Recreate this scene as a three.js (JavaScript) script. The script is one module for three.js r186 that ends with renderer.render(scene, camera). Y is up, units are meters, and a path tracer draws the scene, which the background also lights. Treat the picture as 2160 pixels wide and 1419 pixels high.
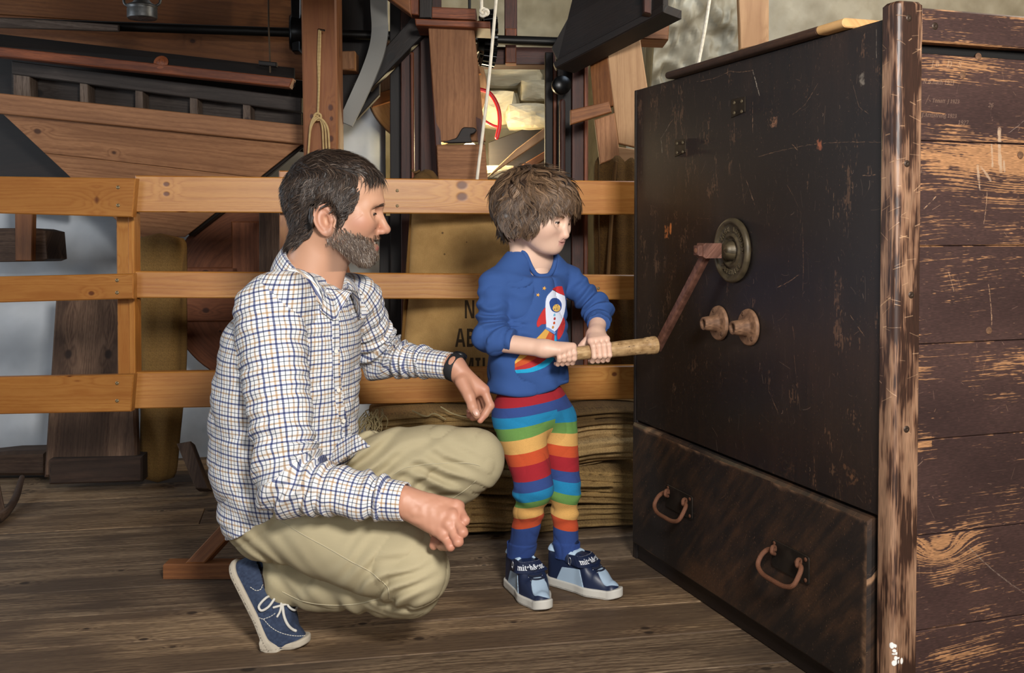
import * as THREE from 'three';
import { mergeGeometries } from 'three/addons/utils/BufferGeometryUtils.js';
import { RectAreaLightUniformsLib } from 'three/addons/lights/RectAreaLightUniformsLib.js';
import { FontLoader } from 'three/addons/loaders/FontLoader.js';
import { TextGeometry } from 'three/addons/geometries/TextGeometry.js';

// ---------------------------------------------------------------- camera, light, exposure
const scene = new THREE.Scene();
scene.background = new THREE.Color(0.0015, 0.0017, 0.002);
const FOCAL = 2200, EYE = 0.91, PITCH = 0.0262, ROW = 539;          // focal length in pixels of the 2160 x 1419 frame
const camera = new THREE.PerspectiveCamera(2 * Math.atan(709.5 / FOCAL) * 180 / Math.PI, 2160 / 1419, 0.05, 40);
camera.position.set(0, EYE, 0);
camera.rotation.set(-PITCH, 0, 0);
camera.setViewOffset(2160, 1419, 0, 709.5 - ROW, 2160, 1419);
const renderer = new THREE.WebGLRenderer({ antialias: true });
renderer.toneMapping = THREE.LinearToneMapping;
renderer.toneMappingExposure = 1.0;
renderer.shadowMap.enabled = true;
RectAreaLightUniformsLib.init();
const LIGHT = {
  key: { at: [0.50, 1.68, 0.15], aim: [0.35, 0.75, -2.6], size: [0.42, 0.42], color: [1, 0.965, 0.915], power: 165 },  // unseen softbox, out of view, placed to light both figures
  addedFillBehind: { at: [-0.75, 1.55, 2.3], size: [1.3, 1.1], color: [0.93, 0.97, 1.0], power: 7.5 },  // added fill from behind the camera, lifting the shade in the room
  unseenWindowLeft: { at: [-2.98, 1.25, -2.55], size: [0.9, 0.9], color: [0.80, 0.90, 1.0], power: 6 },  // unseen, out of view, placed to cool the left wall and floor
  unseenStoneLight: { at: [0.86, 2.12, -3.35], size: [0.5, 0.35], color: [0.70, 0.84, 1.0], power: 15 },  // unseen area light without an opening, placed to turn the stone wall bluish
  unseenLampAlcove: { at: [-0.17, 1.22, -4.2], color: [1.0, 0.80, 0.46], power: 0.24 },  // unseen lamp, placed to light the niche and its stones yellow
  unseenLampRight: { at: [1.95, 2.05, -2.7], color: [1.0, 0.87, 0.68], power: 1.5 },  // unseen lamp, out of view, placed to warm the plaster at the right
};
// ---------------------------------------------------------------- helpers
const V = (x, y, z) => new THREE.Vector3(x, y, z);
const { clamp, lerp, smoothstep } = THREE.MathUtils;
const TAU = Math.PI * 2;
function rng(seed) { let s = seed >>> 0; return () => { s = (s + 0x6d2b79f5) | 0; let t = Math.imul(s ^ (s >>> 15), 1 | s); t = (t + Math.imul(t ^ (t >>> 7), 61 | t)) ^ t; return ((t ^ (t >>> 14)) >>> 0) / 4294967296; }; }
const R0 = rng(20240611);
const PERM = new Uint8Array(512), PVAL = new Float32Array(256);
{ const r = rng(77), p = [...Array(256).keys()]; for (let i = 255; i > 0; i--) { const j = Math.floor(r() * (i + 1)); [p[i], p[j]] = [p[j], p[i]]; } for (let i = 0; i < 512; i++) PERM[i] = p[i & 255]; for (let i = 0; i < 256; i++) PVAL[i] = r() * 2 - 1; }
function n2(x, y) {                                                 // value noise, -1..1
  const ix = Math.floor(x), iy = Math.floor(y), fx = x - ix, fy = y - iy, u = fx * fx * (3 - 2 * fx), v = fy * fy * (3 - 2 * fy);
  const a = PERM[ix & 255], b = PERM[(ix + 1) & 255], y0 = iy & 255, y1 = (iy + 1) & 255;
  const p = PVAL[PERM[a + y0]], q = PVAL[PERM[b + y0]], r = PVAL[PERM[a + y1]], s = PVAL[PERM[b + y1]];
  return (p + (q - p) * u) * (1 - v) + (r + (s - r) * u) * v;
}
function n3(x, y, z) {
  const ix = Math.floor(x), iy = Math.floor(y), iz = Math.floor(z), fx = x - ix, fy = y - iy, fz = z - iz;
  const u = fx * fx * (3 - 2 * fx), v = fy * fy * (3 - 2 * fy), w = fz * fz * (3 - 2 * fz);
  let out = 0;
  for (let k = 0; k < 2; k++) {
    const pz = PERM[(iz + k) & 255], a = PERM[(ix + pz) & 255], b = PERM[(ix + 1 + pz) & 255], y0 = iy & 255, y1 = (iy + 1) & 255;
    const p = PVAL[PERM[a + y0]], q = PVAL[PERM[b + y0]], r = PVAL[PERM[a + y1]], s = PVAL[PERM[b + y1]];
    out += ((p + (q - p) * u) * (1 - v) + (r + (s - r) * u) * v) * (k ? w : 1 - w);
  }
  return out;
}
const fbm2 = (x, y, o = 4) => { let s = 0, a = 0.5; for (let i = 0; i < o; i++) { s += a * n2(x, y); x = x * 2.03 + 17.1; y = y * 2.03 + 5.7; a *= 0.5; } return s; };
const fbm3 = (x, y, z, o = 3) => { let s = 0, a = 0.5; for (let i = 0; i < o; i++) { s += a * n3(x, y, z); x = x * 2.03 + 17.1; y = y * 2.03 + 5.7; z = z * 2.03 + 3.3; a *= 0.5; } return s; };

// the camera's rays: a pixel of the photograph at a depth, on the floor, or on a plane
const CP = Math.cos(PITCH), SP = Math.sin(PITCH);
const ray = (px, py) => { const x = (px - 1080) / FOCAL, y = (ROW - py) / FOCAL; return V(x, y * CP - SP, -y * SP - CP); };
const at = (px, py, d) => ray(px, py).multiplyScalar(d).add(V(0, EYE, 0));
const hit = (px, py, P, n) => { const r = ray(px, py), o = V(0, EYE, 0); return r.multiplyScalar(P.clone().sub(o).dot(n) / r.dot(n)).add(o); };
const floorAt = (px, py) => hit(px, py, V(0, 0, 0), V(0, 1, 0));

const taken = new Map();
function numbered(name) { const k = taken.get(name) ?? 0; taken.set(name, k + 1); return k ? name + '_' + String(k).padStart(3, '0') : name; }
function thing(name, label, category, base = V(0, 0, 0), group) {
  const o = new THREE.Group(); o.name = numbered(name); o.position.copy(base); scene.add(o);
  o.userData = { label, category }; if (group) o.userData.group = group;
  return o;
}
function structure(name, base = V(0, 0, 0)) { const o = new THREE.Group(); o.name = numbered(name); o.position.copy(base); o.userData = { kind: 'structure' }; scene.add(o); return o; }
function rootOffset(o) { const p = V(0, 0, 0); for (let q = o; q && q !== scene; q = q.parent) p.add(q.position); return p; }
// geometry is given in world metres; the part is stored relative to its parent
function part(parent, name, geo, mat, label) {
  if (Array.isArray(geo)) geo = join(geo);
  const off = rootOffset(parent); geo.translate(-off.x, -off.y, -off.z);
  const m = new THREE.Mesh(geo, mat); m.name = name; m.castShadow = m.receiveShadow = true; parent.add(m);
  if (label) m.userData.label = label;
  return m;
}
function solo(name, geo, mat, label, category, group) {             // a thing that is one mesh, its origin at its base
  if (Array.isArray(geo)) geo = join(geo);
  geo.computeBoundingBox(); const b = geo.boundingBox, base = V((b.min.x + b.max.x) / 2, b.min.y, (b.min.z + b.max.z) / 2);
  geo.translate(-base.x, -base.y, -base.z);
  const m = new THREE.Mesh(geo, mat); m.name = numbered(name); m.position.copy(base); m.castShadow = m.receiveShadow = true; scene.add(m);
  m.userData = { label, category }; if (group) m.userData.group = group;
  return m;
}
function structMesh(name, geo, mat) { const m = new THREE.Mesh(geo, mat); m.name = numbered(name); m.userData = { kind: 'structure' }; m.castShadow = m.receiveShadow = true; scene.add(m); return m; }
function join(list) {
  const colored = list.some((g) => g.attributes.color);
  return mergeGeometries(list.map((g) => {
    const f = g.index ? g.toNonIndexed() : g;
    for (const k of Object.keys(f.attributes)) if (!['position', 'normal', 'uv', 'color'].includes(k)) f.deleteAttribute(k);
    if (!f.attributes.normal) f.computeVertexNormals();
    if (!f.attributes.uv) f.setAttribute('uv', new THREE.Float32BufferAttribute(new Float32Array(f.attributes.position.count * 2), 2));
    if (colored && !f.attributes.color) f.setAttribute('color', new THREE.Float32BufferAttribute(new Float32Array(f.attributes.position.count * 3).fill(1), 3));
    return f;
  }));
}
function fromTriangles(pos, uv, smooth = false) {
  const g = new THREE.BufferGeometry(); g.setAttribute('position', new THREE.Float32BufferAttribute(pos, 3)); g.setAttribute('uv', new THREE.Float32BufferAttribute(uv, 2)); g.computeVertexNormals(); return g;
}
// a board: a flat polygon in world space (front face) with thickness behind it and a chamfer round the front
function slab(pts, thick, { c = 0.003, along, back, seed, origin } = {}) {
  pts = pts.map((p) => p.clone());
  const cen = V(0, 0, 0); pts.forEach((p) => cen.add(p)); cen.divideScalar(pts.length);
  const n = V(0, 0, 0);
  for (let i = 0; i < pts.length; i++) { const a = pts[i], b = pts[(i + 1) % pts.length]; n.x += (a.y - b.y) * (a.z + b.z); n.y += (a.z - b.z) * (a.x + b.x); n.z += (a.x - b.x) * (a.y + b.y); }
  n.normalize();
  const face = back ? back.clone().negate() : V(0, EYE, 0).sub(cen);
  if (n.dot(face) < 0) { n.negate(); pts.reverse(); }
  const u = (along ? along.clone() : pts[1].clone().sub(pts[0])); u.addScaledVector(n, -u.dot(n)).normalize();
  const w = n.clone().cross(u), k = pts.length;
  const r = seed === undefined ? R0 : rng(seed), uo = origin ? -origin.dot(u) : r() * 5, vo = origin ? -origin.dot(w) : r() * 5;
  const inner = pts.map((p, i) => {
    const a = pts[(i + k - 1) % k].clone().sub(p).normalize(), b = pts[(i + 1) % k].clone().sub(p).normalize(), bis = a.clone().add(b);
    if (bis.length() < 1e-3) bis.copy(n.clone().cross(b)); bis.normalize();
    const s = Math.max(0.35, Math.sqrt(Math.max(0, (1 - a.dot(b)) / 2)));
    return p.clone().addScaledVector(bis, (c / s) * (bis.dot(cen.clone().sub(p)) < 0 ? -1 : 1));
  });
  const ring1 = pts.map((p) => p.clone().addScaledVector(n, -c)), ring2 = pts.map((p) => p.clone().addScaledVector(n, -thick));
  const pos = [], uv = [], put = (p, side) => { pos.push(p.x, p.y, p.z); const d = p.dot(n); uv.push(p.dot(u) + uo + (side ? d * 0.15 : 0), p.dot(w) + vo + (side ? d : 0)); };
  const tri = THREE.ShapeUtils.triangulateShape(pts.map((p) => new THREE.Vector2(p.dot(u), p.dot(w))), []);
  for (const [a, b, d] of tri) { put(inner[a]); put(inner[b]); put(inner[d]); put(ring2[a]); put(ring2[d]); put(ring2[b]); }
  const quad = (A, B) => { for (let i = 0; i < k; i++) { const j = (i + 1) % k; put(A[i], 1); put(B[i], 1); put(B[j], 1); put(A[i], 1); put(B[j], 1); put(A[j], 1); } };
  quad(inner, ring1); quad(ring1, ring2);
  return fromTriangles(pos, uv);
}
// a squared bar between two points; up gives the direction of its height
function bar(P, Q, w, h, { up = V(0, 1, 0), c = 0.003 } = {}) {
  const d = Q.clone().sub(P).normalize(), s = d.clone().cross(up).normalize(), t = s.clone().cross(d).normalize();
  const g = (p, a, b) => p.clone().addScaledVector(s, a * w / 2).addScaledVector(t, b * h / 2);
  const f = [g(P, -1, 1), g(P, 1, 1), g(Q, 1, 1), g(Q, -1, 1)];
  return slab(f, h, { c, along: d, back: t.clone().negate() });
}
function tube(points, radius, seg = 40, rad = 8, closed = false) {
  const curve = points.length === 2 ? new THREE.LineCurve3(points[0], points[1]) : new THREE.CatmullRomCurve3(points, closed, 'centripetal');
  if (typeof radius === 'number') { const g = new THREE.TubeGeometry(curve, points.length === 2 ? Math.min(seg, 12) : seg, radius, rad, closed); if (!closed) return join([g, cap(curve, 0, radius, rad), cap(curve, 1, radius, rad)]); return g; }
  return loft(curve, radius, seg, rad);
}
function cap(curve, t, r, rad) { const g = new THREE.SphereGeometry(r, rad, 4); const p = curve.getPoint(t); g.translate(p.x, p.y, p.z); return g; }
// a tube with radius(t) that may differ along the way, round ended
function loft(curve, radius, seg, rad) {
  const fr = curve.computeFrenetFrames(seg, false), pos = [], uv = [], idx = [], L = curve.getLength();
  for (let i = 0; i <= seg; i++) {
    const t = i / seg, p = curve.getPointAt(t), r = radius(t);
    for (let j = 0; j <= rad; j++) { const a = j / rad * TAU, q = p.clone().addScaledVector(fr.normals[i], Math.cos(a) * r).addScaledVector(fr.binormals[i], Math.sin(a) * r); pos.push(q.x, q.y, q.z); uv.push(t * L, a * r); }
  }
  for (let i = 0; i < seg; i++) for (let j = 0; j < rad; j++) { const a = i * (rad + 1) + j, b = a + rad + 1; idx.push(a, a + 1, b, b, a + 1, b + 1); }
  for (const [row, t, s] of [[0, 0, 1], [seg, 1, -1]]) { const c = pos.length / 3, p = curve.getPointAt(t); pos.push(p.x, p.y, p.z); uv.push(t * L, 0); for (let j = 0; j < rad; j++) { const a = row * (rad + 1) + j; s > 0 ? idx.push(c, a + 1, a) : idx.push(c, a, a + 1); } }
  const g = new THREE.BufferGeometry(); g.setAttribute('position', new THREE.Float32BufferAttribute(pos, 3)); g.setAttribute('uv', new THREE.Float32BufferAttribute(uv, 2)); g.setIndex(idx); g.computeVertexNormals(); return g;
}
// a turned shape: profile [[radius, height] ...] about an axis through P along dir
function turned(profile, P, dir, seg = 40) {
  const g = new THREE.LatheGeometry(profile.map(([r, h]) => new THREE.Vector2(r, h)), seg), n = profile.length, uv = g.attributes.uv, R = Math.max(...profile.map((p) => p[0])), len = [0]; for (let i = 1; i < n; i++) len.push(len[i - 1] + Math.hypot(profile[i][0] - profile[i - 1][0], profile[i][1] - profile[i - 1][1])); for (let i = 0; i < uv.count; i++) uv.setXY(i, Math.floor(i / n) / seg * TAU * R, len[i % n]);
  g.applyQuaternion(new THREE.Quaternion().setFromUnitVectors(V(0, 1, 0), dir.clone().normalize())); g.translate(P.x, P.y, P.z); return g;
}
// a 2-D polygon with holes on a plane (origin O, axes U W), extruded along U x W by depth
function extrude(shape, O, U, W, depth, bevel = 0.001, curve = 12) {
  const g = new THREE.ExtrudeGeometry(shape, { depth: depth - 2 * bevel, bevelEnabled: bevel > 0, bevelThickness: bevel, bevelSize: bevel, bevelOffset: -bevel, bevelSegments: 1, curveSegments: curve });
  g.translate(0, 0, bevel);
  g.applyMatrix4(new THREE.Matrix4().makeBasis(U, W, U.clone().cross(W)).setPosition(O)); return g;
}
const poly = (pts) => new THREE.Shape(pts.map(([x, y]) => new THREE.Vector2(x, y)));

// ---------------------------------------------------------------- textures and materials
const lin = (hex) => new THREE.Color(hex);
function dataTex(w, h, f, srgb = true, size = [1, 1]) {
  const a = new Uint8Array(w * h * 4), o = [0, 0, 0];
  for (let y = 0, i = 0; y < h; y++) for (let x = 0; x < w; x++, i += 4) { f(x, y, o); a[i] = clamp(o[0], 0, 255); a[i + 1] = clamp(o[1], 0, 255); a[i + 2] = clamp(o[2], 0, 255); a[i + 3] = 255; }
  const t = new THREE.DataTexture(a, w, h); t.magFilter = THREE.LinearFilter; t.wrapS = t.wrapT = THREE.RepeatWrapping; t.repeat.set(1 / size[0], 1 / size[1]); if (srgb) t.colorSpace = THREE.SRGBColorSpace; t.needsUpdate = true; return t;
}
function canvasTex(w, h, draw, size = [1, 1]) {
  const c = document.createElement('canvas'); c.width = w; c.height = h; draw(c.getContext('2d'), w, h);
  const t = new THREE.CanvasTexture(c); t.colorSpace = THREE.SRGBColorSpace; t.wrapS = t.wrapT = THREE.RepeatWrapping; t.repeat.set(1 / size[0], 1 / size[1]); return t;
}
const hex = (s) => { const v = parseInt(s.slice(1), 16); return [v >> 16, (v >> 8) & 255, v & 255]; };
// planed or weathered wood, grain along u; size in metres
function woodTex(...a) { const t = woodGrain(...a); t.wrapS = t.wrapT = THREE.MirroredRepeatWrapping; return t; }
function woodGrain(seed, { w = 1024, h = 256, size = [1.6, 0.32], light = '#c99a63', dark = '#8f5d2d', knot = '#4f2d16', knots = 5, rings = 26, fibre = 0.25, stain = 0.25, stainColor = '#5a4028', warp = 0.9, marks = 0, markColor = '#d8b184' } = {}) {
  const r = rng(seed), K = [], L = hex(light), D = hex(dark), N = hex(knot), S = hex(stainColor), M = hex(markColor), sx = r() * 100, sy = r() * 100;
  for (let i = 0; i < knots; i++) K.push([r() * size[0], r() * size[1], 0.005 + r() * 0.010]);
  const P = (x, per) => Math.cos(x / per * TAU), Q = (x, per) => Math.sin(x / per * TAU);
  return dataTex(w, h, (x, y, o) => {
    const u = x / w * size[0], v = y / h * size[1];
    const wv = Math.abs(((y / h + 0.5) % 1) - 0.5);                                     // distance to the seam, the tile closes by mirrored warps
    let q = v * rings / size[1] + 1.5 * n2(v * 9 / size[1] + sx, sy) + warp * fbm2(P(u, size[0]) * 0.8 + sx, Q(u, size[0]) * 0.8 + v * 4 + sy, 3), k = 0;
    for (const [a, b, s] of K) { let du = Math.abs(u - a); du = Math.min(du, size[0] - du); let dv = v - b; if (dv > size[1] / 2) dv -= size[1]; if (dv < -size[1] / 2) dv += size[1]; const e = (du * du) / (s * s * 16) + (dv * dv) / (s * s * 5); q += 2.2 * Math.exp(-e) * Math.sign(dv); const c = Math.hypot(du / 1.35, dv) / s; k = Math.max(k, 1 - smoothstep(c, 0.55, 1.15)); }
    const f = q - Math.floor(q), ring = f < 0.75 ? Math.pow(f / 0.75, 2.2) : 1 - (f - 0.75) / 0.25;
    const fb = n2(u * 34 + sx, v * 1500 + sy) * 0.6 + n2(u * 90, v * 700 + sy) * 0.4, st = clamp(fbm2(u * 3.1 + sy, v * 13 + sx, 4) * 2.2 + 0.1, 0, 1) * stain;
    const m = clamp(ring * 0.5 + fb * fibre + 0.15 + 0.25 * n2(v * 40 + sx, u * 1.5), 0, 1);
    for (let c = 0; c < 3; c++) { let a = L[c] + (D[c] - L[c]) * m; a += (S[c] - a) * st; a += (N[c] - a) * k * 0.85; o[c] = a; }
    if (marks) { const t = n2(u * 7 + sy, v * 260) * 0.5 + n2(u * 60, v * 60 + sx) * 0.5; if (t > 1 - marks) { const z = clamp((t - 1 + marks) * 9, 0, 0.8); for (let c = 0; c < 3; c++) o[c] += (M[c] - o[c]) * z; } }
  }, true, size);
}
const std = (o) => new THREE.MeshStandardMaterial(o);
function wood(tex, color = '#ffffff', rough = 0.6, bump = 0.0012) { return std({ map: tex, color: lin(color), roughness: rough, bumpMap: tex, bumpScale: bump }); }
function noiseTex(seed, w, h, size, a, b, fx, fy, oct = 4, sharp = 1) {
  const A = hex(a), B = hex(b), s = seed * 13.7;
  return dataTex(w, h, (x, y, o) => { // periodic by blending four shifted copies
    const X = x / w, Y = y / h, f = (i, j) => fbm2((X - i) * fx + s, (Y - j) * fy + s * 0.7, oct);
    let t = f(0, 0) * (1 - X) * (1 - Y) + f(1, 0) * X * (1 - Y) + f(0, 1) * (1 - X) * Y + f(1, 1) * X * Y; t = clamp(t * 1.5 * sharp + 0.5, 0, 1);
    for (let c = 0; c < 3; c++) o[c] = A[c] + (B[c] - A[c]) * t;
  }, true, size);
}
// woven cloth: threads across both ways
function weaveTex(seed, size, a, b, n = 64, twill = false, slub = 0.5) {
  const A = hex(a), B = hex(b), W = 256, s = seed * 3.3; if (typeof size === "number") size = [size, size];
  return dataTex(W, W, (x, y, o) => {
    const X = x / W * n, Y = y / W * n, over = twill ? Math.floor(X + Y) % 3 === 0 : (Math.floor(X) + Math.floor(Y)) % 2 === 0;
    const g = over ? Math.sin((X % 1) * Math.PI) : Math.sin((Y % 1) * Math.PI);
    const t = clamp(0.25 + 0.55 * g + slub * 0.5 * (PVAL[PERM[(Math.floor(over ? X : Y) + 31 * seed) & 255]] * 0.5 + n2(x / 9 + s, y / 9)), 0, 1);
    for (let c = 0; c < 3; c++) o[c] = A[c] + (B[c] - A[c]) * t;
  }, true, size);
}

// ---------------------------------------------------------------- signed distances and their meshes
const smin = (a, b, k) => { const h = Math.max(k - Math.abs(a - b), 0) / k; return Math.min(a, b) - h * h * k * 0.25; };
const smax = (a, b, k) => -smin(-a, -b, k);
function cone(A, B, ra, rb) {                                        // tapered capsule
  const ax = A.x, ay = A.y, az = A.z, bx = B.x - ax, by = B.y - ay, bz = B.z - az, L2 = bx * bx + by * by + bz * bz || 1e-9;
  return (x, y, z) => { const px = x - ax, py = y - ay, pz = z - az; let t = (px * bx + py * by + pz * bz) / L2; t = t < 0 ? 0 : t > 1 ? 1 : t; const dx = px - bx * t, dy = py - by * t, dz = pz - bz * t; return Math.sqrt(dx * dx + dy * dy + dz * dz) - (ra + (rb - ra) * t); };
}
function ell(cx, cy, cz, rx, ry, rz) { return (x, y, z) => { x = (x - cx) / rx; y = (y - cy) / ry; z = (z - cz) / rz; const k0 = Math.sqrt(x * x + y * y + z * z); x /= rx; y /= ry; z /= rz; const k1 = Math.sqrt(x * x + y * y + z * z); return k1 > 1e-6 ? k0 * (k0 - 1) / k1 : -Math.min(rx, ry, rz); }; }
const uni = (list) => (x, y, z) => { let d = list[0][0](x, y, z); for (let i = 1; i < list.length; i++) d = smin(d, list[i][0](x, y, z), list[i][1]); return d; };
function local(f, M) {                                              // f given in the axes of M (rigid)
  const e = M.clone().invert().elements;
  return (x, y, z) => f(e[0] * x + e[4] * y + e[8] * z + e[12], e[1] * x + e[5] * y + e[9] * z + e[13], e[2] * x + e[6] * y + e[10] * z + e[14]);
}
function frame(O, X, Y) { const x = X.clone().normalize(), z = x.clone().cross(Y).normalize(), y = z.clone().cross(x); return new THREE.Matrix4().makeBasis(x, y, z).setPosition(O); }
// surface nets over a box, with blocks far from the surface skipped and one step onto the surface
function mesh(f, lo, hi, h, slack = 1.5) {
  const nx = Math.ceil((hi.x - lo.x) / h) + 1, ny = Math.ceil((hi.y - lo.y) / h) + 1, nz = Math.ceil((hi.z - lo.z) / h) + 1, S = new Float32Array(nx * ny * nz), B = 6, hb = B * h / 2, far = hb * 1.7321 * slack + h;
  for (let k = 0; k < nz; k += B) for (let j = 0; j < ny; j += B) for (let i = 0; i < nx; i += B) {
    const c = f(lo.x + i * h + hb, lo.y + j * h + hb, lo.z + k * h + hb), skip = Math.abs(c) > far;
    for (let z = k; z < Math.min(k + B, nz); z++) for (let y = j; y < Math.min(j + B, ny); y++) for (let x = i; x < Math.min(i + B, nx); x++) S[x + nx * (y + ny * z)] = skip ? c : f(lo.x + x * h, lo.y + y * h, lo.z + z * h);
  }
  const id = new Int32Array(nx * ny * nz).fill(-1), pos = [], idx = [], dx = 1, dy = nx, dz = nx * ny, cor = [0, dx, dy, dx + dy, dz, dz + dx, dz + dy, dz + dx + dy];
  const E = [[0, 1], [2, 3], [4, 5], [6, 7], [0, 2], [1, 3], [4, 6], [5, 7], [0, 4], [1, 5], [2, 6], [3, 7]];
  for (let k = 0; k < nz - 1; k++) for (let j = 0; j < ny - 1; j++) for (let i = 0; i < nx - 1; i++) {
    const o = i + nx * (j + ny * k); let m = 0; for (let c = 0; c < 8; c++) if (S[o + cor[c]] < 0) m |= 1 << c;
    if (m === 0 || m === 255) continue;
    let sx = 0, sy = 0, sz = 0, n = 0;
    for (const [a, b] of E) { if (((m >> a) & 1) === ((m >> b) & 1)) continue; const va = S[o + cor[a]], vb = S[o + cor[b]], t = va / (va - vb); sx += (a & 1) + t * ((b & 1) - (a & 1)); sy += ((a >> 1) & 1) + t * (((b >> 1) & 1) - ((a >> 1) & 1)); sz += (a >> 2) + t * ((b >> 2) - (a >> 2)); n++; }
    id[o] = pos.length / 3; pos.push(lo.x + (i + sx / n) * h, lo.y + (j + sy / n) * h, lo.z + (k + sz / n) * h);
  }
  for (let k = 1; k < nz - 1; k++) for (let j = 1; j < ny - 1; j++) for (let i = 1; i < nx - 1; i++) {
    const o = i + nx * (j + ny * k), s = S[o] < 0;
    for (const [d, a, b] of [[dx, dy, dz], [dy, dz, dx], [dz, dx, dy]]) {
      if ((S[o + d] < 0) === s) continue;
      const p = id[o], q = id[o - a], r = id[o - a - b], t = id[o - b]; if (p < 0 || q < 0 || r < 0 || t < 0) continue;
      s ? idx.push(p, q, r, p, r, t) : idx.push(p, r, q, p, t, r);
    }
  }
  const nrm = new Float32Array(pos.length), e = h * 0.35;
  for (let v = 0; v < pos.length; v += 3) for (let it = 0; it < 2; it++) {
    const x = pos[v], y = pos[v + 1], z = pos[v + 2];
    let gx = f(x + e, y, z) - f(x - e, y, z), gy = f(x, y + e, z) - f(x, y - e, z), gz = f(x, y, z + e) - f(x, y, z - e); const g = Math.hypot(gx, gy, gz) || 1;
    if (!it) { const d = clamp(f(x, y, z), -h * 0.6, h * 0.6) / Math.max(1, g / (2 * e)); pos[v] -= gx / g * d; pos[v + 1] -= gy / g * d; pos[v + 2] -= gz / g * d; }
    else { nrm[v] = gx / g; nrm[v + 1] = gy / g; nrm[v + 2] = gz / g; }
  }
  const g = new THREE.BufferGeometry(); g.setAttribute('position', new THREE.Float32BufferAttribute(pos, 3)); g.setAttribute('normal', new THREE.BufferAttribute(nrm, 3)); g.setIndex(idx); return g;
}
function paint(g, f) { const p = g.attributes.position, c = new Float32Array(p.count * 3), o = new THREE.Color(); for (let i = 0; i < p.count; i++) { f(p.getX(i), p.getY(i), p.getZ(i), o); c[i * 3] = o.r; c[i * 3 + 1] = o.g; c[i * 3 + 2] = o.b; } g.setAttribute('color', new THREE.BufferAttribute(c, 3)); return g; }
function uvBy(g, f) { const p = g.attributes.position, c = new Float32Array(p.count * 2); for (let i = 0; i < p.count; i++) { const [u, v] = f(p.getX(i), p.getY(i), p.getZ(i)); c[i * 2] = u; c[i * 2 + 1] = v; } g.setAttribute('uv', new THREE.BufferAttribute(c, 2)); return g; }
// triangles kept only where keep() is true for their middle; regions() splits a mesh and lays texture coordinates per region
function regionUV(g, which, coords) {
  const p = g.attributes.position, n = g.attributes.normal, I = g.index.array, pos = [], nor = [], uv = [], wrap = coords.wrap;
  for (let t = 0; t < I.length; t += 3) {
    const c = [0, 0, 0]; for (let k = 0; k < 3; k++) { c[0] += p.getX(I[t + k]) / 3; c[1] += p.getY(I[t + k]) / 3; c[2] += p.getZ(I[t + k]) / 3; }
    const w = which(...c); if (w < 0) continue;
    let u0;
    for (let k = 0; k < 3; k++) {
      const i = I[t + k]; pos.push(p.getX(i), p.getY(i), p.getZ(i)); nor.push(n.getX(i), n.getY(i), n.getZ(i));
      let [u, v, per] = coords(w, p.getX(i), p.getY(i), p.getZ(i)); if (k === 0) u0 = u; else if (per) { while (u - u0 > per / 2) u -= per; while (u - u0 < -per / 2) u += per; }
      uv.push(u, v);
    }
  }
  const o = new THREE.BufferGeometry(); o.setAttribute('position', new THREE.Float32BufferAttribute(pos, 3)); o.setAttribute('normal', new THREE.Float32BufferAttribute(nor, 3)); o.setAttribute('uv', new THREE.Float32BufferAttribute(uv, 2)); return o;
}
// thin tapering locks of hair: each a bent ribbon with a crease, from a list of points
function locks(list) {
  const pos = [], nor = [], col = [], idx = [];
  for (const { pts, w, out, color, tip } of list) {
    const n = pts.length, base = pos.length / 3;
    for (let i = 0; i < n; i++) {
      const t = i / (n - 1), d = pts[Math.min(i + 1, n - 1)].clone().sub(pts[Math.max(i - 1, 0)]).normalize(), o = (typeof out === 'function' ? out(pts[i]) : out), s = d.clone().cross(o).normalize(), up = s.clone().cross(d).normalize();
      const ww = w * (0.35 + 0.65 * Math.sin(Math.PI * Math.min(1, t * 0.8 + 0.25))) * (t > 0.7 ? 1 - (t - 0.7) / 0.33 : 1);
      for (const [a, b] of [[-1, 0], [0, 0.55], [1, 0]]) { const q = pts[i].clone().addScaledVector(s, a * ww / 2).addScaledVector(up, b * ww / 2), m = up.clone().addScaledVector(s, a * 0.8).normalize(); pos.push(q.x, q.y, q.z); nor.push(m.x, m.y, m.z); const c = tip ? color.clone().lerp(tip, t) : color; col.push(c.r, c.g, c.b); }
    }
    for (let i = 0; i < n - 1; i++) for (let j = 0; j < 2; j++) { const a = base + i * 3 + j, b = a + 3; idx.push(a, a + 1, b, b, a + 1, b + 1); }
  }
  const g = new THREE.BufferGeometry(); g.setAttribute('position', new THREE.Float32BufferAttribute(pos, 3)); g.setAttribute('normal', new THREE.Float32BufferAttribute(nor, 3)); g.setAttribute('color', new THREE.Float32BufferAttribute(col, 3)); g.setIndex(idx); return g;
}
const GRIP = {};
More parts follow.
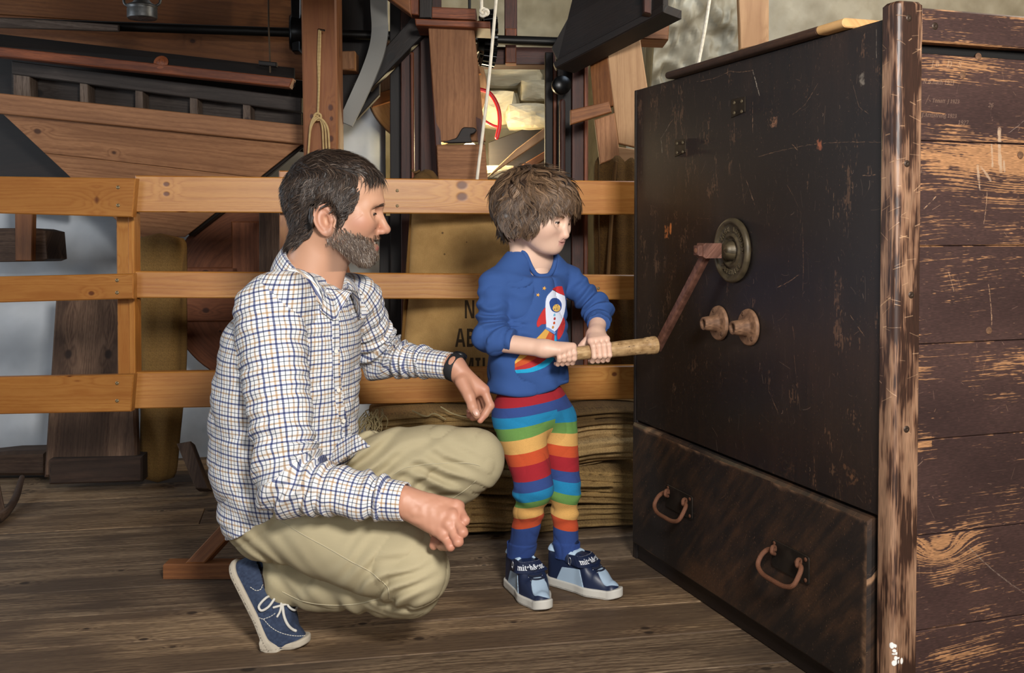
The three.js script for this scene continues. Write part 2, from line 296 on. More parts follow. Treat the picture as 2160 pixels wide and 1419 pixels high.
// ---------------------------------------------------------------- the setting
const TURN = 10.9 * Math.PI / 180, E = V(Math.cos(TURN), 0, -Math.sin(TURN)), N = V(Math.sin(TURN), 0, Math.cos(TURN)), UP = V(0, 1, 0);   // boards, fence and back wall run along E
const sq = (s, q, y = 0) => V(0, y, 0).addScaledVector(E, s).addScaledVector(N, -q);
const T = {
  floor: [1, 2, 3].map((k) => woodTex(100 + k, { w: 2048, h: 240, size: [1.8, 0.22], light: '#b8a489', dark: '#5d4b3a', knot: '#33271d', knots: 5, rings: 15, fibre: 0.85, stain: 0.7, stainColor: '#54463a', marks: 0.13, markColor: '#cdbb9f' })),
  pine: [1, 2, 3].map((k) => woodTex(200 + k, { w: 1024, h: 128, size: [1.3, 0.16], light: '#e2b071', dark: '#bf8244', knot: '#6e3d18', knots: 5, rings: 9, fibre: 0.3, stain: 0.25, stainColor: '#a4692f' })),
  rough: [1, 2].map((k) => woodTex(300 + k, { w: 1024, h: 192, size: [1.4, 0.28], light: '#c2a78b', dark: '#8e7156', knot: '#4a3322', knots: 5, rings: 14, fibre: 0.45, stain: 0.4, stainColor: '#8a6f56' })),
  pale: [1, 2].map((k) => woodTex(350 + k, { w: 1024, h: 192, size: [1.4, 0.28], light: '#dcc7aa', dark: '#bda487', knot: '#6b4d36', knots: 4, rings: 12, fibre: 0.35, stain: 0.45, stainColor: '#a98c70' })),
  dark: woodTex(401, { w: 512, h: 192, size: [1.2, 0.3], light: '#a89384', dark: '#6a5446', knot: '#35251c', knots: 3, rings: 16, fibre: 0.6, stain: 0.5, stainColor: '#4d3d33' }),
  plaster: noiseTex(5, 512, 512, [1.1, 1.1], '#c4c8cc', '#eceef0', 7, 7, 5),
  stone: noiseTex(6, 512, 512, [0.9, 0.9], '#b3ab9a', '#d9d3c4', 9, 9, 5, 1.1),
  metal: noiseTex(7, 256, 256, [0.12, 0.12], '#8b7568', '#c0a797', 9, 9, 5, 1.3),
  iron: noiseTex(8, 256, 256, [0.2, 0.2], '#6c6a66', '#a9a7a2', 8, 8, 4, 1.2),
};
const M = {
  floor: T.floor.flatMap((t) => ['#d4cabf', '#beb4aa', '#ded0bf'].map((c) => wood(t, c, 0.7, 0.003))),
  pine: T.pine.flatMap((t) => ['#d8c49a', '#c8b189'].map((c) => wood(t, c, 0.42, 0.0006))),
  hopper: T.rough.map((t) => wood(t, '#d6b191', 0.7, 0.001)),
  brown: T.rough.map((t) => wood(t, '#b98a5c', 0.65, 0.001)),
  chute: T.rough.map((t) => wood(t, '#c9a588', 0.75, 0.001)),
  pale: T.pale.map((t) => wood(t, '#c4aa90', 0.75, 0.001)),
  post: wood(T.pine[1], '#94775c', 0.6, 0.0008),
  old: wood(T.dark, '#a09080', 0.8, 0.002),
  red: wood(T.dark, '#7a4631', 0.6, 0.0012),
  orange: wood(T.dark, '#d98a58', 0.6, 0.0012),
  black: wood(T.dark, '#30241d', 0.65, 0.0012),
  grey: wood(T.dark, '#b5b2ac', 0.7, 0.0008),
  greyDark: wood(T.dark, '#6f7072', 0.75, 0.0008),
  plaster: std({ map: T.plaster, roughness: 0.9, bumpMap: T.plaster, bumpScale: 0.004, color: lin('#d9dde2') }),
  stone: std({ map: T.stone, roughness: 0.7, bumpMap: T.stone, bumpScale: 0.012, color: lin('#b9b5aa') }),
  limed: std({ map: T.stone, roughness: 0.9, bumpMap: T.stone, bumpScale: 0.004, color: lin('#f2ecd8') }),
  iron: std({ map: T.iron, color: lin('#3a3836'), roughness: 0.45, metalness: 0.6 }),
  gear: std({ map: T.iron, color: lin('#26272a'), roughness: 0.32, metalness: 0.5 }),
  zinc: std({ map: T.iron, color: lin('#b9bec4'), roughness: 0.45, metalness: 0.7 }),
  glass: new THREE.MeshPhysicalMaterial({ color: 0xffffff, roughness: 0.05, transmission: 1, thickness: 0, ior: 1.45 }),
  shell: std({ color: lin('#8d8578'), roughness: 0.95 }),
};
{
  const floor = structure('floor', V(0, 0, 0)), r = rng(9), q0 = floorAt(0, 1163.5).dot(N) * -1, W = 0.185;
  for (let i = -29; i < 16; i++) {
    const near = q0 + i * W, cuts = [-4.4, -1.2 + 2.6 * (r() - 0.5) * (i % 2 ? 1 : 0.4) + (i % 3) * 0.8, 3.9];
    for (let k = 0; k < 2; k++) {
      const a = cuts[k] + 0.0006, b = cuts[k + 1] - 0.0006, g = 0.0016;
      const m = part(floor, 'floorboard', slab([sq(a, near + g, 0), sq(b, near + g, 0), sq(b, near + W - g, 0), sq(a, near + W - g, 0)], 0.028, { c: 0.002, along: E, back: V(0, -1, 0), seed: i * 2 + k + 500 }), M.floor[Math.floor(r() * M.floor.length)]);
      m.position.y = -0.0012 * r();
    }
  }
  const sub = new THREE.BoxGeometry(11, 0.05, 11); sub.translate(0, -0.06, -1.5); part(floor, 'subfloor', sub, M.shell);
}
// a wall with real relief: a grid over w x h from corner O along U and UP, pushed out by relief(u, v), closed behind
function reliefWall(O, U, w, h, nx, ny, relief, thick, W = UP) {
  const n = U.clone().cross(W), pos = [], uv = [], idx = [];
  const put = (u, v, d) => { const p = O.clone().addScaledVector(U, u).addScaledVector(W, v).addScaledVector(n, d); pos.push(p.x, p.y, p.z); uv.push(u, v); };
  for (let j = 0; j <= ny; j++) for (let i = 0; i <= nx; i++) { const u = i / nx * w, v = j / ny * h; put(u, v, relief(u, v)); }
  const at2 = (i, j) => j * (nx + 1) + i, back = pos.length / 3;
  for (let j = 0; j < ny; j++) for (let i = 0; i < nx; i++) idx.push(at2(i, j), at2(i + 1, j), at2(i + 1, j + 1), at2(i, j), at2(i + 1, j + 1), at2(i, j + 1));
  put(0, 0, -thick); put(w, 0, -thick); put(w, h, -thick); put(0, h, -thick);
  idx.push(back, back + 2, back + 1, back, back + 3, back + 2);
  const skirt = (list, a, b) => { for (let k = 0; k < list.length - 1; k++) idx.push(list[k + 1], list[k], a); idx.push(list[list.length - 1], a, b); };
  skirt([...Array(nx + 1).keys()].map((i) => at2(nx - i, 0)), back + 1, back); skirt([...Array(nx + 1).keys()].map((i) => at2(i, ny)), back + 3, back + 2);
  skirt([...Array(ny + 1).keys()].map((j) => at2(0, j)), back, back + 3); skirt([...Array(ny + 1).keys()].map((j) => at2(nx, ny - j)), back + 2, back + 1);
  const g = new THREE.BufferGeometry(); g.setAttribute('position', new THREE.Float32BufferAttribute(pos, 3)); g.setAttribute('uv', new THREE.Float32BufferAttribute(uv, 2)); g.setIndex(idx); g.computeVertexNormals(); return g;
}
const wallQ = 4.2;                                                  // distance of the back wall
{
  const Lx = -2.75, gap0 = 0.30, gap1 = 1.34;
  structMesh('wall_back_left', reliefWall(sq(Lx, wallQ + 0.10, -0.05), E, gap0 - Lx, 2.75, 110, 100, (u, v) => 0.05 * fbm2(u * 1.6, v * 1.6, 3) + 0.012 * fbm2(u * 9 + 3, v * 9, 3), 0.4), M.plaster);
  structMesh('wall_back_right', reliefWall(sq(gap1, wallQ - 0.25, -0.05), E, 3.2, 2.75, 330, 260, (u, v) => { const rough = 1 - smoothstep(u, 0.22, 0.52); return rough * (0.18 * fbm2(u * 4.4, v * 3.2, 4) - 0.11 * Math.abs(fbm2(u * 9, v * 6 + 4, 4)) - 0.05 * Math.abs(n2(u * 26, v * 15))) + (1 - rough) * (0.025 * fbm2(u * 2.5, v * 2.5, 3) + 0.006 * fbm2(u * 16, v * 16, 3)); }, 0.4), M.stone);
  // the niche behind the chutes, its walls of limewashed rubble
  const nq = wallQ + 0.95;
  structMesh('wall_niche_back', reliefWall(sq(gap0 - 0.4, nq, -0.05), E, gap1 - gap0 + 0.8, 2.75, 110, 130, (u, v) => 0.12 * fbm2(u * 3.1 + 7, v * 3.4, 4) + 0.03 * fbm2(u * 12, v * 12, 3), 0.2), M.limed);
}
function block(name, a, b, mat = M.shell) { const g = new THREE.BoxGeometry(b.x - a.x, b.y - a.y, b.z - a.z); g.translate((a.x + b.x) / 2, (a.y + b.y) / 2, (a.z + b.z) / 2); return structMesh(name, g, mat); }
{
  const gapL = 0.16, gapR = 1.50, side = (s, name) => structMesh(name, bar(sq(s, wallQ + 0.12, 1.3), sq(s, wallQ + 1.2, 1.3), 0.25, 2.75), M.limed);
  side(gapL, 'wall_niche_left'); side(gapR, 'wall_niche_right');
  block('ceiling', V(-3.6, 2.62, -5.6), V(3.6, 2.8, 2.6), std({ map: T.dark, color: lin('#6a5140'), roughness: 0.9 }));
  block('wall_right', V(3.05, -0.05, -5.6), V(3.3, 2.7, 2.6));
  // unseen beam, out of view, placed to shade the top of the machinery
  structMesh('unseen_shade_beam', bar(V(-2.98, 1.72, -2.2), V(-0.12, 1.72, -2.2), 0.22, 0.26), wood(T.dark, '#8a6a52', 0.75, 0.002));
  // unseen openings: left one cools the left wall, rear one is added fill
  block('wall_left', V(-3.25, -0.05, -5.6), V(-3.0, 2.7, -3.0)); block('wall_left', V(-3.25, -0.05, -2.1), V(-3.0, 2.7, 2.6)); block('wall_left', V(-3.25, -0.05, -3.0), V(-3.0, 0.8, -2.1)); block('wall_left', V(-3.25, 1.7, -3.0), V(-3.0, 2.7, -2.1));
  block('wall_front', V(-3.0, -0.05, 2.35), V(-1.4, 2.7, 2.6)); block('wall_front', V(-0.1, -0.05, 2.35), V(3.05, 2.7, 2.6)); block('wall_front', V(-1.4, -0.05, 2.35), V(-0.1, 1.0, 2.6)); block('wall_front', V(-1.4, 2.1, 2.35), V(-0.1, 2.7, 2.6));
  const unseenPaneGlow = std({ color: 0xffffff, emissive: lin('#dfeaff'), emissiveIntensity: 1.2, roughness: 0.4 });  // glow for the panes of the unseen and added openings
  for (const [lo, hi, flat] of [[V(-3.16, 0.8, -3.0), V(-3.12, 1.7, -2.1), 0], [V(-1.4, 1.0, 2.46), V(-0.1, 2.1, 2.5), 1]]) {
    const w = structure('window', lo.clone());
    w.name = numbered('window_1');
    const g = new THREE.BoxGeometry(hi.x - lo.x, hi.y - lo.y, hi.z - lo.z); g.translate((lo.x + hi.x) / 2, (lo.y + hi.y) / 2, (lo.z + hi.z) / 2); part(w, 'pane', g, unseenPaneGlow);
    const c = lo.clone().add(hi).multiplyScalar(0.5), d = flat ? V(1, 0, 0) : V(0, 0, 1), s = flat ? hi.x - lo.x : hi.z - lo.z, o = flat ? V(0, 0, -0.05) : V(0.05, 0, 0);
    part(w, 'glazing_bar', [bar(V(c.x, lo.y, c.z).add(o), V(c.x, hi.y, c.z).add(o), 0.03, 0.03, { up: V(o.x * 20, 0, o.z * 20) }), bar(c.clone().addScaledVector(d, -s / 2).add(o), c.clone().addScaledVector(d, s / 2).add(o), 0.03, 0.03)], M.grey);
  }
}
// ---------------------------------------------------------------- unseen and added lights with their fittings
function areaLight(d, to) { const l = new THREE.RectAreaLight(new THREE.Color(...d.color), d.power, d.size[0], d.size[1]); l.position.set(...d.at); l.lookAt(...(to ?? d.aim)); scene.add(l); return l; }
{
  const k = LIGHT.key, P = V(...k.at), A = V(...k.aim), dir = A.clone().sub(P).normalize();
  areaLight(k); areaLight(LIGHT.addedFillBehind, [-0.5, 0.9, -3]); areaLight(LIGHT.unseenWindowLeft, [0, 0.8, -3.0]); areaLight(LIGHT.unseenStoneLight, [0.75, 1.3, -4.1]);
  const s = thing('unseen_softbox', 'unseen square softbox on a black stand, placed to light the two figures', 'lamp', V(P.x, 0, P.z));
  const right = dir.clone().cross(UP).normalize(), up = right.clone().cross(dir), c = P.clone().addScaledVector(dir, -0.03), corner = (a, b, z) => c.clone().addScaledVector(right, a).addScaledVector(up, b).addScaledVector(dir, z);
  part(s, 'diffuser', slab([corner(-0.21, -0.21, 0), corner(0.21, -0.21, 0), corner(0.21, 0.21, 0), corner(-0.21, 0.21, 0)], 0.01, { back: dir.clone().negate() }), std({ color: 0xffffff, emissive: lin('#fff1df'), emissiveIntensity: 2.0, roughness: 0.9 }));
  const black = std({ color: lin('#151515'), roughness: 0.7 });
  const f = []; for (let i = 0; i < 4; i++) { const [a, b] = [[-1, -1], [1, -1], [1, 1], [-1, 1]][i], [e, g] = [[1, -1], [1, 1], [-1, 1], [-1, -1]][i]; f.push(slab([corner(a * 0.215, b * 0.215, 0.01), corner(e * 0.215, g * 0.215, 0.01), corner(e * 0.06, g * 0.06, -0.3), corner(a * 0.06, b * 0.06, -0.3)], 0.004, { c: 0.001 })); }
  part(s, 'housing', f, black); part(s, 'flash_head', turned([[0, 0], [0.06, 0], [0.06, 0.2], [0, 0.2]], corner(0, 0, -0.5), dir, 20), black);
  part(s, 'pole', tube([V(P.x, 0.25, P.z + 0.35), corner(0, 0, -0.4)], 0.014), black);
  for (let i = 0; i < 3; i++) part(s, 'leg', tube([V(P.x, 0.5, P.z + 0.35), V(P.x + 0.4 * Math.cos(i * 2.1), 0.012, P.z + 0.35 + 0.4 * Math.sin(i * 2.1))], 0.011), black);
  for (const [d, name, label] of [[LIGHT.unseenLampAlcove, 'unseen_lamp', 'unseen warm lamp in the niche, placed to light the opening'], [LIGHT.unseenLampRight, 'unseen_lamp', 'unseen warm lamp, out of view, placed to light the wall beyond the cabinet']]) {
    const p = V(...d.at), l = new THREE.PointLight(new THREE.Color(...d.color), d.power * 4, 0, 2); l.position.copy(p); l.shadow.radius = 2; l.castShadow = true; scene.add(l);
    const b = thing(name, label, 'lamp', p.clone()); part(b, 'bulb', new THREE.SphereGeometry(0.035, 20, 14).translate(p.x, p.y, p.z), std({ color: 0xffffff, emissive: new THREE.Color(...d.color), emissiveIntensity: 6 }));
    part(b, 'flex', tube([p.clone().add(V(0, 0.04, 0)), V(p.x, 2.62, p.z)], 0.006), black); part(b, 'socket', turned([[0, 0], [0.02, 0], [0.022, 0.05], [0, 0.055]], p.clone().add(V(0, 0.033, 0)), UP, 16), black);
  }
}
// ---------------------------------------------------------------- fence
const FP = at(640, 600, 3.1);
const onFence = (x, y, o = 0) => hit(x, y, FP.clone().addScaledVector(N, o), N);
const q4 = (d, list) => list.map(([x, y, e]) => at(x, y, e ?? d));
const pick = (() => { const r = rng(31); return (a) => a[Math.floor(r() * a.length)]; })();
const screwMat = std({ map: T.iron, color: lin('#c9b28c'), metalness: 0.6, roughness: 0.4 });
function screwHead(P, n, r) { return turned([[0, -0.002], [r, -0.002], [r * 0.95, 0.0006], [r * 0.5, 0.0014], [r * 0.22, 0.0012], [r * 0.2, 0.0004], [0, 0.0004]], P, n, 14); }
{
  const f = thing('guard_fence', 'long orange pine guard fence with three wide rails behind the two people', 'fence', onFence(600, 1085).setY(0));
  const rail = (pts, m) => part(f, 'rail', slab(pts.map(([x, y]) => onFence(x, y)), 0.034, { c: 0.003, along: E }), m);
  rail([[285, 370], [1352, 382], [1352, 453], [280, 447]], M.pine[0]); rail([[282, 572], [1352, 580], [1352, 632], [282, 628]], M.pine[2]); rail([[285, 785], [1352, 771], [1352, 841], [279, 862]], M.pine[4]);
  for (const x of [610]) { const a = onFence(x, 600, -0.062); part(f, 'post', bar(V(a.x, 0, a.z), V(a.x, x < 700 ? 1.082 : 1.05, a.z), 0.055, 0.055, { up: N }), M.pine[1]); }
  for (const [x, y, n] of [[838, 402], [838, 434], [598, 392], [598, 430], [1262, 608]]) part(f, 'screw', screwHead(onFence(x, y), N, 0.005), screwMat);
  // foot of the fence: a sole bar on the boards with a slanting strut
  const A = floorAt(344, 1221), dirE = V(1, 0, 0), B = A.clone().addScaledVector(dirE, 0.62), w = 0.05;
  part(f, 'sole_bar', bar(A.clone().add(V(0, 0.0195, -w / 2)), B.clone().add(V(0, 0.0195, -w / 2)), w, 0.039), M.brown[1]);
  part(f, 'strut', slab([V(A.x + 0.055, 0.04, A.z - 0.005), V(A.x + 0.105, 0.04, A.z - 0.005), V(A.x + 0.40, 0.36, A.z - 0.18), V(A.x + 0.35, 0.36, A.z - 0.18)], 0.03, { along: V(0.3, 0.32, -0.18) }), M.brown[0]);
  const g = thing('guard_fence', 'short end section of pine guard fence with a pale upright post', 'fence', at(263, 830, 2.98));
  const n = V(0, 0, 1), P = at(0, 600, 2.935), on = (x, y) => hit(x, y, P, n);
  const r2 = (pts, m) => part(g, 'rail', slab(pts.map(([x, y]) => on(x, y)), 0.03, { c: 0.003, along: V(1, 0, 0) }), m);
  r2([[-420, 366], [286, 376], [279, 458], [-420, 438]], M.pine[5]); r2([[-420, 593], [281, 577], [281, 630], [-420, 650]], M.pine[3]); r2([[-420, 804], [282, 790], [276, 868], [-420, 882]], M.pine[5]);
  const up1 = at(244, 400, 2.995), up2 = at(282, 400, 2.995);
  part(g, 'post', slab([V(up1.x, 0.45, up1.z), V(up2.x, 0.45, up1.z), V(up2.x, 1.0, up1.z), V(up1.x, 1.0, up1.z)], 0.05, { c: 0.003, along: UP }), M.pine[1]);
  const up3 = at(269, 400, 2.992), up4 = at(281.5, 400, 2.992); part(g, 'cover_strip', slab([V(up3.x, 0.46, up3.z), V(up4.x, 0.46, up3.z), V(up4.x, 0.99, up3.z), V(up3.x, 0.99, up3.z)], 0.01, { c: 0.002, along: UP }), M.pine[0]);
  for (const [x, y] of [[249, 395], [249, 433], [247, 591], [247, 617], [247, 808], [247, 845]]) part(g, 'screw', screwHead(on(x, y), n, 0.0055), screwMat);
}
// ---------------------------------------------------------------- hopper, trays and line shaft
{
  const h = thing('grain_hopper', 'large tapering grain hopper of pinkish planks above the fence', 'hopper', at(330, 505, 3.8));
  const L = (t) => [lerp(5, 283, t), lerp(240, 500, t), lerp(3.62, 3.76, t)], Rr = (t) => [lerp(634, 390, t), lerp(306, 500, t), lerp(3.66, 3.76, t)];
  const along = at(600, 302, 3.66).sub(at(5, 240, 3.62));
  part(h, 'rim_board', slab(q4(3.6, [[-60, 190, 3.58], [640, 264, 3.63], [640, 304, 3.63], [-60, 233, 3.58]]), 0.03, { along }), M.hopper[0]);
  for (const [a, b, c, d, m] of [[0.0, 0.0, 0.318, 0.355, 1], [0.322, 0.36, 0.68, 0.72, 0], [0.684, 0.724, 1, 1, 1]]) part(h, 'plank', slab(q4(3.7, [L(a), Rr(b), Rr(d), L(c)]), 0.024, { along, c: 0.002 }), M.hopper[m]);
  const side = (f, s) => slab([at(...f(0)).add(V(0.012 * s, 0, -0.03)), at(...f(1)).add(V(0.012 * s, 0, -0.03)), at(...f(1)).add(V(-0.01 * s, 0, -0.2)), at(...f(0)).add(V(-0.1 * s, 0, -0.42))], 0.02, { back: V(-s, 0, 0) });
  part(h, 'side_panel', side(L, -1), M.black); part(h, 'side_panel', side(Rr, 1), M.black);
  const t = thing('sieve_tray', 'grey painted tray frame with dark panels lying over the hopper', 'tray', at(330, 230, 3.72));
  part(t, 'top_rail', slab(q4(3.66, [[24, 128], [636, 206], [636, 236], [24, 156]]), 0.05, { along }), M.greyDark);
  part(t, 'back_panel', slab(q4(3.74, [[24, 140], [636, 220], [636, 290], [24, 215]]), 0.012, { along }), M.greyDark);
  for (const [a, b] of [[28, 63], [168, 185], [285, 301], [400, 416], [512, 528]]) { const y = (x) => 156 + (x - 24) * 80 / 612; part(t, 'upright', slab(q4(3.67, [[a, y(a) - 1], [b, y(b) - 1], [b + 2, y(b) + 62], [a, y(a) + 62]]), 0.06, { along: UP, c: 0.002 }), M.grey); }
  const d = thing('feed_trough', 'long dark trough board with a worn orange front edge', 'trough', at(310, 150, 3.6));
  part(d, 'edge_strip', slab(q4(3.52, [[-60, 92], [618, 165], [610, 184], [-60, 112]]), 0.05, { along }), M.orange);
  part(d, 'board', slab(q4(3.56, [[-60, 64, 3.62], [622, 143, 3.66], [622, 166, 3.55], [-60, 94, 3.55]]), 0.03, { along }), M.black);
  part(d, 'latch', turned([[0, 0], [0.026, 0], [0.024, 0.004], [0.012, 0.006], [0.008, 0.012], [0, 0.012]], at(340, 132, 3.53), V(0, 0.35, 1), 18), M.orange);
  part(d, 'strap', slab(q4(3.53, [[545, 127], [583, 131], [583, 141], [545, 137]]), 0.02, { along }), M.black);
  const b = thing('plank_bin', 'tall brown plank bin high behind the line shaft', 'bin', at(310, 150, 3.95));
  const lines = [[-60, -20, -60, -60], [-60, 8, 640, -18], [-60, 34, 640, 70], [-60, 62, 640, 176]];
  for (let i = 0; i < 3; i++) { const [x0, y0, , ] = lines[i], ya = [-70, -22, 26, 70], yb = [-70, 0, 72, 168]; part(b, 'plank', slab(q4(3.9, [[-60, ya[i] + 1], [640, yb[i] + 1], [640, yb[i + 1]], [-60, ya[i + 1]]]), 0.025, { along, c: 0.002 }), M.brown[i % 2]); }
  part(b, 'dark_backing', slab(q4(3.9, [[-60, 72], [640, 170], [640, 320], [-60, 250]]), 0.025, { along, c: 0.002 }), M.black);  // dark backing added so the gap above the tray reads black
  part(d, 'hanging_cord', tube([at(566, -10, 3.6), at(567, 60, 3.6), at(569, 110, 3.57), at(570, 152, 3.52)], 0.003), std({ color: lin('#4a3b2a'), roughness: 0.9 }));
  const s = thing('line_shaft', 'dark iron line shaft running level under the beams', 'shaft', at(560, 70, 3.5));
  part(s, 'shaft_rod', tube([at(-80, 44, 3.70), at(1190, 89, 3.84)], 0.0172, 12, 20), M.iron);
  part(s, 'belt_guard', slab(q4(3.68, [[-60, 34], [130, 43], [250, 52], [250, 66], [130, 62], [-60, 56]]), 0.012, { along }), M.grey);
  for (const [x, r] of [[628, 0.06], [700, 0.03]]) part(s, 'bearing', turned([[0, -0.03], [r, -0.03], [r * 1.1, -0.02], [r * 1.1, 0.02], [r, 0.03], [0, 0.03]], at(x, 44 + (x + 80) * 45 / 1270, 3.77), E, 24), M.gear);
  // bevel wheel: toothed disc
  const gp = at(1035, 82, 3.82), teeth = [turned([[0, -0.05], [0.045, -0.05], [0.05, -0.03], [0.085, -0.012], [0.085, 0.01], [0.03, 0.02], [0, 0.02]], gp, E, 36)];
  for (let i = 0; i < 26; i++) { const a = i / 26 * TAU, p = gp.clone().add(V(0, Math.cos(a) * 0.085, 0)).addScaledVector(N, Math.sin(a) * 0.085), o = V(0, Math.cos(a), 0).addScaledVector(N, Math.sin(a)); teeth.push(bar(p.clone().addScaledVector(E, -0.035), p.clone().addScaledVector(E, 0.012).addScaledVector(o, 0.008), 0.009, 0.03, { up: o, c: 0.001 })); }
  part(s, 'bevel_gear', teeth, M.gear);
  part(s, 'hanger', slab(q4(3.72, [[612, -40], [634, -40], [632, 108], [616, 108]]), 0.06, { along: UP }), M.gear);
}
// ---------------------------------------------------------------- post, belt, boards and chutes
{
  const p = thing('timber_post', 'square orange brown timber post behind the kneeling man', 'post', at(680, 1050, 3.4).setY(0));
  const b0 = at(652, 1060, 3.36), b1 = at(722, 1060, 3.36);
  part(p, 'shaft', slab([V(b0.x, 0.0, b0.z), V(b1.x, 0.0, b0.z), at(707, -160, 3.36), at(632, -160, 3.36)], 0.115, { along: UP, c: 0.006 }), M.post);
  part(p, 'nail', tube([at(672, 62, 3.352), at(684, 64, 3.31)], 0.003), M.gear);
  const rope = std({ map: weaveTex(3, 1, '#8a7048', '#c9ad7a', 24, true), roughness: 0.9 });
  const c = thing('rope_coil', 'looped cord hanging from a nail on the timber post', 'rope', at(672, 330, 3.33));
  const loops = []; for (let k = 0; k < 3; k++) { const w = 13 + k * 3.2, y0 = 243 + k * 3, y1 = 470 - k * 9, o = (k - 1) * 3, d = 3.335 - k * 0.004; loops.push(tube([[670 + o, y0], [670 + o + w * 0.8, y0 + 14], [672 + o + w, y0 + 60], [672 + o + w * 0.9, y1 - 30], [672 + o, y1], [668 + o - w, y1 - 30], [668 + o - w, y0 + 60], [670 + o - w * 0.75, y0 + 14]].map(([x, y]) => at(x, y, d)), 0.0034, 70, 7, true)); }
  part(c, 'loops', loops, rope); part(c, 'tail', [tube([[673, 64], [671, 120], [672, 180], [670, 246]].map(([x, y]) => at(x, y, 3.34)), 0.003), tube([[676, 64], [675, 110], [673, 190], [671, 246]].map(([x, y]) => at(x, y, 3.336)), 0.0028)], rope);
  const wraps = []; part(c, 'knot', new THREE.TorusGeometry(0.011, 0.0036, 8, 20).translate(...at(670, 246, 3.333).toArray()), rope);
  // belt
  const L = [[782, -30, 3.71], [783, 18, 3.69], [785, 60, 3.66], [780, 100, 3.62], [765, 145, 3.59], [745, 190, 3.56], [716, 256, 3.53]], R = [[818, -30, 3.69], [818, 22, 3.67], [819, 70, 3.64], [812, 112, 3.60], [795, 160, 3.57], [770, 215, 3.54], [744, 268, 3.51]];
  const cl = new THREE.CatmullRomCurve3(L.map((a) => at(...a))), cr = new THREE.CatmullRomCurve3(R.map((a) => at(...a))), pos = [], uv = [], idx = [], n = 40;
  for (let i = 0; i <= n; i++) { const a = cl.getPoint(i / n), d = cr.getPoint(i / n), t = cl.getTangent(i / n), m = t.clone().cross(d.clone().sub(a)).normalize().multiplyScalar(0.007); for (const q of [a, d, d.clone().add(m), a.clone().add(m)]) { pos.push(q.x, q.y, q.z); uv.push(i / n, q.x); } }
  for (let i = 0; i < n; i++) for (let k = 0; k < 4; k++) { const a = i * 4 + k, b = i * 4 + (k + 1) % 4; idx.push(a, b, a + 4, b, b + 4, a + 4); }
  const g = new THREE.BufferGeometry(); g.setAttribute('position', new THREE.Float32BufferAttribute(pos, 3)); g.setAttribute('uv', new THREE.Float32BufferAttribute(uv, 2)); g.setIndex(idx);
  solo('drive_belt', g.toNonIndexed(), std({ color: lin('#8b8983'), roughness: 0.75, bumpMap: T.plaster, bumpScale: 0.002 }), 'wide grey drive belt curving down beside the timber post', 'belt').geometry.computeVertexNormals();
  solo('dark_panel', slab(q4(3.86, [[706, -60], [806, -60], [800, 200], [752, 252], [706, 250]]), 0.03, { along: UP }), M.black, 'added dark panel closing the black gap between timber post and grey belt', 'plank');  // dark panel added to keep the gap beside the belt black
  const disc = thing('wooden_pulley', 'round yellowish wooden pulley partly hidden behind the grey belt', 'pulley', at(870, 190, 4.35));
  const dc = at(900, 185, 4.3);
  part(disc, 'wheel', turned([[0, 0], [0.24, 0], [0.245, 0.01], [0.245, 0.05], [0.24, 0.06], [0, 0.06]], dc, V(0.1, 0, 1), 48), M.pale[0]);
  for (const a of [0.3, 1.35, 2.4]) part(disc, 'spoke', bar(dc.clone().add(V(Math.cos(a) * -0.23, Math.sin(a) * -0.23, 0.075)), dc.clone().add(V(Math.cos(a) * 0.23, Math.sin(a) * 0.23, 0.075)), 0.05, 0.03, { up: V(0, 0, 1) }), M.brown[0]);
  const blk = solo('timber_block', slab(q4(3.75, [[716, 108], [748, 107], [748, 146], [716, 147]]), 0.1, { along: UP }), M.hopper[0], 'small pinkish timber block between post and grey belt', 'block');
  const w = thing('board_partition', 'tall partition of dark reddish boards beside the slide gate chute', 'partition', at(870, 1020, 3.7).setY(0));
  const vb = (x0, x1, d, m, top = -40, bot = 0.0) => { const a = at(x0, 482, d), b = at(x1, 482, d); return part(w, 'board', slab([V(a.x, bot, a.z), V(b.x, bot, a.z), at(x1, top, d), at(x0, top, d)], 0.03, { along: UP, c: 0.003 }), m); };
  vb(822, 846, 3.76, M.black); vb(845, 868, 3.70, M.red); vb(869, 888, 3.74, M.red); vb(886, 930, 3.68, M.red); vb(800, 830, 3.84, M.black, 455);
  part(w, 'cover_strip', slab(q4(3.66, [[866, 110], [872, 110], [874, 400], [868, 400]]), 0.02, { along: UP }), M.orange);
  part(w, 'brace', slab(q4(3.64, [[742, 178], [870, 36], [905, 38], [905, 62], [780, 190]]), 0.05, { along: at(870, 36, 3.6).sub(at(742, 178, 3.6)) }), M.black);
  const c1 = thing('wooden_chute', 'leaning grey brown wooden chute with a slide gate above the rail', 'chute', at(975, 440, 3.6));
  part(c1, 'front_board', slab(q4(3.5, [[903, 50], [1000, 56], [1024, 298], [921, 298]]), 0.022, { along: UP }), M.chute[0]);
  part(c1, 'lower_board', slab(q4(3.47, [[921, 305], [1023, 304], [1034, 450], [927, 450]]), 0.024, { along: V(1, 0, 0) }), M.chute[1]);
  part(c1, 'side_board', slab([at(903, 50, 3.51), at(927, 450, 3.49), at(927, 450, 3.68), at(903, 50, 3.68)], 0.02, { back: V(1, 0, 0), along: UP }), M.red);
  part(c1, 'side_board', slab([at(1000, 56, 3.51), at(1034, 450, 3.49), at(1034, 450, 3.68), at(1000, 56, 3.68)], 0.02, { back: V(-1, 0, 0), along: UP }), M.red);
  part(c1, 'cap_board', slab(q4(3.46, [[875, 39], [1034, 45], [1034, 60], [877, 53]]), 0.16, { along: V(1, 0, 0) }), M.orange);
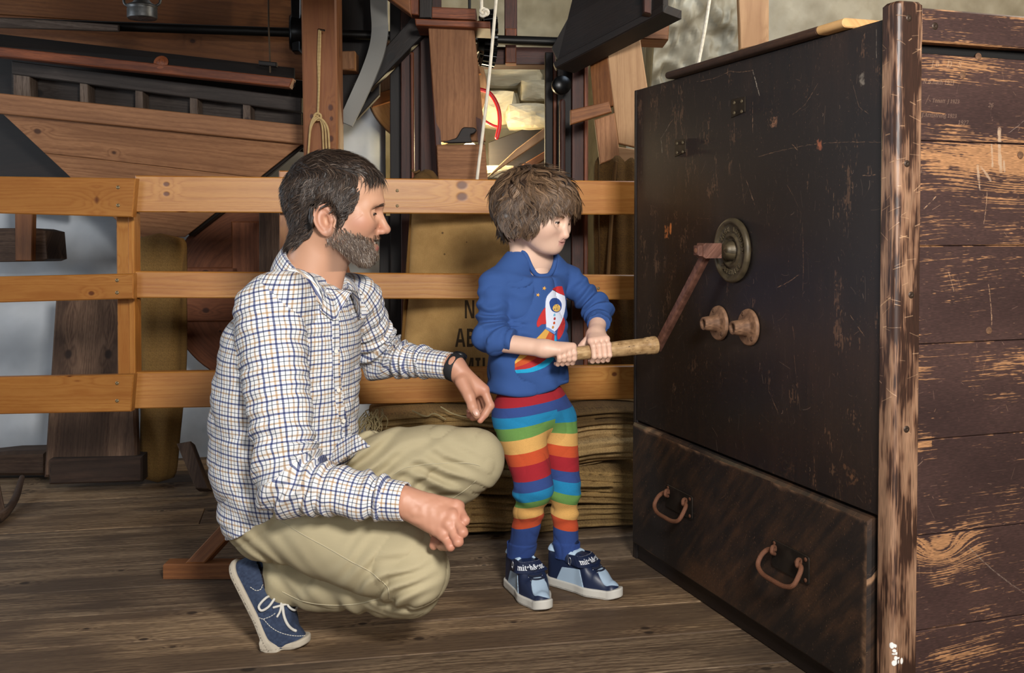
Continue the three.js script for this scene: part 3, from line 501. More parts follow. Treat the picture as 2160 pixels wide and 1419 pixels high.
  part(c1, 'head_block', slab(q4(3.5, [[910, 14], [1004, 18], [1004, 43], [910, 38]]), 0.12, { along: V(1, 0, 0) }), M.orange);
  part(c1, 'head_post', slab(q4(3.49, [[862, -40], [884, -40], [884, 32], [864, 30]]), 0.06, { along: UP }), M.orange); part(c1, 'head_post', slab(q4(3.48, [[884, -40], [910, -40], [910, 38], [884, 38]]), 0.06, { along: UP }), M.black);
  part(c1, 'head_beam', slab(q4(3.45, [[790, -60], [862, -60], [866, 30], [808, -12]]), 0.06, { along: at(866, 30, 3.45).sub(at(808, -12, 3.45)) }), M.brown[0]);
  const sh = new THREE.Shape(); sh.moveTo(0, 0); sh.lineTo(0.075, 0); sh.bezierCurveTo(0.075, 0.012, 0.068, 0.018, 0.072, 0.027); sh.bezierCurveTo(0.09, 0.03, 0.098, 0.046, 0.08, 0.05); sh.lineTo(0.055, 0.052); sh.bezierCurveTo(0.035, 0.052, 0.038, 0.03, 0.022, 0.016); sh.lineTo(-0.02, 0.004); sh.closePath();
  part(c1, 'slide_gate', extrude(sh, at(948, 303, 3.462), V(1, 0.02, 0).normalize(), UP, 0.022, 0.003), M.black);
  // frame of the niche opening
  const f = thing('opening_frame', 'dark timber frame round the lit opening with stones behind', 'frame', at(1170, 1010, 3.8).setY(0));
  part(f, 'lintel', slab(q4(3.94, [[1020, 98], [1172, 100], [1172, 137], [1020, 136]]), 0.1, { along: V(1, 0, 0) }), M.red);
  part(f, 'block', slab(q4(3.88, [[1066, 60], [1089, 60], [1089, 133], [1066, 133]]), 0.06, { along: UP }), M.orange); part(f, 'upper_post', slab(q4(3.89, [[1064, -40], [1091, -40], [1091, 74], [1064, 74]]), 0.06, { along: UP }), M.red);
  const jamb = (x0, x1, y, d, m, nm) => { const a = at(x0, 482, d), b = at(x1, 482, d); part(f, nm, slab([V(a.x, 0, a.z), V(b.x, 0, a.z), at(x1, y, d), at(x0, y, d)], 0.08, { along: UP }), m); };
  jamb(1150, 1167, 110, 3.76, M.black, 'jamb'); jamb(1167, 1175, 134, 3.74, M.orange, 'edge_strip'); jamb(1175, 1206, 100, 3.72, M.black, 'jamb'); jamb(1206, 1233, 60, 3.70, M.red, 'jamb'); jamb(1232, 1241, 96, 3.68, M.orange, 'edge_strip');
  part(f, 'pipe', tube([at(1186, 215, 3.62), at(1186, 420, 3.62)], 0.011), M.red); part(f, 'pulley_block', turned([[0, -0.02], [0.03, -0.02], [0.034, 0], [0.03, 0.02], [0, 0.02]], at(1184, 180, 3.62), V(0.3, 0, 1), 24), M.gear);
  const hd = thing('hopper_hood', 'nearly black sloping hopper hood hanging from the beams', 'hopper', at(1290, 80, 3.4));
  const ha = at(1400, 18, 3.22).sub(at(1172, 138, 3.5));
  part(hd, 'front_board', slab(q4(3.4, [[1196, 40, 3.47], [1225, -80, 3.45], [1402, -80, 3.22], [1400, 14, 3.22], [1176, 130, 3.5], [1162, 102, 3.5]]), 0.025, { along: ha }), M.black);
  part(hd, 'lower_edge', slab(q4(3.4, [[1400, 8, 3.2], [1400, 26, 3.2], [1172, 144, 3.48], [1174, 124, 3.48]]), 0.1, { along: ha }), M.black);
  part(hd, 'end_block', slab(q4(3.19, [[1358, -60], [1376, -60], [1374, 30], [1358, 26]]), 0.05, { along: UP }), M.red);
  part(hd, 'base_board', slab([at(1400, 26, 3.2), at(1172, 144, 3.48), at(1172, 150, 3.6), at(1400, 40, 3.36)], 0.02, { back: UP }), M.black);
  const c2 = thing('wooden_chute', 'pale wooden chute with a nailed cross batten beside the dark cabinet', 'chute', at(1310, 345, 3.6));
  part(c2, 'front_board', slab(q4(3.5, [[1276, 76], [1346, 52], [1370, 210], [1372, 318], [1304, 302]]), 0.025, { along: UP }), M.pale[0]);
  part(c2, 'front_board', slab(q4(3.48, [[1303, 309], [1372, 320], [1372, 345], [1306, 345]]), 0.03, { along: V(1, 0, 0) }), M.pale[1]);
  part(c2, 'side_board', slab(q4(3.5, [[1240, 98, 3.55], [1276, 76, 3.5], [1296, 222, 3.5], [1252, 236, 3.55]]), 0.02, { along: UP }), M.brown[0]);
  part(c2, 'side_board', slab(q4(3.48, [[1254, 252], [1296, 238], [1308, 330], [1266, 346]]), 0.022, { along: UP }), M.hopper[1]);
  part(c2, 'batten', slab(q4(3.45, [[1203, 232], [1284, 213], [1291, 236], [1203, 263]]), 0.024, { along: V(1, 0.2, 0) }), M.brown[1]);
  for (const [i, pts, m] of [[0, [[1352, 46], [1412, 50], [1410, 84], [1354, 82]], 0], [1, [[1338, 38], [1384, 42], [1372, 52], [1338, 50]], 1]]) solo('timber_block', slab(q4(3.62 - i * 0.04, pts), 0.14, { along: V(1, 0, 0) }), M.brown[m], i ? 'thin orange wood wedge on top of the wall block' : 'rough wood block built into the stone wall beside the pale chute', 'block');
  solo('wall_plank', slab(q4(3.42, [[1556, -60], [1622, -60], [1622, 92], [1562, 104]]), 0.03, { along: UP }), M.pale[1], 'upright pale plank against the stone wall above the cabinet', 'plank');
  const cr3 = std({ map: weaveTex(4, 1, '#b8ad97', '#f4eddd', 20, true), roughness: 0.85 });
  solo('rope', tube([at(1050, -40, 3.3), at(1030, 180, 3.3), at(1007, 372, 3.3), at(1000, 440, 3.34)], 0.0052, 60, 8), cr3, 'white rope slanting down in front of the leaning chute', 'rope');
  const st = thing('rope', 'short white rope end tied in a knot by the black gear', 'rope', at(1018, 28, 3.3)); part(st, 'strand', tube([at(1015, -40, 3.28), at(1016, 18, 3.28)], 0.005), cr3);
  part(st, 'knot', [new THREE.TorusKnotGeometry(0.009, 0.0048, 60, 8, 2, 3).translate(...at(1021, 26, 3.28).toArray())], cr3);
  solo('rope', tube([at(1502, -40, 3.3), at(1488, 55, 3.3), at(1468, 160, 3.3)], 0.0056, 30, 8), cr3, 'white rope running down behind the dark cabinet by the stone wall', 'rope');
}
// ---------------------------------------------------------------- behind and under the fence
{
  const w = thing('pulley_disc', 'big round red brown wooden wheel standing behind the fence', 'wheel', at(548, 830, 3.8));
  const c = at(548, 620, 3.88), ax = V(0.05, 0, 1).normalize(), rot = new THREE.Quaternion().setFromUnitVectors(V(0, 0, 1), ax);
  part(w, 'disc', turned([[0, -0.06], [0.33, -0.06], [0.339, -0.05], [0.339, -0.005], [0.332, 0], [0, 0]], c, ax, 72), wood(T.rough[0], '#b07d60', 0.7, 0.0012));
  for (let k = 0; k < 4; k++) { const a = k * Math.PI / 2, u = V(Math.cos(a), Math.sin(a), 0).applyQuaternion(rot), v = V(-Math.sin(a), Math.cos(a), 0).applyQuaternion(rot); part(w, 'panel', slab([[0.075, -0.1], [0.27, -0.1], [0.27, 0.1], [0.075, 0.1]].map(([p, q]) => c.clone().addScaledVector(u, p).addScaledVector(v, q).addScaledVector(ax, 0.014)), 0.014, { along: u, c: 0.004 }), wood(T.rough[1], '#bd8768', 0.65, 0.0012)); }
  part(w, 'hub', turned([[0.0, 0], [0.07, 0], [0.07, 0.03], [0.055, 0.05], [0.05, 0.01], [0, 0.008]], c, ax, 32), M.gear);
  solo('upright_board', slab([at(546, 440, 3.62), at(602, 440, 3.62), at(604, 1050, 3.62), at(548, 1050, 3.62)], 0.03, { along: UP }), M.old, 'grey brown upright board in front of the wooden wheel', 'board');
  solo('leaning_board', slab([at(118, 606, 3.72), at(276, 606, 3.72), at(290, 1006, 3.6), at(92, 1006, 3.6)], 0.035, { along: UP, c: 0.008 }), wood(T.dark, '#b09c88', 0.85, 0.002), 'wide dark weathered board leaning against the white wall', 'board');
  const bk = thing('wall_bracket', 'brown timber bracket block strapped to the white wall', 'bracket', at(40, 550, 3.8));
  part(bk, 'block', slab(q4(3.72, [[-40, 481], [72, 481], [96, 487], [101, 546], [88, 551], [-40, 553]]), 0.16, { along: V(1, 0, 0) }), M.old);
  part(bk, 'strap', slab(q4(3.69, [[30, 380], [70, 380], [67, 550], [32, 550]]), 0.03, { along: UP }), M.brown[0]);
  solo('floor_timber', slab([at(-60, 960, 3.74), at(14, 952, 3.74), at(98, 950, 3.74), at(98, 1004, 3.74), at(4, 1004, 3.74), at(-60, 1004, 3.74)], 0.12, { along: V(1, 0, 0), c: 0.012 }), M.old, 'dark timber with a rounded end lying below the white wall', 'timber');
  solo('floor_timber', slab([at(103, 970, 3.56), at(300, 962, 3.6), at(300, 1016, 3.6), at(103, 1022, 3.56)], 0.1, { along: V(1, 0, 0), c: 0.006 }), wood(T.dark, '#6d5c4e', 0.85, 0.002), 'squared dark timber at the foot of the leaning board', 'timber');
  solo('timber_prop', slab([at(372, 935, 3.62), at(402, 930, 3.62), at(440, 1030, 3.55), at(412, 1030, 3.55)], 0.05, { along: UP }), M.old, 'slanting dark prop behind the man beside the canvas tube', 'prop');
  solo('dark_panel', slab(q4(3.86, [[-60, 200], [20, 235], [150, 372], [150, 452], [-60, 420]]), 0.03, { along: V(1, 0.1, 0) }), M.black, 'dark flat mass below the slanting hopper edge', 'plank');  // flat dark panel filling the dark area beside the hopper edge
  const rk = thing('rocker_foot', 'curved iron shod wooden foot standing at the edge of the floor', 'foot', floorAt(0, 1100));
  const cv = [floorAt(-60, 1130), floorAt(0, 1100), floorAt(30, 1072), floorAt(47, 1040)].map((p, i) => p.add(V(0, [0.012, 0.012, 0.025, 0.055][i], 0)));
  part(rk, 'runner', loft(new THREE.CatmullRomCurve3(cv), (t) => 0.017 - 0.008 * t, 24, 10), M.old); part(rk, 'upright', bar(floorAt(-8, 1092).add(V(0, 0.01, 0)), floorAt(-22, 1080).add(V(-0.01, 0.16, 0)), 0.05, 0.03), M.old);
  // hurricane lantern
  const lp = at(300, 40, 3.3), ln = thing('hurricane_lantern', 'grey metal hurricane lantern hanging from the ceiling', 'lantern', lp.clone());
  part(ln, 'fuel_tank', turned([[0, 0], [0.043, 0], [0.046, 0.004], [0.046, 0.03], [0.043, 0.034], [0.047, 0.036], [0.047, 0.042], [0.03, 0.05], [0.02, 0.062], [0, 0.062]], lp, UP, 36), M.zinc);
  part(ln, 'burner', turned([[0.012, 0.06], [0.02, 0.065], [0.02, 0.08], [0.01, 0.085], [0, 0.085]], lp, UP, 20), M.zinc);
  part(ln, 'globe', turned([[0.022, 0.075], [0.034, 0.1], [0.038, 0.125], [0.03, 0.16], [0.024, 0.175]], lp, UP, 28), M.glass);
  for (const s of [-1, 1]) part(ln, 'side_tube', tube([[0.04, 0.04], [0.055, 0.048], [0.058, 0.075], [0.056, 0.15], [0.048, 0.2], [0.02, 0.215]].map(([x, y]) => lp.clone().add(V(x * s, y, 0))), 0.0045, 40, 8), M.zinc);
  part(ln, 'chimney', turned([[0.026, 0.175], [0.032, 0.19], [0.028, 0.22], [0.012, 0.235], [0, 0.236]], lp, UP, 24), M.zinc);
  part(ln, 'bail', tube([lp.clone().add(V(-0.05, 0.19, 0)), lp.clone().add(V(-0.03, 0.3, 0)), lp.clone().add(V(0, 0.33, 0)), lp.clone().add(V(0.03, 0.3, 0)), lp.clone().add(V(0.05, 0.19, 0))], 0.002), M.zinc); part(ln, 'hook', tube([lp.clone().add(V(0, 0.328, 0)), V(lp.x, 2.62, lp.z)], 0.002), M.gear);
  // rubble, timbers and a hose in the lit opening
  const rubble = (seed, P, rx, ry, rz) => { const g = new THREE.IcosahedronGeometry(1, 5), p = g.attributes.position, v = V(0, 0, 0); for (let i = 0; i < p.count; i++) { v.fromBufferAttribute(p, i); const m = Math.max(Math.abs(v.x), Math.abs(v.y), Math.abs(v.z)), sq2 = lerp(1, 1 / m, 0.62) * (1 + 0.10 * fbm3(v.x * 2.2 + seed * 9, v.y * 2.2, v.z * 2.2, 3)); p.setXYZ(i, P.x + v.x * rx * sq2, P.y + v.y * ry * sq2, P.z + v.z * rz * sq2); } g.deleteAttribute('normal'); g.computeVertexNormals(); return g; };
  const names = [[1112, 248, 4.35, 0.09, 0.055, 'square limewashed stone block in the lit opening'], [1042, 232, 4.55, 0.1, 0.08, 'rounded pale stone behind the red hose'], [1140, 196, 4.6, 0.1, 0.05, 'flat pale stone high in the lit opening'], [1070, 170, 4.65, 0.16, 0.05, 'long ochre stone under the dark lintel'], [1045, 365, 4.3, 0.09, 0.03, 'low white stone at the foot of the lit opening'], [760, 350, 4.35, 0.1, 0.12, 'pale stone beside the man seen below the grey belt']];
  names.forEach(([x, y, d, a, b, label], i) => solo('wall_stone', rubble(i + 1, at(x, y, d), a, b, 0.1), M.limed, label, 'stone'));
  solo('red_hose', tube([[1010, 188], [1032, 196], [1050, 225], [1054, 260], [1048, 290]].map(([x, y]) => at(x, y, 4.15)), 0.0085, 50, 10), std({ color: lin('#d0232a'), roughness: 0.4 }), 'thick red hose curving down in the lit opening', 'hose');
  solo('red_hose', tube([[1010, 240], [1022, 254], [1038, 264], [1050, 268]].map(([x, y]) => at(x, y, 4.17)), 0.006, 30, 8), std({ color: lin('#c9242b'), roughness: 0.4 }), 'thin red hose ending at the bend of the thick one', 'hose');
  solo('stair_timber', slab(q4(4.2, [[1060, 372], [1150, 318], [1150, 335], [1095, 372]]), 0.05, { along: V(1, 0.5, 0) }), M.brown[0], 'slanting timber string low in the lit opening', 'timber');
  solo('stair_timber', slab(q4(4.15, [[1030, 372], [1150, 290], [1150, 268], [1088, 315], [1040, 360]]), 0.03, { along: V(1, 0.6, 0) }), M.pale[1], 'pale slanting board above the timber string in the opening', 'board');
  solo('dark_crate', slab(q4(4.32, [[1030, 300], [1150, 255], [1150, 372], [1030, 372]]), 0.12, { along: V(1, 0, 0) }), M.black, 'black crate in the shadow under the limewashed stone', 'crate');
}
// ---------------------------------------------------------------- the dark cabinet with its crank
const C0 = V(0.337, 0, -2.87), e1 = V(0.343, 0, 1).normalize(), e2 = V(e1.z, 0, -e1.x), cn = e2.clone().negate();   // front runs along e1 towards the camera, the side along e2
const onC = (x, y, off = 0) => hit(x, y, C0.clone().addScaledVector(cn, off), cn);
const cUV = (x, y, off = 0) => { const p = onC(x, y, off).sub(C0); return [p.dot(e1), p.y]; };
const cP = (u, v, off = 0) => C0.clone().addScaledVector(e1, u).addScaledVector(cn, off).setY(v);
const sP = (w, v, u) => C0.clone().addScaledVector(e1, u).addScaledVector(e2, w).setY(v);
{
  const FW = 1.10, FH = 1.32;
  const rs = rng(91);
  function strokes(g, list, toXY) { // hand made scratches: broken, wavering lines of uneven strength
    for (const [col, w, pts] of list) { const P = pts.map((p) => toXY(...p)), base = /,([\d.]+)\)$/.exec(col); g.strokeStyle = col; g.lineCap = 'round'; const ox = (rs() - 0.5) * 2;
      for (let i = 0; i < P.length - 1; i++) { const [a, b] = P[i], [c, d] = P[i + 1], L = Math.hypot(c - a, d - b), n = Math.max(2, Math.round(L / 7)); let x = a, y = b; for (let k = 1; k <= n; k++) { const bow = Math.sin(k / n * Math.PI) * L * 0.03 * ox, X = a + (c - a) * k / n + (k < n ? (rs() - 0.5) * 1.6 - bow * (d - b) / L : 0), Y = b + (d - b) * k / n + (k < n ? (rs() - 0.5) * 1.6 + bow * (c - a) / L : 0); g.globalAlpha = rs() < 0.14 ? 0.08 : 0.35 + 0.6 * rs(); g.lineWidth = w * (0.55 + 0.7 * rs()); g.beginPath(); g.moveTo(x, y); g.lineTo(X, Y); g.stroke(); x = X; y = Y; } } }
    g.globalAlpha = 1; }
  function fill(g, w, h, f) { const im = g.createImageData(w, h), o = [0, 0, 0]; for (let y = 0, i = 0; y < h; y++) for (let x = 0; x < w; x++, i += 4) { f(x, y, o); im.data[i] = o[0]; im.data[i + 1] = o[1]; im.data[i + 2] = o[2]; im.data[i + 3] = 255; } g.putImageData(im, 0, 0); }
  const mixc = (o, c, t) => { for (let k = 0; k < 3; k++) o[k] += (c[k] - o[k]) * t; };
  // front: black brown paint, worn brown in patches, scratched
  const frontTex = canvasTex(1280, 1536, (g, w, h) => {
    const base = [24, 19, 18], brown = [50, 34, 26], tan = [128, 92, 66];
    fill(g, w, h, (x, y, o) => {
      const u = x / w * FW, v = (1 - y / h) * FH, big = fbm2(u * 3.2 + 4, v * 3.2 + 1, 4), st = fbm2(u * 60, v * 5 + 9, 3), f = n2(u * 700, v * 40) * 0.5 + n2(u * 300, v * 300) * 0.5;
      o[0] = base[0]; o[1] = base[1]; o[2] = base[2];
      mixc(o, brown, clamp(big * 0.9 + 0.10 + st * 0.35, 0, 0.7));
      for (let k = 0; k < 3; k++) o[k] *= 1 + 0.16 * f;
      const wear = fbm2(u * 30 + 7, v * 16, 4) * 0.8 + 0.35 * fbm2(u * 4, v * 4 + 20, 2) + 0.22 * n2(u * 500, v * 60) + 0.16 * n2(u * 250, v * 250); if (wear > 0.44) mixc(o, tan, clamp((wear - 0.44) * 5, 0, 0.5));
      const dust = n2(u * 520, v * 520); if (dust > 0.93) mixc(o, tan, 0.6);
    });
    const r = rng(4), T = (px, py) => { const [u, v] = cUV(px, py); return [u / FW * w, (1 - v / FH) * h]; };
    for (let i = 0; i < 1100; i++) { const x = r() * w, y = r() * h, a = r() < 0.55 ? Math.PI / 2 + (r() - 0.5) * 0.7 : r() * Math.PI, l = 6 + 70 * r() * r() * r(), b = 80 + r() * 80; g.strokeStyle = `rgba(${b + 40},${b + 8},${b - 18},${0.22 + 0.5 * r() * r()})`; g.lineWidth = 0.8 + 1.4 * r() * r(); g.beginPath(); g.moveTo(x, y); g.quadraticCurveTo(x + Math.cos(a) * l / 2 + r() * 6, y + Math.sin(a) * l / 2 + r() * 6, x + Math.cos(a) * l, y + Math.sin(a) * l); g.stroke(); }
    const tn = 'rgba(176,132,96,0.75)', lt = 'rgba(190,175,155,0.75)', dk = 'rgba(120,86,60,0.6)';
    strokes(g, [[lt, 3, [[1588, 148], [1602, 201]]], [tn, 1.6, [[1470, 172], [1540, 150], [1588, 148]]], [lt, 1.6, [[1412, 262], [1394, 292], [1397, 322]]], [tn, 1.4, [[1420, 252], [1412, 262]]], [lt, 1.4, [[1390, 232], [1391, 262]]], [tn, 2.5, [[1588, 215], [1588, 280]]], [tn, 1.4, [[1800, 180], [1812, 225], [1832, 240]]], [tn, 1.4, [[1725, 176], [1700, 218], [1672, 242]]], [tn, 2, [[1671, 305], [1684, 318]]], [tn, 1.4, [[1560, 345], [1570, 430]]], [tn, 2, [[1574, 380], [1592, 432]]], [tn, 2, [[1758, 402], [1757, 462]]], [dk, 3, [[1693, 480], [1693, 625]]], [dk, 2, [[1660, 390], [1690, 450], [1688, 470]]], [tn, 1.6, [[1820, 370], [1850, 368]]], [tn, 2, [[1640, 606], [1684, 580]]], [tn, 2, [[1794, 665], [1826, 712]]], [tn, 1.6, [[1802, 706], [1815, 696]]], [dk, 2.4, [[1675, 750], [1684, 850]]], [tn, 1.6, [[1620, 820], [1650, 890]]], [dk, 5, [[1672, 690], [1676, 716]]], [lt, 1.2, [[1352, 205], [1352, 380]]], [lt, 1.3, [[1849, 55], [1849, 122]]], [dk, 3, [[1770, 1010], [1774, 1060]]], [tn, 1.3, [[1600, 330], [1860, 300]]], [dk, 1.3, [[1470, 460], [1500, 462]]]], T);
    const blot = (px, py, rw, rh, c) => { const [x, y] = T(px, py); g.fillStyle = c; for (let i = 0; i < 26; i++) { g.beginPath(); g.ellipse(x + (r() - 0.5) * rw, y + (r() - 0.5) * rh, 1 + r() * 5, 1 + r() * 7, r() * 3, 0, 7); g.fill(); } };
    blot(1406, 489, 22, 34, 'rgba(196,112,58,0.5)'); blot(1414, 482, 8, 30, 'rgba(206,120,60,0.5)'); blot(1632, 258, 26, 22, 'rgba(160,110,80,0.4)'); blot(1728, 304, 16, 20, 'rgba(150,84,58,0.45)'); blot(1818, 168, 12, 22, 'rgba(120,112,100,0.35)'); blot(1660, 990, 60, 50, 'rgba(130,84,56,0.14)'); blot(1795, 1005, 46, 40, 'rgba(150,100,66,0.22)');
  }, [FW, FH]);
  const drawerTex = canvasTex(1280, 400, (g, w, h) => {
    const base = [27, 20, 17], brown = [72, 48, 31], tan = [172, 132, 98];
    fill(g, w, h, (x, y, o) => {
      const u = x / w * FW, v = (1 - y / h) * 0.34, d = u * 0.8 + v * 0.6, big = fbm2(u * 5 + 14, v * 6 + 3, 4), st = fbm2(d * 12 + 3, (v - u) * 50, 3), f = n2(u * 400, v * 400);
      o[0] = base[0]; o[1] = base[1]; o[2] = base[2]; mixc(o, brown, clamp(big * 1.3 + 0.25 + st * 0.7, 0, 0.9)); for (let k = 0; k < 3; k++) o[k] *= 1 + 0.14 * f;
      const edge = Math.max(smoothstep(v + 0.010 * fbm2(u * 22, 3, 3), 0.318, 0.330), smoothstep(u + 0.012 * fbm2(v * 25, 8, 3), 0.998, 1.012) * 0.7); mixc(o, tan, clamp(edge * (0.55 + 0.6 * fbm2(u * 40, v * 90, 3)), 0, 0.85));
      if (n2(u * 480, v * 480 + 7) > 0.92) mixc(o, tan, 0.5);
    });
    const r = rng(14); for (let i = 0; i < 160; i++) { const x = r() * w, y = r() * h, a = r() * Math.PI, l = 4 + 50 * r() * r() * r(); g.strokeStyle = `rgba(150,106,70,${0.1 + 0.3 * r() * r()})`; g.lineWidth = 1 + r(); g.beginPath(); g.moveTo(x, y); g.lineTo(x + Math.cos(a) * l, y + Math.sin(a) * l); g.stroke(); }
    for (const [x, y] of [[330, 190], [560, 230], [540, 120]]) { g.fillStyle = 'rgba(10,6,5,0.9)'; g.beginPath(); g.ellipse(x, y, 3, 4, 0, 0, 7); g.fill(); }
  }, [FW, 0.34]);
  // side: paint worn away along the grain down to orange wood
  const SW = 0.5, SH = 1.32;
  const sideTex = canvasTex(800, 2048, (g, w, h) => {
    const P1 = [52, 36, 34], P2 = [70, 50, 46], wd = [172, 126, 86], wd2 = [128, 88, 60];
    fill(g, w, h, (x, y, o) => {
      const u = x / w * SW, v = (1 - y / h) * SH, t = 0.5 + fbm2(u * 4, v * 9, 3), lo = clamp(1 - v / 0.42, 0, 1);
      o[0] = P1[0]; o[1] = P1[1]; o[2] = P1[2]; mixc(o, P2, clamp(t, 0, 1));
      const kn = Math.hypot((u - 0.115) * 0.55, v - 0.315), grain = n2(u * 14 + fbm2(u * 5, v * 6) * 2, v * 640 + 26 * Math.exp(-kn * kn * 900) + 18 * fbm2(u * 3 + 5, v * 5, 2)), fine = n2(u * 120, v * 1100), patch = fbm2(u * 7 + 3, v * 15 + 11, 4);
      let wr = grain * 0.55 + fine * 0.3 + patch * 0.95 - 0.44;
      wr += 0.95 * Math.exp(-Math.pow((v - 1.035) / 0.032, 2)) + 0.55 * Math.exp(-Math.pow((v - 0.985) / 0.012, 2)) + 0.36 * Math.exp(-Math.pow((v - 1.205) / 0.022, 2)) + 0.5 * Math.exp(-Math.pow((v - 0.52) / 0.012, 2)) * (u < 0.09 ? 1 : 0) + 0.3 * Math.exp(-kn * kn * 500) + 0.24 * Math.exp(-Math.pow((v - 0.62) / 0.09, 2));
      if (v > 1.1 && v < 1.17) wr -= 0.3;
      if (wr > 0) { const e = clamp(wr * 5, 0, 1); mixc(o, wd2, e * 0.5); mixc(o, wd, e * clamp(0.45 + wr, 0, 0.85)); }
      for (let k = 0; k < 3; k++) o[k] *= 1 + 0.14 * n2(u * 160, v * 900);
    });
    const r = rng(24);
    for (let i = 0; i < 420; i++) { const x = r() * w, y = r() * h, a = r() < 0.4 ? (r() - 0.5) * 0.5 : r() * Math.PI, l = 5 + 70 * r() * r() * r(), b = 150 + r() * 40; g.strokeStyle = `rgba(${b + 20},${b - 18},${b - 50},${0.2 + 0.5 * r() * r()})`; g.lineWidth = 0.8 + 2.2 * r() * r(); g.beginPath(); g.moveTo(x, y); g.quadraticCurveTo(x + Math.cos(a) * l / 2 + 6 * (r() - 0.5), y + Math.sin(a) * l / 2, x + Math.cos(a) * l, y + Math.sin(a) * l); g.stroke(); }
    const T = (px, py) => { const p = hit(px, py, sP(0, 0, 1.062), e1).sub(C0); return [p.dot(e2) / SW * w, (1 - p.y / SH) * h]; };
    const pl = 'rgba(178,150,124,0.85)';
    strokes(g, [[pl, 12, [[2108, 268], [2112, 360]]], [pl, 7, [[2092, 300], [2094, 350]]], [pl, 9, [[2063, 350], [2068, 400]]], [pl, 8, [[2070, 352], [2090, 380]]], [pl, 8, [[2118, 330], [2120, 362]]], ['rgba(200,160,120,0.8)', 3, [[1950, 440], [1978, 412]]], ['rgba(200,160,120,0.7)', 2.5, [[2083, 402], [2076, 472]]], ['rgba(200,160,120,0.7)', 2.5, [[2000, 570], [2012, 614]]], ['rgba(200,160,120,0.7)', 3, [[2085, 600], [2092, 690]]], ['rgba(150,135,120,0.6)', 4, [[2040, 1150], [2160, 1250]]], ['rgba(190,175,160,0.7)', 2, [[2128, 280], [2160, 255]]]], T);
    g.fillStyle = 'rgba(190,158,128,0.5)'; const words = [['J.B', 22, 1964, 140], ['D', 26, 1996, 142], ['S', 24, 2020, 142], ['N.B.nath 1921', 17, 1946, 176], ['Tonatt  J 1923', 15, 1966, 216], ['J.Armstrong 1923', 15, 1944, 246], ['1927', 17, 2020, 262], ['26', 17, 2084, 226]];
    for (const [t, s, px, py] of words) { const [x, y] = T(px, py); g.font = `italic ${s}px serif`; g.fillText(t, x, y); }
  }, [SW, SH]);
  const postTex = canvasTex(256, 2048, (g, w, h) => {
    const P1 = [52, 33, 25], wd = [150, 117, 92], wd2 = [108, 77, 58];
    fill(g, w, h, (x, y, o) => {
      const u = x / w * 0.2, v = (1 - y / h) * 1.34; o[0] = P1[0]; o[1] = P1[1]; o[2] = P1[2];
      const gr = n2(u * 480, v * 16) * 0.55 + n2(u * 1500, v * 40) * 0.45, pt = fbm2(u * 34 + 2, v * 11, 4), lowly = v < 0.62 ? 0.22 * smoothstep(0.62 - v, 0, 0.1) : 0; let wr = gr * 0.5 + pt * 1.3 - 0.06 + lowly + 0.18 * n2(v * 5, 3);
      if (wr > 0) { mixc(o, wd2, clamp(wr * 6, 0, 0.9)); mixc(o, wd, clamp((wr - 0.12) * 1.9, 0, 0.8)); }
      for (let k = 0; k < 3; k++) o[k] *= 1 + 0.12 * n2(u * 700, v * 60);
    });
    const r = rng(5); for (let i = 0; i < 130; i++) { const x = r() * w, y = r() * h * 0.6, l = 8 + 30 * r(), a = (r() - 0.5) * 1.6; g.strokeStyle = 'rgba(210,172,132,0.55)'; g.lineWidth = 1 + 3 * r() * r(); g.beginPath(); g.moveTo(x, y); g.lineTo(x + Math.cos(a) * l, y + Math.sin(a) * l); g.stroke(); }
    g.fillStyle = '#e8e6e2'; for (let i = 0; i < 14; i++) { g.beginPath(); g.ellipse(118 + r() * 26, 1790 + r() * 60, 1 + r() * 5, 2 + r() * 8, 0, 0, 7); g.fill(); }
  }, [0.2, 1.34]);
  const paintM = (t, rough, bump) => std({ map: t, roughness: rough, bumpMap: t, bumpScale: bump });
  const front = paintM(frontTex, 0.42, 0.0006), side = paintM(sideTex, 0.5, 0.0012), drawerM = paintM(drawerTex, 0.55, 0.0012), postM = paintM(postTex, 0.45, 0.0012), dark = wood(T.dark, '#33261f', 0.55, 0.001), lidM = wood(T.dark, '#80634a', 0.85, 0.004);
  const bronze = std({ map: T.iron, color: lin('#8f7f63'), roughness: 0.5, metalness: 0.35, bumpMap: T.iron, bumpScale: 0.0015 }), spig = std({ map: T.metal, color: lin('#b39a80'), roughness: 0.7, metalness: 0.1, bumpMap: T.metal, bumpScale: 0.001 }), rust = std({ map: T.metal, color: lin('#a5847a'), roughness: 0.55, metalness: 0.35, bumpMap: T.metal, bumpScale: 0.002 }), rust2 = std({ map: T.metal, color: lin('#b0866c'), roughness: 0.65, metalness: 0.15, bumpMap: T.metal, bumpScale: 0.0015 }), gap = std({ color: lin('#0b0908'), roughness: 0.9 });
  const cab = thing('machine_cabinet', 'tall black scratched wooden machine cabinet with a hand crank and a low drawer', 'cabinet', cP(0.55, 0, -0.4));
  const dTop = cUV(1350, 893)[1], dR = cUV(1846, 1092)[0], top = 1.287;
  part(cab, 'front_panel', slab([cP(0.012, dTop + 0.006), cP(1.028, dTop + 0.006), cP(1.028, top), cP(0.012, top)], 0.025, { along: e1, origin: cP(0, 0), back: e2, c: 0.0015 }), front);
  part(cab, 'stile', slab([cP(0, 0, 0.002), cP(0.012, 0, 0.002), cP(0.012, top, 0.002), cP(0, top, 0.002)], 0.03, { along: UP, back: e2, c: 0.0015 }), dark);
  part(cab, 'stile', slab([cP(1.029, 0, 0.003), cP(1.042, 0, 0.003), cP(1.042, top, 0.003), cP(1.029, top, 0.003)], 0.03, { along: UP, back: e2, c: 0.002 }), dark);
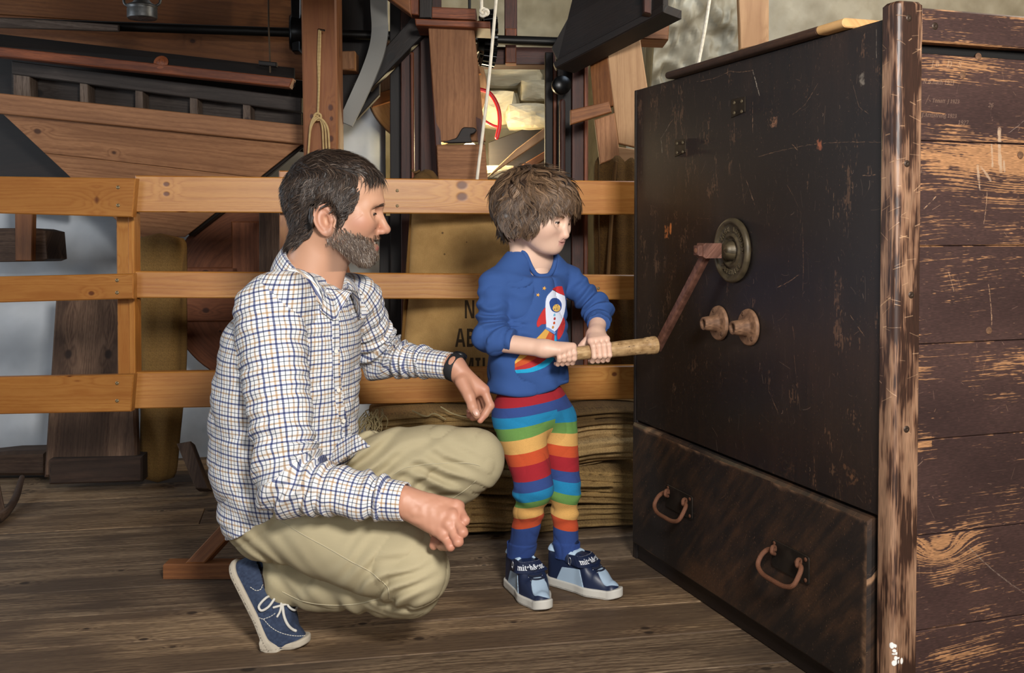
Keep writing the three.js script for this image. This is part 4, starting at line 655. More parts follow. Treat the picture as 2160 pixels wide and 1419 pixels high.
  part(cab, 'stile', slab([cP(dR + 0.006, 0, 0), cP(1.028, 0, 0), cP(1.028, dTop + 0.004, 0), cP(dR + 0.006, dTop + 0.004, 0)], 0.025, { along: UP, back: e2, c: 0.0015 }), dark);
  part(cab, 'plinth', slab([cP(0.012, 0, -0.004), cP(dR + 0.006, 0, -0.004), cP(dR + 0.006, 0.044, -0.004), cP(0.012, 0.044, -0.004)], 0.025, { along: e1, back: e2 }), dark);
  // drawer with two drop pulls
  const dv0 = 0.046, dw = part(cab, 'drawer', slab([cP(0.016, dv0, 0.013), cP(dR, dv0, 0.013), cP(dR, dTop, 0.013), cP(0.016, dTop, 0.013)], 0.03, { along: e1, origin: cP(0, dv0), back: e2, c: 0.006 }), drawerM);
  const pull = (corner, corner2) => {
    const [u0, v1] = cUV(corner[0], corner[1], 0.013), [u1] = cUV(corner2[0], corner2[1], 0.013), w = u1 - u0, hh = 0.058, o = 0.014, L = (u, v, z) => cP(u0 + u * w, v1 - v * hh, o + z), sh = new THREE.Shape(), rr = 0.008;
    sh.moveTo(rr, 0); sh.lineTo(w - rr, 0); sh.quadraticCurveTo(w, 0, w, -rr); sh.lineTo(w, -hh + rr); sh.quadraticCurveTo(w, -hh, w - rr, -hh); sh.lineTo(rr, -hh); sh.quadraticCurveTo(0, -hh, 0, -hh + rr); sh.lineTo(0, -rr); sh.quadraticCurveTo(0, 0, rr, 0);
    const pl = extrude(sh, cP(u0, v1, o), e1, UP, 0.003, 0.0008), off = rootOffset(dw); pl.translate(-off.x, -off.y, -off.z);
    const m = new THREE.Mesh(pl, std({ map: T.iron, color: lin('#4a4038'), roughness: 0.6, metalness: 0.4 })); m.name = 'pull_plate'; dw.add(m);
    const r = 0.0052, list = [tube([L(0.14, 0.30, 0.010), L(0.02, 0.38, 0.014), L(-0.02, 0.55, 0.024), L(0.0, 0.88, 0.036), L(0.14, 1.08, 0.040), L(0.5, 1.12, 0.042), L(0.8, 1.10, 0.040), L(0.96, 0.95, 0.036), L(0.98, 0.6, 0.024), L(0.92, 0.40, 0.014), L(0.76, 0.33, 0.010)], r, 70, 10)];
    for (const u of [0.12, 0.80]) list.push(tube([L(u, 0.36, 0.0), L(u, 0.22, 0.006), L(u + 0.04, 0.2, 0.015), L(u + 0.06, 0.36, 0.018), L(u + 0.02, 0.46, 0.008)], 0.0042, 26, 8));
    for (const [u, v] of [[0.08, 0.12], [0.92, 0.14], [0.92, 0.86]]) list.push(turned([[0, 0], [0.0048, 0], [0.004, 0.0018], [0, 0.0024]], L(u, v, 0.003), cn, 14));
    part(dw, 'pull_handle', list, rust2);
  };
  pull([1408, 1020], [1463, 1048]); pull([1631, 1135], [1710, 1172]);
  // corner post
  const ps = new THREE.Shape(), a0 = -0.0, x0 = 1.036, x1 = 1.079, y0 = -0.009, y1 = 0.046, r = 0.016; // x along e1, y along e2
  ps.moveTo(x0, y1); ps.lineTo(x0, y0 + 0.006); ps.quadraticCurveTo(x0, y0, x0 + 0.006, y0); ps.lineTo(x1 - r, y0); ps.quadraticCurveTo(x1, y0, x1, y0 + r); ps.lineTo(x1, y1 - 0.004); ps.quadraticCurveTo(x1, y1, x1 - 0.004, y1); ps.closePath();
  { // swept upwards, texture round the post and up it
    const pts = ps.getPoints(10), pos = [], uv = [], idx = [], H = 1.312; let len = 0, ring = [];
    for (let i = 0; i < pts.length; i++) { const p = pts[i], q = pts[(i + 1) % pts.length]; ring.push([p, len]); len += p.distanceTo(q); } ring.push([pts[0], len]);
    const rows = [[0, 0], [H - 0.006, 0], [H, 0.005]]; for (const [hy, inset] of rows) for (const [p, l] of ring) { const cx = (x0 + x1) / 2, cy = (y0 + y1) / 2, k = 1 - inset / 0.024, P = C0.clone().addScaledVector(e1, cx + (p.x - cx) * k).addScaledVector(e2, cy + (p.y - cy) * k).setY(hy); pos.push(P.x, P.y, P.z); uv.push(l, hy); }
    const n = ring.length; for (let j = 0; j < 2; j++) for (let i = 0; i < n - 1; i++) { const a = j * n + i, b = a + n; idx.push(a, a + 1, b, b, a + 1, b + 1); }
    const c = pos.length / 3, P = C0.clone().addScaledVector(e1, (x0 + x1) / 2).addScaledVector(e2, (y0 + y1) / 2).setY(H); pos.push(P.x, P.y, P.z); uv.push(0.1, H); for (let i = 0; i < n - 1; i++) idx.push(c, 2 * n + i, 2 * n + i + 1);
    const g = new THREE.BufferGeometry(); g.setAttribute('position', new THREE.Float32BufferAttribute(pos, 3)); g.setAttribute('uv', new THREE.Float32BufferAttribute(uv, 2)); g.setIndex(idx); g.computeVertexNormals(); part(cab, 'corner_post', g, postM);
  }
  const screwDark = std({ map: T.iron, color: lin('#6a564a'), roughness: 0.5, metalness: 0.5 });
  for (const [x, y] of [[1917, 38], [1913, 345], [1922, 622], [1912, 905]]) part(cab, 'screw', screwHead(hit(x, y, sP(0, 0, 1.079), e1), e1, 0.0065), screwDark);
  // side: top rail and recessed planks
  const sTop = 1.303, rows = [sTop, 1.243, 1.225, 1.068, 0.878, 0.70, 0.525, 0.35, 0.175, 0.0];
  part(cab, 'side_rail', slab([sP(0.046, rows[1], 1.074), sP(0.96, rows[1], 1.074), sP(0.96, rows[0], 1.074), sP(0.046, rows[0], 1.074)], 0.03, { along: e2, back: e1.clone().negate(), origin: sP(0, 0, 1.074) }), side);
  for (let i = 2; i < rows.length - 1; i++) { const k = 1.062 - (i % 2) * 0.0008; part(cab, 'side_plank', slab([sP(0.046, rows[i + 1] + 0.0006, k), sP(0.96, rows[i + 1] + 0.0006, k), sP(0.96, rows[i] - 0.0006, k), sP(0.046, rows[i] - 0.0006, k)], 0.022, { along: e2, back: e1.clone().negate(), origin: sP(0, 0, k), c: 0.0014 }), side); }
  part(cab, 'groove', slab([sP(0.046, rows[2], 1.048), sP(0.96, rows[2], 1.048), sP(0.96, rows[1], 1.048), sP(0.046, rows[1], 1.048)], 0.01, { back: e1.clone().negate() }), gap);
  for (const [x, y] of [[1972, 55]]) part(cab, 'screw', screwHead(hit(x, y, sP(0, 0, 1.074), e1), e1, 0.007), screwDark);
  for (const [x, y] of [[2064, 119], [2031, 158], [2153, 327], [2086, 697]]) part(cab, 'wood_plug', turned([[0, 0.0012], [0.006, 0.0012], [0.0068, 0], [0.0068, -0.003], [0, -0.003]], hit(x, y, sP(0, 0, 1.0625), e1), e1, 18), spig);
  part(cab, 'back_panel', slab([sP(0.96, 0, 0), sP(0.96, 0, 1.06), sP(0.96, top, 1.06), sP(0.96, top, 0)], 0.02, { back: cn }), dark);
  part(cab, 'far_panel', slab([sP(0, 0, 0.02), sP(0.96, 0, 0.02), sP(0.96, top, 0.02), sP(0, top, 0.02)], 0.02, { back: e1.clone().negate() }), dark);
  part(cab, 'top_board', slab([sP(0.03, top - 0.012, 0.02), sP(0.95, top - 0.012, 0.02), sP(0.95, top - 0.012, 1.04), sP(0.03, top - 0.012, 1.04)], 0.02, { back: V(0, -1, 0) }), dark);
  // loose lid board along the front, its near end broken to fresh wood
  const l0 = cUV(1418, 158)[0], l1 = cUV(1740, 60)[0], l2 = cUV(1797, 45)[0];
  const lid = (a, b, m, nm, lab) => { const s = new THREE.Shape(); s.moveTo(-0.02, 0); s.absarc(-0.012, 0.009, 0.009, -Math.PI / 2, -Math.PI * 1.5, true); s.lineTo(0.20, 0.018); s.lineTo(0.20, 0); s.closePath(); const g = extrude(s, C0.clone().addScaledVector(e1, a).setY(top + 0.0015), e2, UP, b - a, 0.002, 8); const p = g.attributes.position, uv = g.attributes.uv; for (let i = 0; i < p.count; i++) { const q = V(p.getX(i), p.getY(i), p.getZ(i)).sub(C0); uv.setXY(i, q.dot(e1), q.dot(e2) + q.y); } part(cab, nm, g, m, lab); };
  lid(l0, l1, lidM, 'lid_board'); lid(l1, l2, wood(T.pale[0], '#f3d3a4', 0.6), 'lid_end', 'fresh pale end of the lid board');
  // hinge plates
  for (const [x0p, y0p, x1p, y1p] of [[1544, 210, 1573, 252], [1425, 296, 1447, 334]]) { const [u0, v0] = cUV(x0p, y0p), [u1, v1] = cUV(x1p, y1p); part(cab, 'hinge_plate', slab([cP(u0, v0 - 0.042, 0.0025), cP(u1, v0 - 0.042 + 0.008, 0.0025), cP(u1, v0, 0.0025), cP(u0, v0, 0.0025)], 0.002, { along: e1, back: e2, c: 0.0008 }), std({ map: T.iron, color: lin('#5f5040'), roughness: 0.5, metalness: 0.6 })); for (let k = 0; k < 4; k++) part(cab, 'screw', screwHead(cP(lerp(u0, u1, k % 2 ? 0.78 : 0.25), v0 - (k < 2 ? 0.009 : 0.032), 0.003), cn, 0.0042), bronze); }
  // cast medallion with raised lettering
  const hub = onC(1549, 528), R = 0.074, med = part(cab, 'medallion', turned([[0, 0], [R * 0.97, 0], [R, 0.004], [R, 0.009], [R * 0.95, 0.014], [R * 0.88, 0.0145], [R * 0.82, 0.011], [R * 0.79, 0.0075], [R * 0.55, 0.0075], [R * 0.52, 0.012], [R * 0.47, 0.0135], [R * 0.42, 0.0115], [R * 0.38, 0.007], [R * 0.3, 0.0065], [R * 0.29, 0.02], [R * 0.22, 0.026], [R * 0.19, 0.03], [0, 0.03]], hub, cn, 72), bronze);
  const font = await new FontLoader().loadAsync('fonts/droid/droid_sans_bold.typeface.json');
  const letters = [], put = (ch, ang, flip) => { const g = new TextGeometry(ch, { font, size: 0.0105, depth: 0.003, curveSegments: 3, bevelEnabled: false }); g.computeBoundingBox(); const b = g.boundingBox; g.translate(-(b.min.x + b.max.x) / 2, flip ? -0.0105 : 0, 0); const rr = R * 0.595; g.translate(0, flip ? -rr : rr, 0); g.rotateZ(-ang); g.applyMatrix4(new THREE.Matrix4().makeBasis(e1, UP, cn).setPosition(hub.clone().addScaledVector(cn, 0.007))); letters.push(g); };
  [...'SAVAGE LONDON'].forEach((c, i) => c !== ' ' && put(c, (i - 6) * 0.262, false)); [...'PATENTEE'].forEach((c, i) => put(c, -(i - 3.5) * 0.235, true));
  part(med, 'lettering', letters, bronze);
  // two hollow spigots
  for (const [x, y, R2] of [[1519, 681, 0.041], [1582, 690, 0.0415]]) {
    const P = onC(x, y), s = part(cab, 'spigot', turned([[0.0095, 0.044], [0.0095, 0.022], [0.0001, 0.022], [0.0001, 0.0], [R2 * 0.98, 0], [R2, 0.003], [R2 * 0.97, 0.0075], [R2 * 0.9, 0.0095], [R2 * 0.55, 0.0105], [0.0190, 0.014], [0.0178, 0.024], [0.0152, 0.044], [0.0145, 0.0455], [0.0105, 0.0455], [0.0095, 0.044]], P, cn, 48), spig);
    for (const [a, b] of [[-0.35, 0.72], [0.55, -0.55]]) part(s, 'screw', screwHead(P.clone().addScaledVector(e1, a * R2).addScaledVector(UP, b * R2).addScaledVector(cn, 0.0098), cn, 0.006), spig);
  }
  // crank: stub shaft, forged arm, turned wooden grip
  const ck = new THREE.Group(); ck.name = 'crank'; cab.add(ck); ck.position.copy(hub).sub(cab.position);
  const A = onC(1540, 528, 0), H0 = A.clone().addScaledVector(cn, 0.058), tip = onC(1389, 727, 0.072);
  part(ck, 'shaft', tube([A.clone().addScaledVector(cn, 0.02), A.clone().addScaledVector(cn, 0.085)], 0.0085, 10, 20), rust2);
  part(ck, 'hub_block', [slab([[-0.019, -0.017], [0.019, -0.017], [0.019, 0.017], [-0.019, 0.017]].map(([a, b]) => H0.clone().addScaledVector(e1, a).addScaledVector(UP, b).addScaledVector(cn, 0.02)), 0.045, { c: 0.004, back: e2 }), slab([[-0.012, -0.012], [0.012, -0.012], [0.012, 0.012], [-0.012, 0.012]].map(([a, b]) => H0.clone().addScaledVector(e1, a).addScaledVector(UP, b).addScaledVector(cn, 0.031)), 0.02, { c: 0.003, back: e2 })], rust);
  const ad = tip.clone().sub(H0).normalize(); part(ck, 'arm', bar(H0.clone().addScaledVector(ad, 0.004), tip.clone().addScaledVector(ad, 0.012), 0.023, 0.015, { up: cn, c: 0.004 }), rust);
  const gA = tip.clone().addScaledVector(cn, 0.006), gB = tip.clone().addScaledVector(cn, 0.272).add(V(0, -0.016, 0)), gd = gB.clone().sub(gA).normalize(), gL = gA.distanceTo(gB);
  GRIP.A = gA; GRIP.B = gB; GRIP.d = gd;
  const prof = [[0, 0], [0.0205, 0], [0.0222, 0.003], [0.0226, 0.012], [0.0212, 0.016], [0.0218, 0.019], [0.0216, 0.028], [0.0198, 0.031], [0.0198, 0.06], [0.0196, 0.09], [0.018, 0.15], [0.0165, 0.2], [0.0158, gL - 0.006], [0.0145, gL - 0.001], [0, gL]];
  const gripTex = dataTex(512, 512, (x, y, o) => { const u = x / 512, v = y / 512, f = n2(u * 60, v * 14) * 0.3 + fbm2(u * 9, v * 22, 4); o[0] = 168 + f * 42; o[1] = 136 + f * 40; o[2] = 96 + f * 34; const s = n2(u * 85 + 3, v * 130); if (s > 0.80 && n2(u * 6, v * 7) > -0.35) { const k = clamp((s - 0.80) * 9, 0, 0.9); o[0] -= 120 * k; o[1] -= 105 * k; o[2] -= 72 * k; } }, true, [0.14, 0.3]);
  part(ck, 'grip', turned(prof, gA, gd, 48), std({ map: gripTex, roughness: 0.33, bumpMap: gripTex, bumpScale: 0.0006 }), 'worm eaten turned wooden grip');
}
// ---------------------------------------------------------------- sacks
const BURLAP = weaveTex(11, 0.055, '#77664a', '#b7a37d', 34, false, 0.8), BURLAP2 = weaveTex(12, 0.05, '#7b623b', '#c0a36c', 40, true, 0.6);
{
  const jute = (c, rough = 0.95) => std({ map: BURLAP, color: lin(c), roughness: rough, bumpMap: BURLAP, bumpScale: 0.0012 }), fineM = (c) => std({ map: BURLAP2, color: lin(c), roughness: 0.95, bumpMap: BURLAP2, bumpScale: 0.0008 });
  // one empty sack folded flat: several layers show along its edge
  function folded(P, w, h, d, seed, layers, sag = 0.02, tilt = 0) {
    const nx = 90, na = 120, pos = [], uv = [], idx = [];
    for (let i = 0; i <= nx; i++) {
      const t = i / nx * 2 - 1, end = Math.pow(Math.max(0, 1 - Math.pow(Math.abs(t), 7)), 0.35), x = t * w / 2;
      for (let j = 0; j <= na; j++) {
        const a = j / na * TAU, ca = Math.cos(a), sa = Math.sin(a), y = Math.sign(sa) * Math.pow(Math.abs(sa), 0.6), z = Math.sign(ca) * Math.pow(Math.abs(ca), 0.35);
        const fy = y * 0.5 + 0.5 + 0.12 * fbm2(x * 5 + seed * 7, seed, 2), ly = fy * layers, fr = ly - Math.floor(ly), ridge = Math.pow(Math.abs(Math.sin(Math.PI * fr)), 0.4), jut = n2(Math.floor(ly) * 3.7 + seed * 5, x * 2.2 + seed);
        const out = (ridge - 0.8) * 0.022 + jut * 0.028 + 0.006 * fbm2(x * 18, fy * 9 + seed, 3);
        const X = x * (1 + (jut * 0.05)), Y = y * h / 2 * (0.55 + 0.45 * end) - sag * t * t + tilt * x + 0.012 * fbm2(x * 4 + seed, z + seed * 2, 2), Z = z * (d / 2) * (0.4 + 0.6 * end) + Math.sign(z) * out * Math.min(1, Math.abs(z) * 1.2) + 0.02 * fbm2(x * 3 + seed * 3, 5, 2);
        const p = P.clone().addScaledVector(E, X).addScaledVector(N, Z); p.y += Y; pos.push(p.x, Math.max(0.004, p.y), p.z); uv.push(x, (y + z) * 0.12 + fy * 0.1);
      }
    }
    for (let i = 0; i < nx; i++) for (let j = 0; j < na; j++) { const a = i * (na + 1) + j, b = a + na + 1; idx.push(a, a + 1, b, b, a + 1, b + 1); }
    for (const [row, s] of [[0, 1], [nx, 0]]) { const c = V(0, 0, 0); for (let j = 0; j < na; j++) { const q = (row * (na + 1) + j) * 3; c.x += pos[q] / na; c.y += pos[q + 1] / na; c.z += pos[q + 2] / na; } const k = pos.length / 3; pos.push(c.x, c.y, c.z); uv.push(0, 0); for (let j = 0; j < na; j++) { const a = row * (na + 1) + j; s ? idx.push(k, a + 1, a) : idx.push(k, a, a + 1); } }
    const g = new THREE.BufferGeometry(); g.setAttribute('position', new THREE.Float32BufferAttribute(pos, 3)); g.setAttribute('uv', new THREE.Float32BufferAttribute(uv, 2)); g.setIndex(idx); g.computeVertexNormals(); return g;
  }
  const S = [ // pixel box of the visible edge, depth of the middle, layers, tilt, label
    [1084, 1372, 1062, 1118, 3.30, 4, 0.0, 'folded jute sack lowest in the pile beside the cabinet'],
    [1084, 1372, 985, 1068, 3.29, 6, -0.05, 'thick folded jute sack in the middle of the pile beside the cabinet'],
    [1084, 1372, 893, 992, 3.28, 6, 0.10, 'pale floury jute sack sloping across the pile beside the cabinet'],
    [1084, 1372, 862, 906, 3.30, 3, 0.05, 'folded jute sack on top of the pile beside the cabinet'],
    [790, 1076, 1048, 1136, 3.20, 6, 0.02, 'folded jute sack lying on the boards behind the kneeling man'],
    [800, 1076, 965, 1052, 3.20, 6, -0.03, 'folded jute sack second from the floor behind the kneeling man'],
    [790, 1076, 903, 968, 3.20, 4, 0.03, 'folded jute sack third from the floor behind the kneeling man'],
    [770, 1076, 868, 908, 3.20, 3, 0.0, 'frayed jute sack on top of the pile behind the kneeling man'],
  ];
  S.forEach(([x0, x1, y0, y1, d, layers, tilt, label], i) => { const a = at(x0, y0, d - 0.14), b = at(x1, y1, d - 0.14), P = V((a.x + b.x) / 2, (a.y + b.y) / 2, -d); const m = solo('jute_sack', folded(P, (b.x - a.x) * 1.02, (a.y - b.y) * 0.93, 0.34, i + 1, layers, 0.015, tilt), jute(['#d8c6a4', '#e6d2ac', '#fbe9cc', '#b09a78', '#e2cba4', '#d2bd96', '#c4ae88', '#eed8ae'][i]), label, 'sack', 'folded jute sacks under the fence'); });
  { const r = rng(61), list = []; for (let i = 0; i < 46; i++) { const p = at(764 + r() * 42, 862 + r() * 30, 3.0 - r() * 0.04), q = p.clone().add(V((r() - 0.6) * 0.05, -0.02 - r() * 0.035, r() * 0.02)); list.push(tube([p, p.clone().lerp(q, 0.5).add(V((r() - 0.5) * 0.03, 0.012 * r(), 0.01)), q], 0.0011 + r() * 0.0009, 8, 5)); } for (const pts of [[[930, 858], [955, 872], [985, 880], [1010, 884]], [[870, 866], [900, 878], [915, 872], [940, 884]]]) list.push(tube(pts.map(([x, y]) => at(x, y, 3.02)), 0.0022, 30, 6)); const m = solo('frayed_twine', list, std({ color: lin('#9b8a62'), roughness: 0.95 }), 'frayed twine hanging out of the top sack under the bottom rail', 'twine'); m.userData.kind = 'stuff'; }
  // standing sack with stencilled lettering
  const P = at(948, 640, 3.38), letterTex = canvasTex(1024, 1536, (g, w, h) => {
    g.fillStyle = '#a98550'; g.fillRect(0, 0, w, h); const im = g.getImageData(0, 0, w, h), d = im.data;
    for (let y = 0, i = 0; y < h; y++) for (let x = 0; x < w; x++, i += 4) { const th = Math.sin(x * 0.9 + Math.sin(y * 0.3)) * 0.5 + Math.sin(y * 1.05 + x * 0.52) * 0.5, f = th * 12 + fbm2(x / 150, y / 150, 4) * 30 + n2(x / 3, y / 3) * 7; d[i] += f; d[i + 1] += f * 0.9; d[i + 2] += f * 0.7; }
    g.putImageData(im, 0, 0); g.fillStyle = 'rgba(36,28,20,0.8)'; g.font = 'bold 190px sans-serif'; const k = w / 0.44, X = (px) => ((at(px, 640, 3.40).x - at(838, 640, 3.40).x)) * k, Y = (py) => h - (at(838, py, 3.40).y - at(838, 890, 3.40).y) * k;
    const word = (t, px, py, s) => { g.save(); g.translate(X(px), Y(py)); g.scale(0.62 * s, 1); g.fillText(t, 0, 0); g.restore(); };
    word('N', 978, 668, 1.0); word('AB', 961, 727, 1.0); word('MILL', 972, 787, 1.0);
    g.fillStyle = 'rgba(60,44,26,0.6)'; for (const [px, py, s] of [[935, 491, 8], [939, 535, 7], [985, 510, 5]]) { g.beginPath(); g.arc(X(px), Y(py), s, 0, 7); g.fill(); }
  }, [0.44, 0.66]);
  const sk = thing('standing_sack', 'tall standing jute sack with black stencilled letters behind the fence', 'sack', at(960, 880, 3.38));
  const x0 = at(838, 640, 3.38).x, xw = 0.44, y0 = at(838, 890, 3.4).y, hh = at(838, 425, 3.4).y - y0, nx = 60, ny = 80, pos = [], uv = [], idx = [];
  for (let f = 0; f < 2; f++) for (let j = 0; j <= ny; j++) for (let i = 0; i <= nx; i++) { const u = i / nx, v = j / ny, left = at(lerp(840, 870, v), lerp(890, 425, v), 3.38).x, xx = left + u * (xw - (left - x0)), bul = Math.pow(Math.max(0, 1 - Math.pow(Math.abs(u * 2 - 1), 3)), 0.5), z = (f ? -1 : 1) * (0.006 + 0.05 * bul) + 0.012 * fbm2(u * 3 + f * 9, v * 5, 3) + 0.006 * Math.sin((u * 2 + v * 7)) * (1 - f); pos.push(xx, y0 + v * hh, -3.38 + z); uv.push(xx - x0, v * hh); }
  const st = (nx + 1) * (ny + 1), id = (i, j, f) => f * st + j * (nx + 1) + i;
  for (let j = 0; j < ny; j++) for (let i = 0; i < nx; i++) { idx.push(id(i, j, 0), id(i + 1, j, 0), id(i + 1, j + 1, 0), id(i, j, 0), id(i + 1, j + 1, 0), id(i, j + 1, 0)); idx.push(id(i, j, 1), id(i + 1, j + 1, 1), id(i + 1, j, 1), id(i, j, 1), id(i, j + 1, 1), id(i + 1, j + 1, 1)); }
  for (let j = 0; j < ny; j++) for (const i of [0, nx]) idx.push(id(i, j, 0), id(i, j + 1, 0), id(i, j + 1, 1), id(i, j, 0), id(i, j + 1, 1), id(i, j, 1)); for (let i = 0; i < nx; i++) idx.push(id(i, ny, 0), id(i + 1, ny, 0), id(i + 1, ny, 1), id(i, ny, 0), id(i + 1, ny, 1), id(i, ny, 1));
  const g = new THREE.BufferGeometry(); g.setAttribute('position', new THREE.Float32BufferAttribute(pos, 3)); g.setAttribute('uv', new THREE.Float32BufferAttribute(uv, 2)); g.setIndex(idx); g.computeVertexNormals();
  part(sk, 'bag', g, std({ map: letterTex, roughness: 0.95, bumpMap: BURLAP, bumpScale: 0.001 }));
  part(sk, 'seam_hem', tube([[838, 890], [846, 780], [855, 640], [862, 540], [870, 430]].map(([x, y]) => at(x, y, 3.375)), 0.0065, 50, 8), fineM('#c3a878'));
  const nk = at(897, 372, 3.37), neck = new THREE.SphereGeometry(1, 40, 24), np = neck.attributes.position; for (let i = 0; i < np.count; i++) { const x = np.getX(i), y = np.getY(i), z = np.getZ(i), k = 1 + 0.3 * fbm3(x * 2.5, y * 2.5, z * 2.5 + 4, 3); np.setXYZ(i, nk.x + x * 0.042 * k, nk.y - 0.012 + y * 0.032 * k, nk.z + z * 0.03 * k); } neck.computeVertexNormals();
  part(sk, 'gathered_neck', [neck, tube([at(880, 370, 3.36), at(873, 362, 3.35), at(869, 358, 3.35), at(876, 364, 3.34), at(884, 360, 3.34)], 0.0035, 24, 6)], fineM('#8d7a5a'));
  // soft upright bags: a tube of cloth with folds running down
  function hanging(P, w, d, h, seed, folds, taper = 0.8) { const nx2 = 72, ny2 = 50, pos2 = [], uv2 = [], idx2 = []; for (let j = 0; j <= ny2; j++) { const v = j / ny2, end = Math.pow(Math.max(0.001, 1 - Math.pow(Math.abs(v * 2 - 1), 26)), 0.4); for (let i = 0; i <= nx2; i++) { const a = i / nx2 * TAU, m = lerp(taper, 1, v) * end * (1 + 0.07 * Math.sin(a * folds + seed + 1.5 * n2(v * 2, seed)) + 0.08 * fbm2(Math.cos(a) * 2 + seed, v * 4 + Math.sin(a), 3)); pos2.push(P.x + Math.cos(a) * w / 2 * m + 0.02 * n2(v * 2 + seed, 4), P.y + v * h, P.z + Math.sin(a) * d / 2 * m); uv2.push(a * w / 2, v * h); } } for (let j = 0; j < ny2; j++) for (let i = 0; i < nx2; i++) { const a = j * (nx2 + 1) + i, b = a + nx2 + 1; idx2.push(a, b, a + 1, b, b + 1, a + 1); } const o = new THREE.BufferGeometry(); o.setAttribute('position', new THREE.Float32BufferAttribute(pos2, 3)); o.setAttribute('uv', new THREE.Float32BufferAttribute(uv2, 2)); o.setIndex(idx2); o.computeVertexNormals(); return o; }
  const c1 = at(336, 1010, 3.72), c2 = at(336, 492, 3.72); solo('canvas_tube', hanging(V(c1.x, 0.005, c1.z), (at(394, 500, 3.7).x - at(280, 500, 3.7).x) * 1.02, 0.12, c2.y - 0.005, 3, 5, 0.64), fineM('#b3a280'), 'long canvas delivery tube hanging from the hopper mouth', 'sack');
  const d1 = at(1306, 800, 3.56), d2 = at(1306, 322, 3.56); solo('hanging_sack', hanging(V(d1.x + 0.02, d1.y, d1.z), 0.17, 0.14, d2.y - d1.y, 5, 9, 1.05), jute('#8f7440'), 'brown sack hanging from the pale chute beside the cabinet', 'sack');
  solo('sack_cord', tube([at(1299, 342, 3.44), at(1296, 370, 3.44), at(1290, 460, 3.45), at(1283, 580, 3.38)], 0.006, 50, 8), fineM('#8b744a'), 'twisted cord hanging down in front of the brown sack', 'cord');
}
// ---------------------------------------------------------------- people: shared builders
const mir = (f) => (x, y, z) => f(x, y, Math.abs(z));
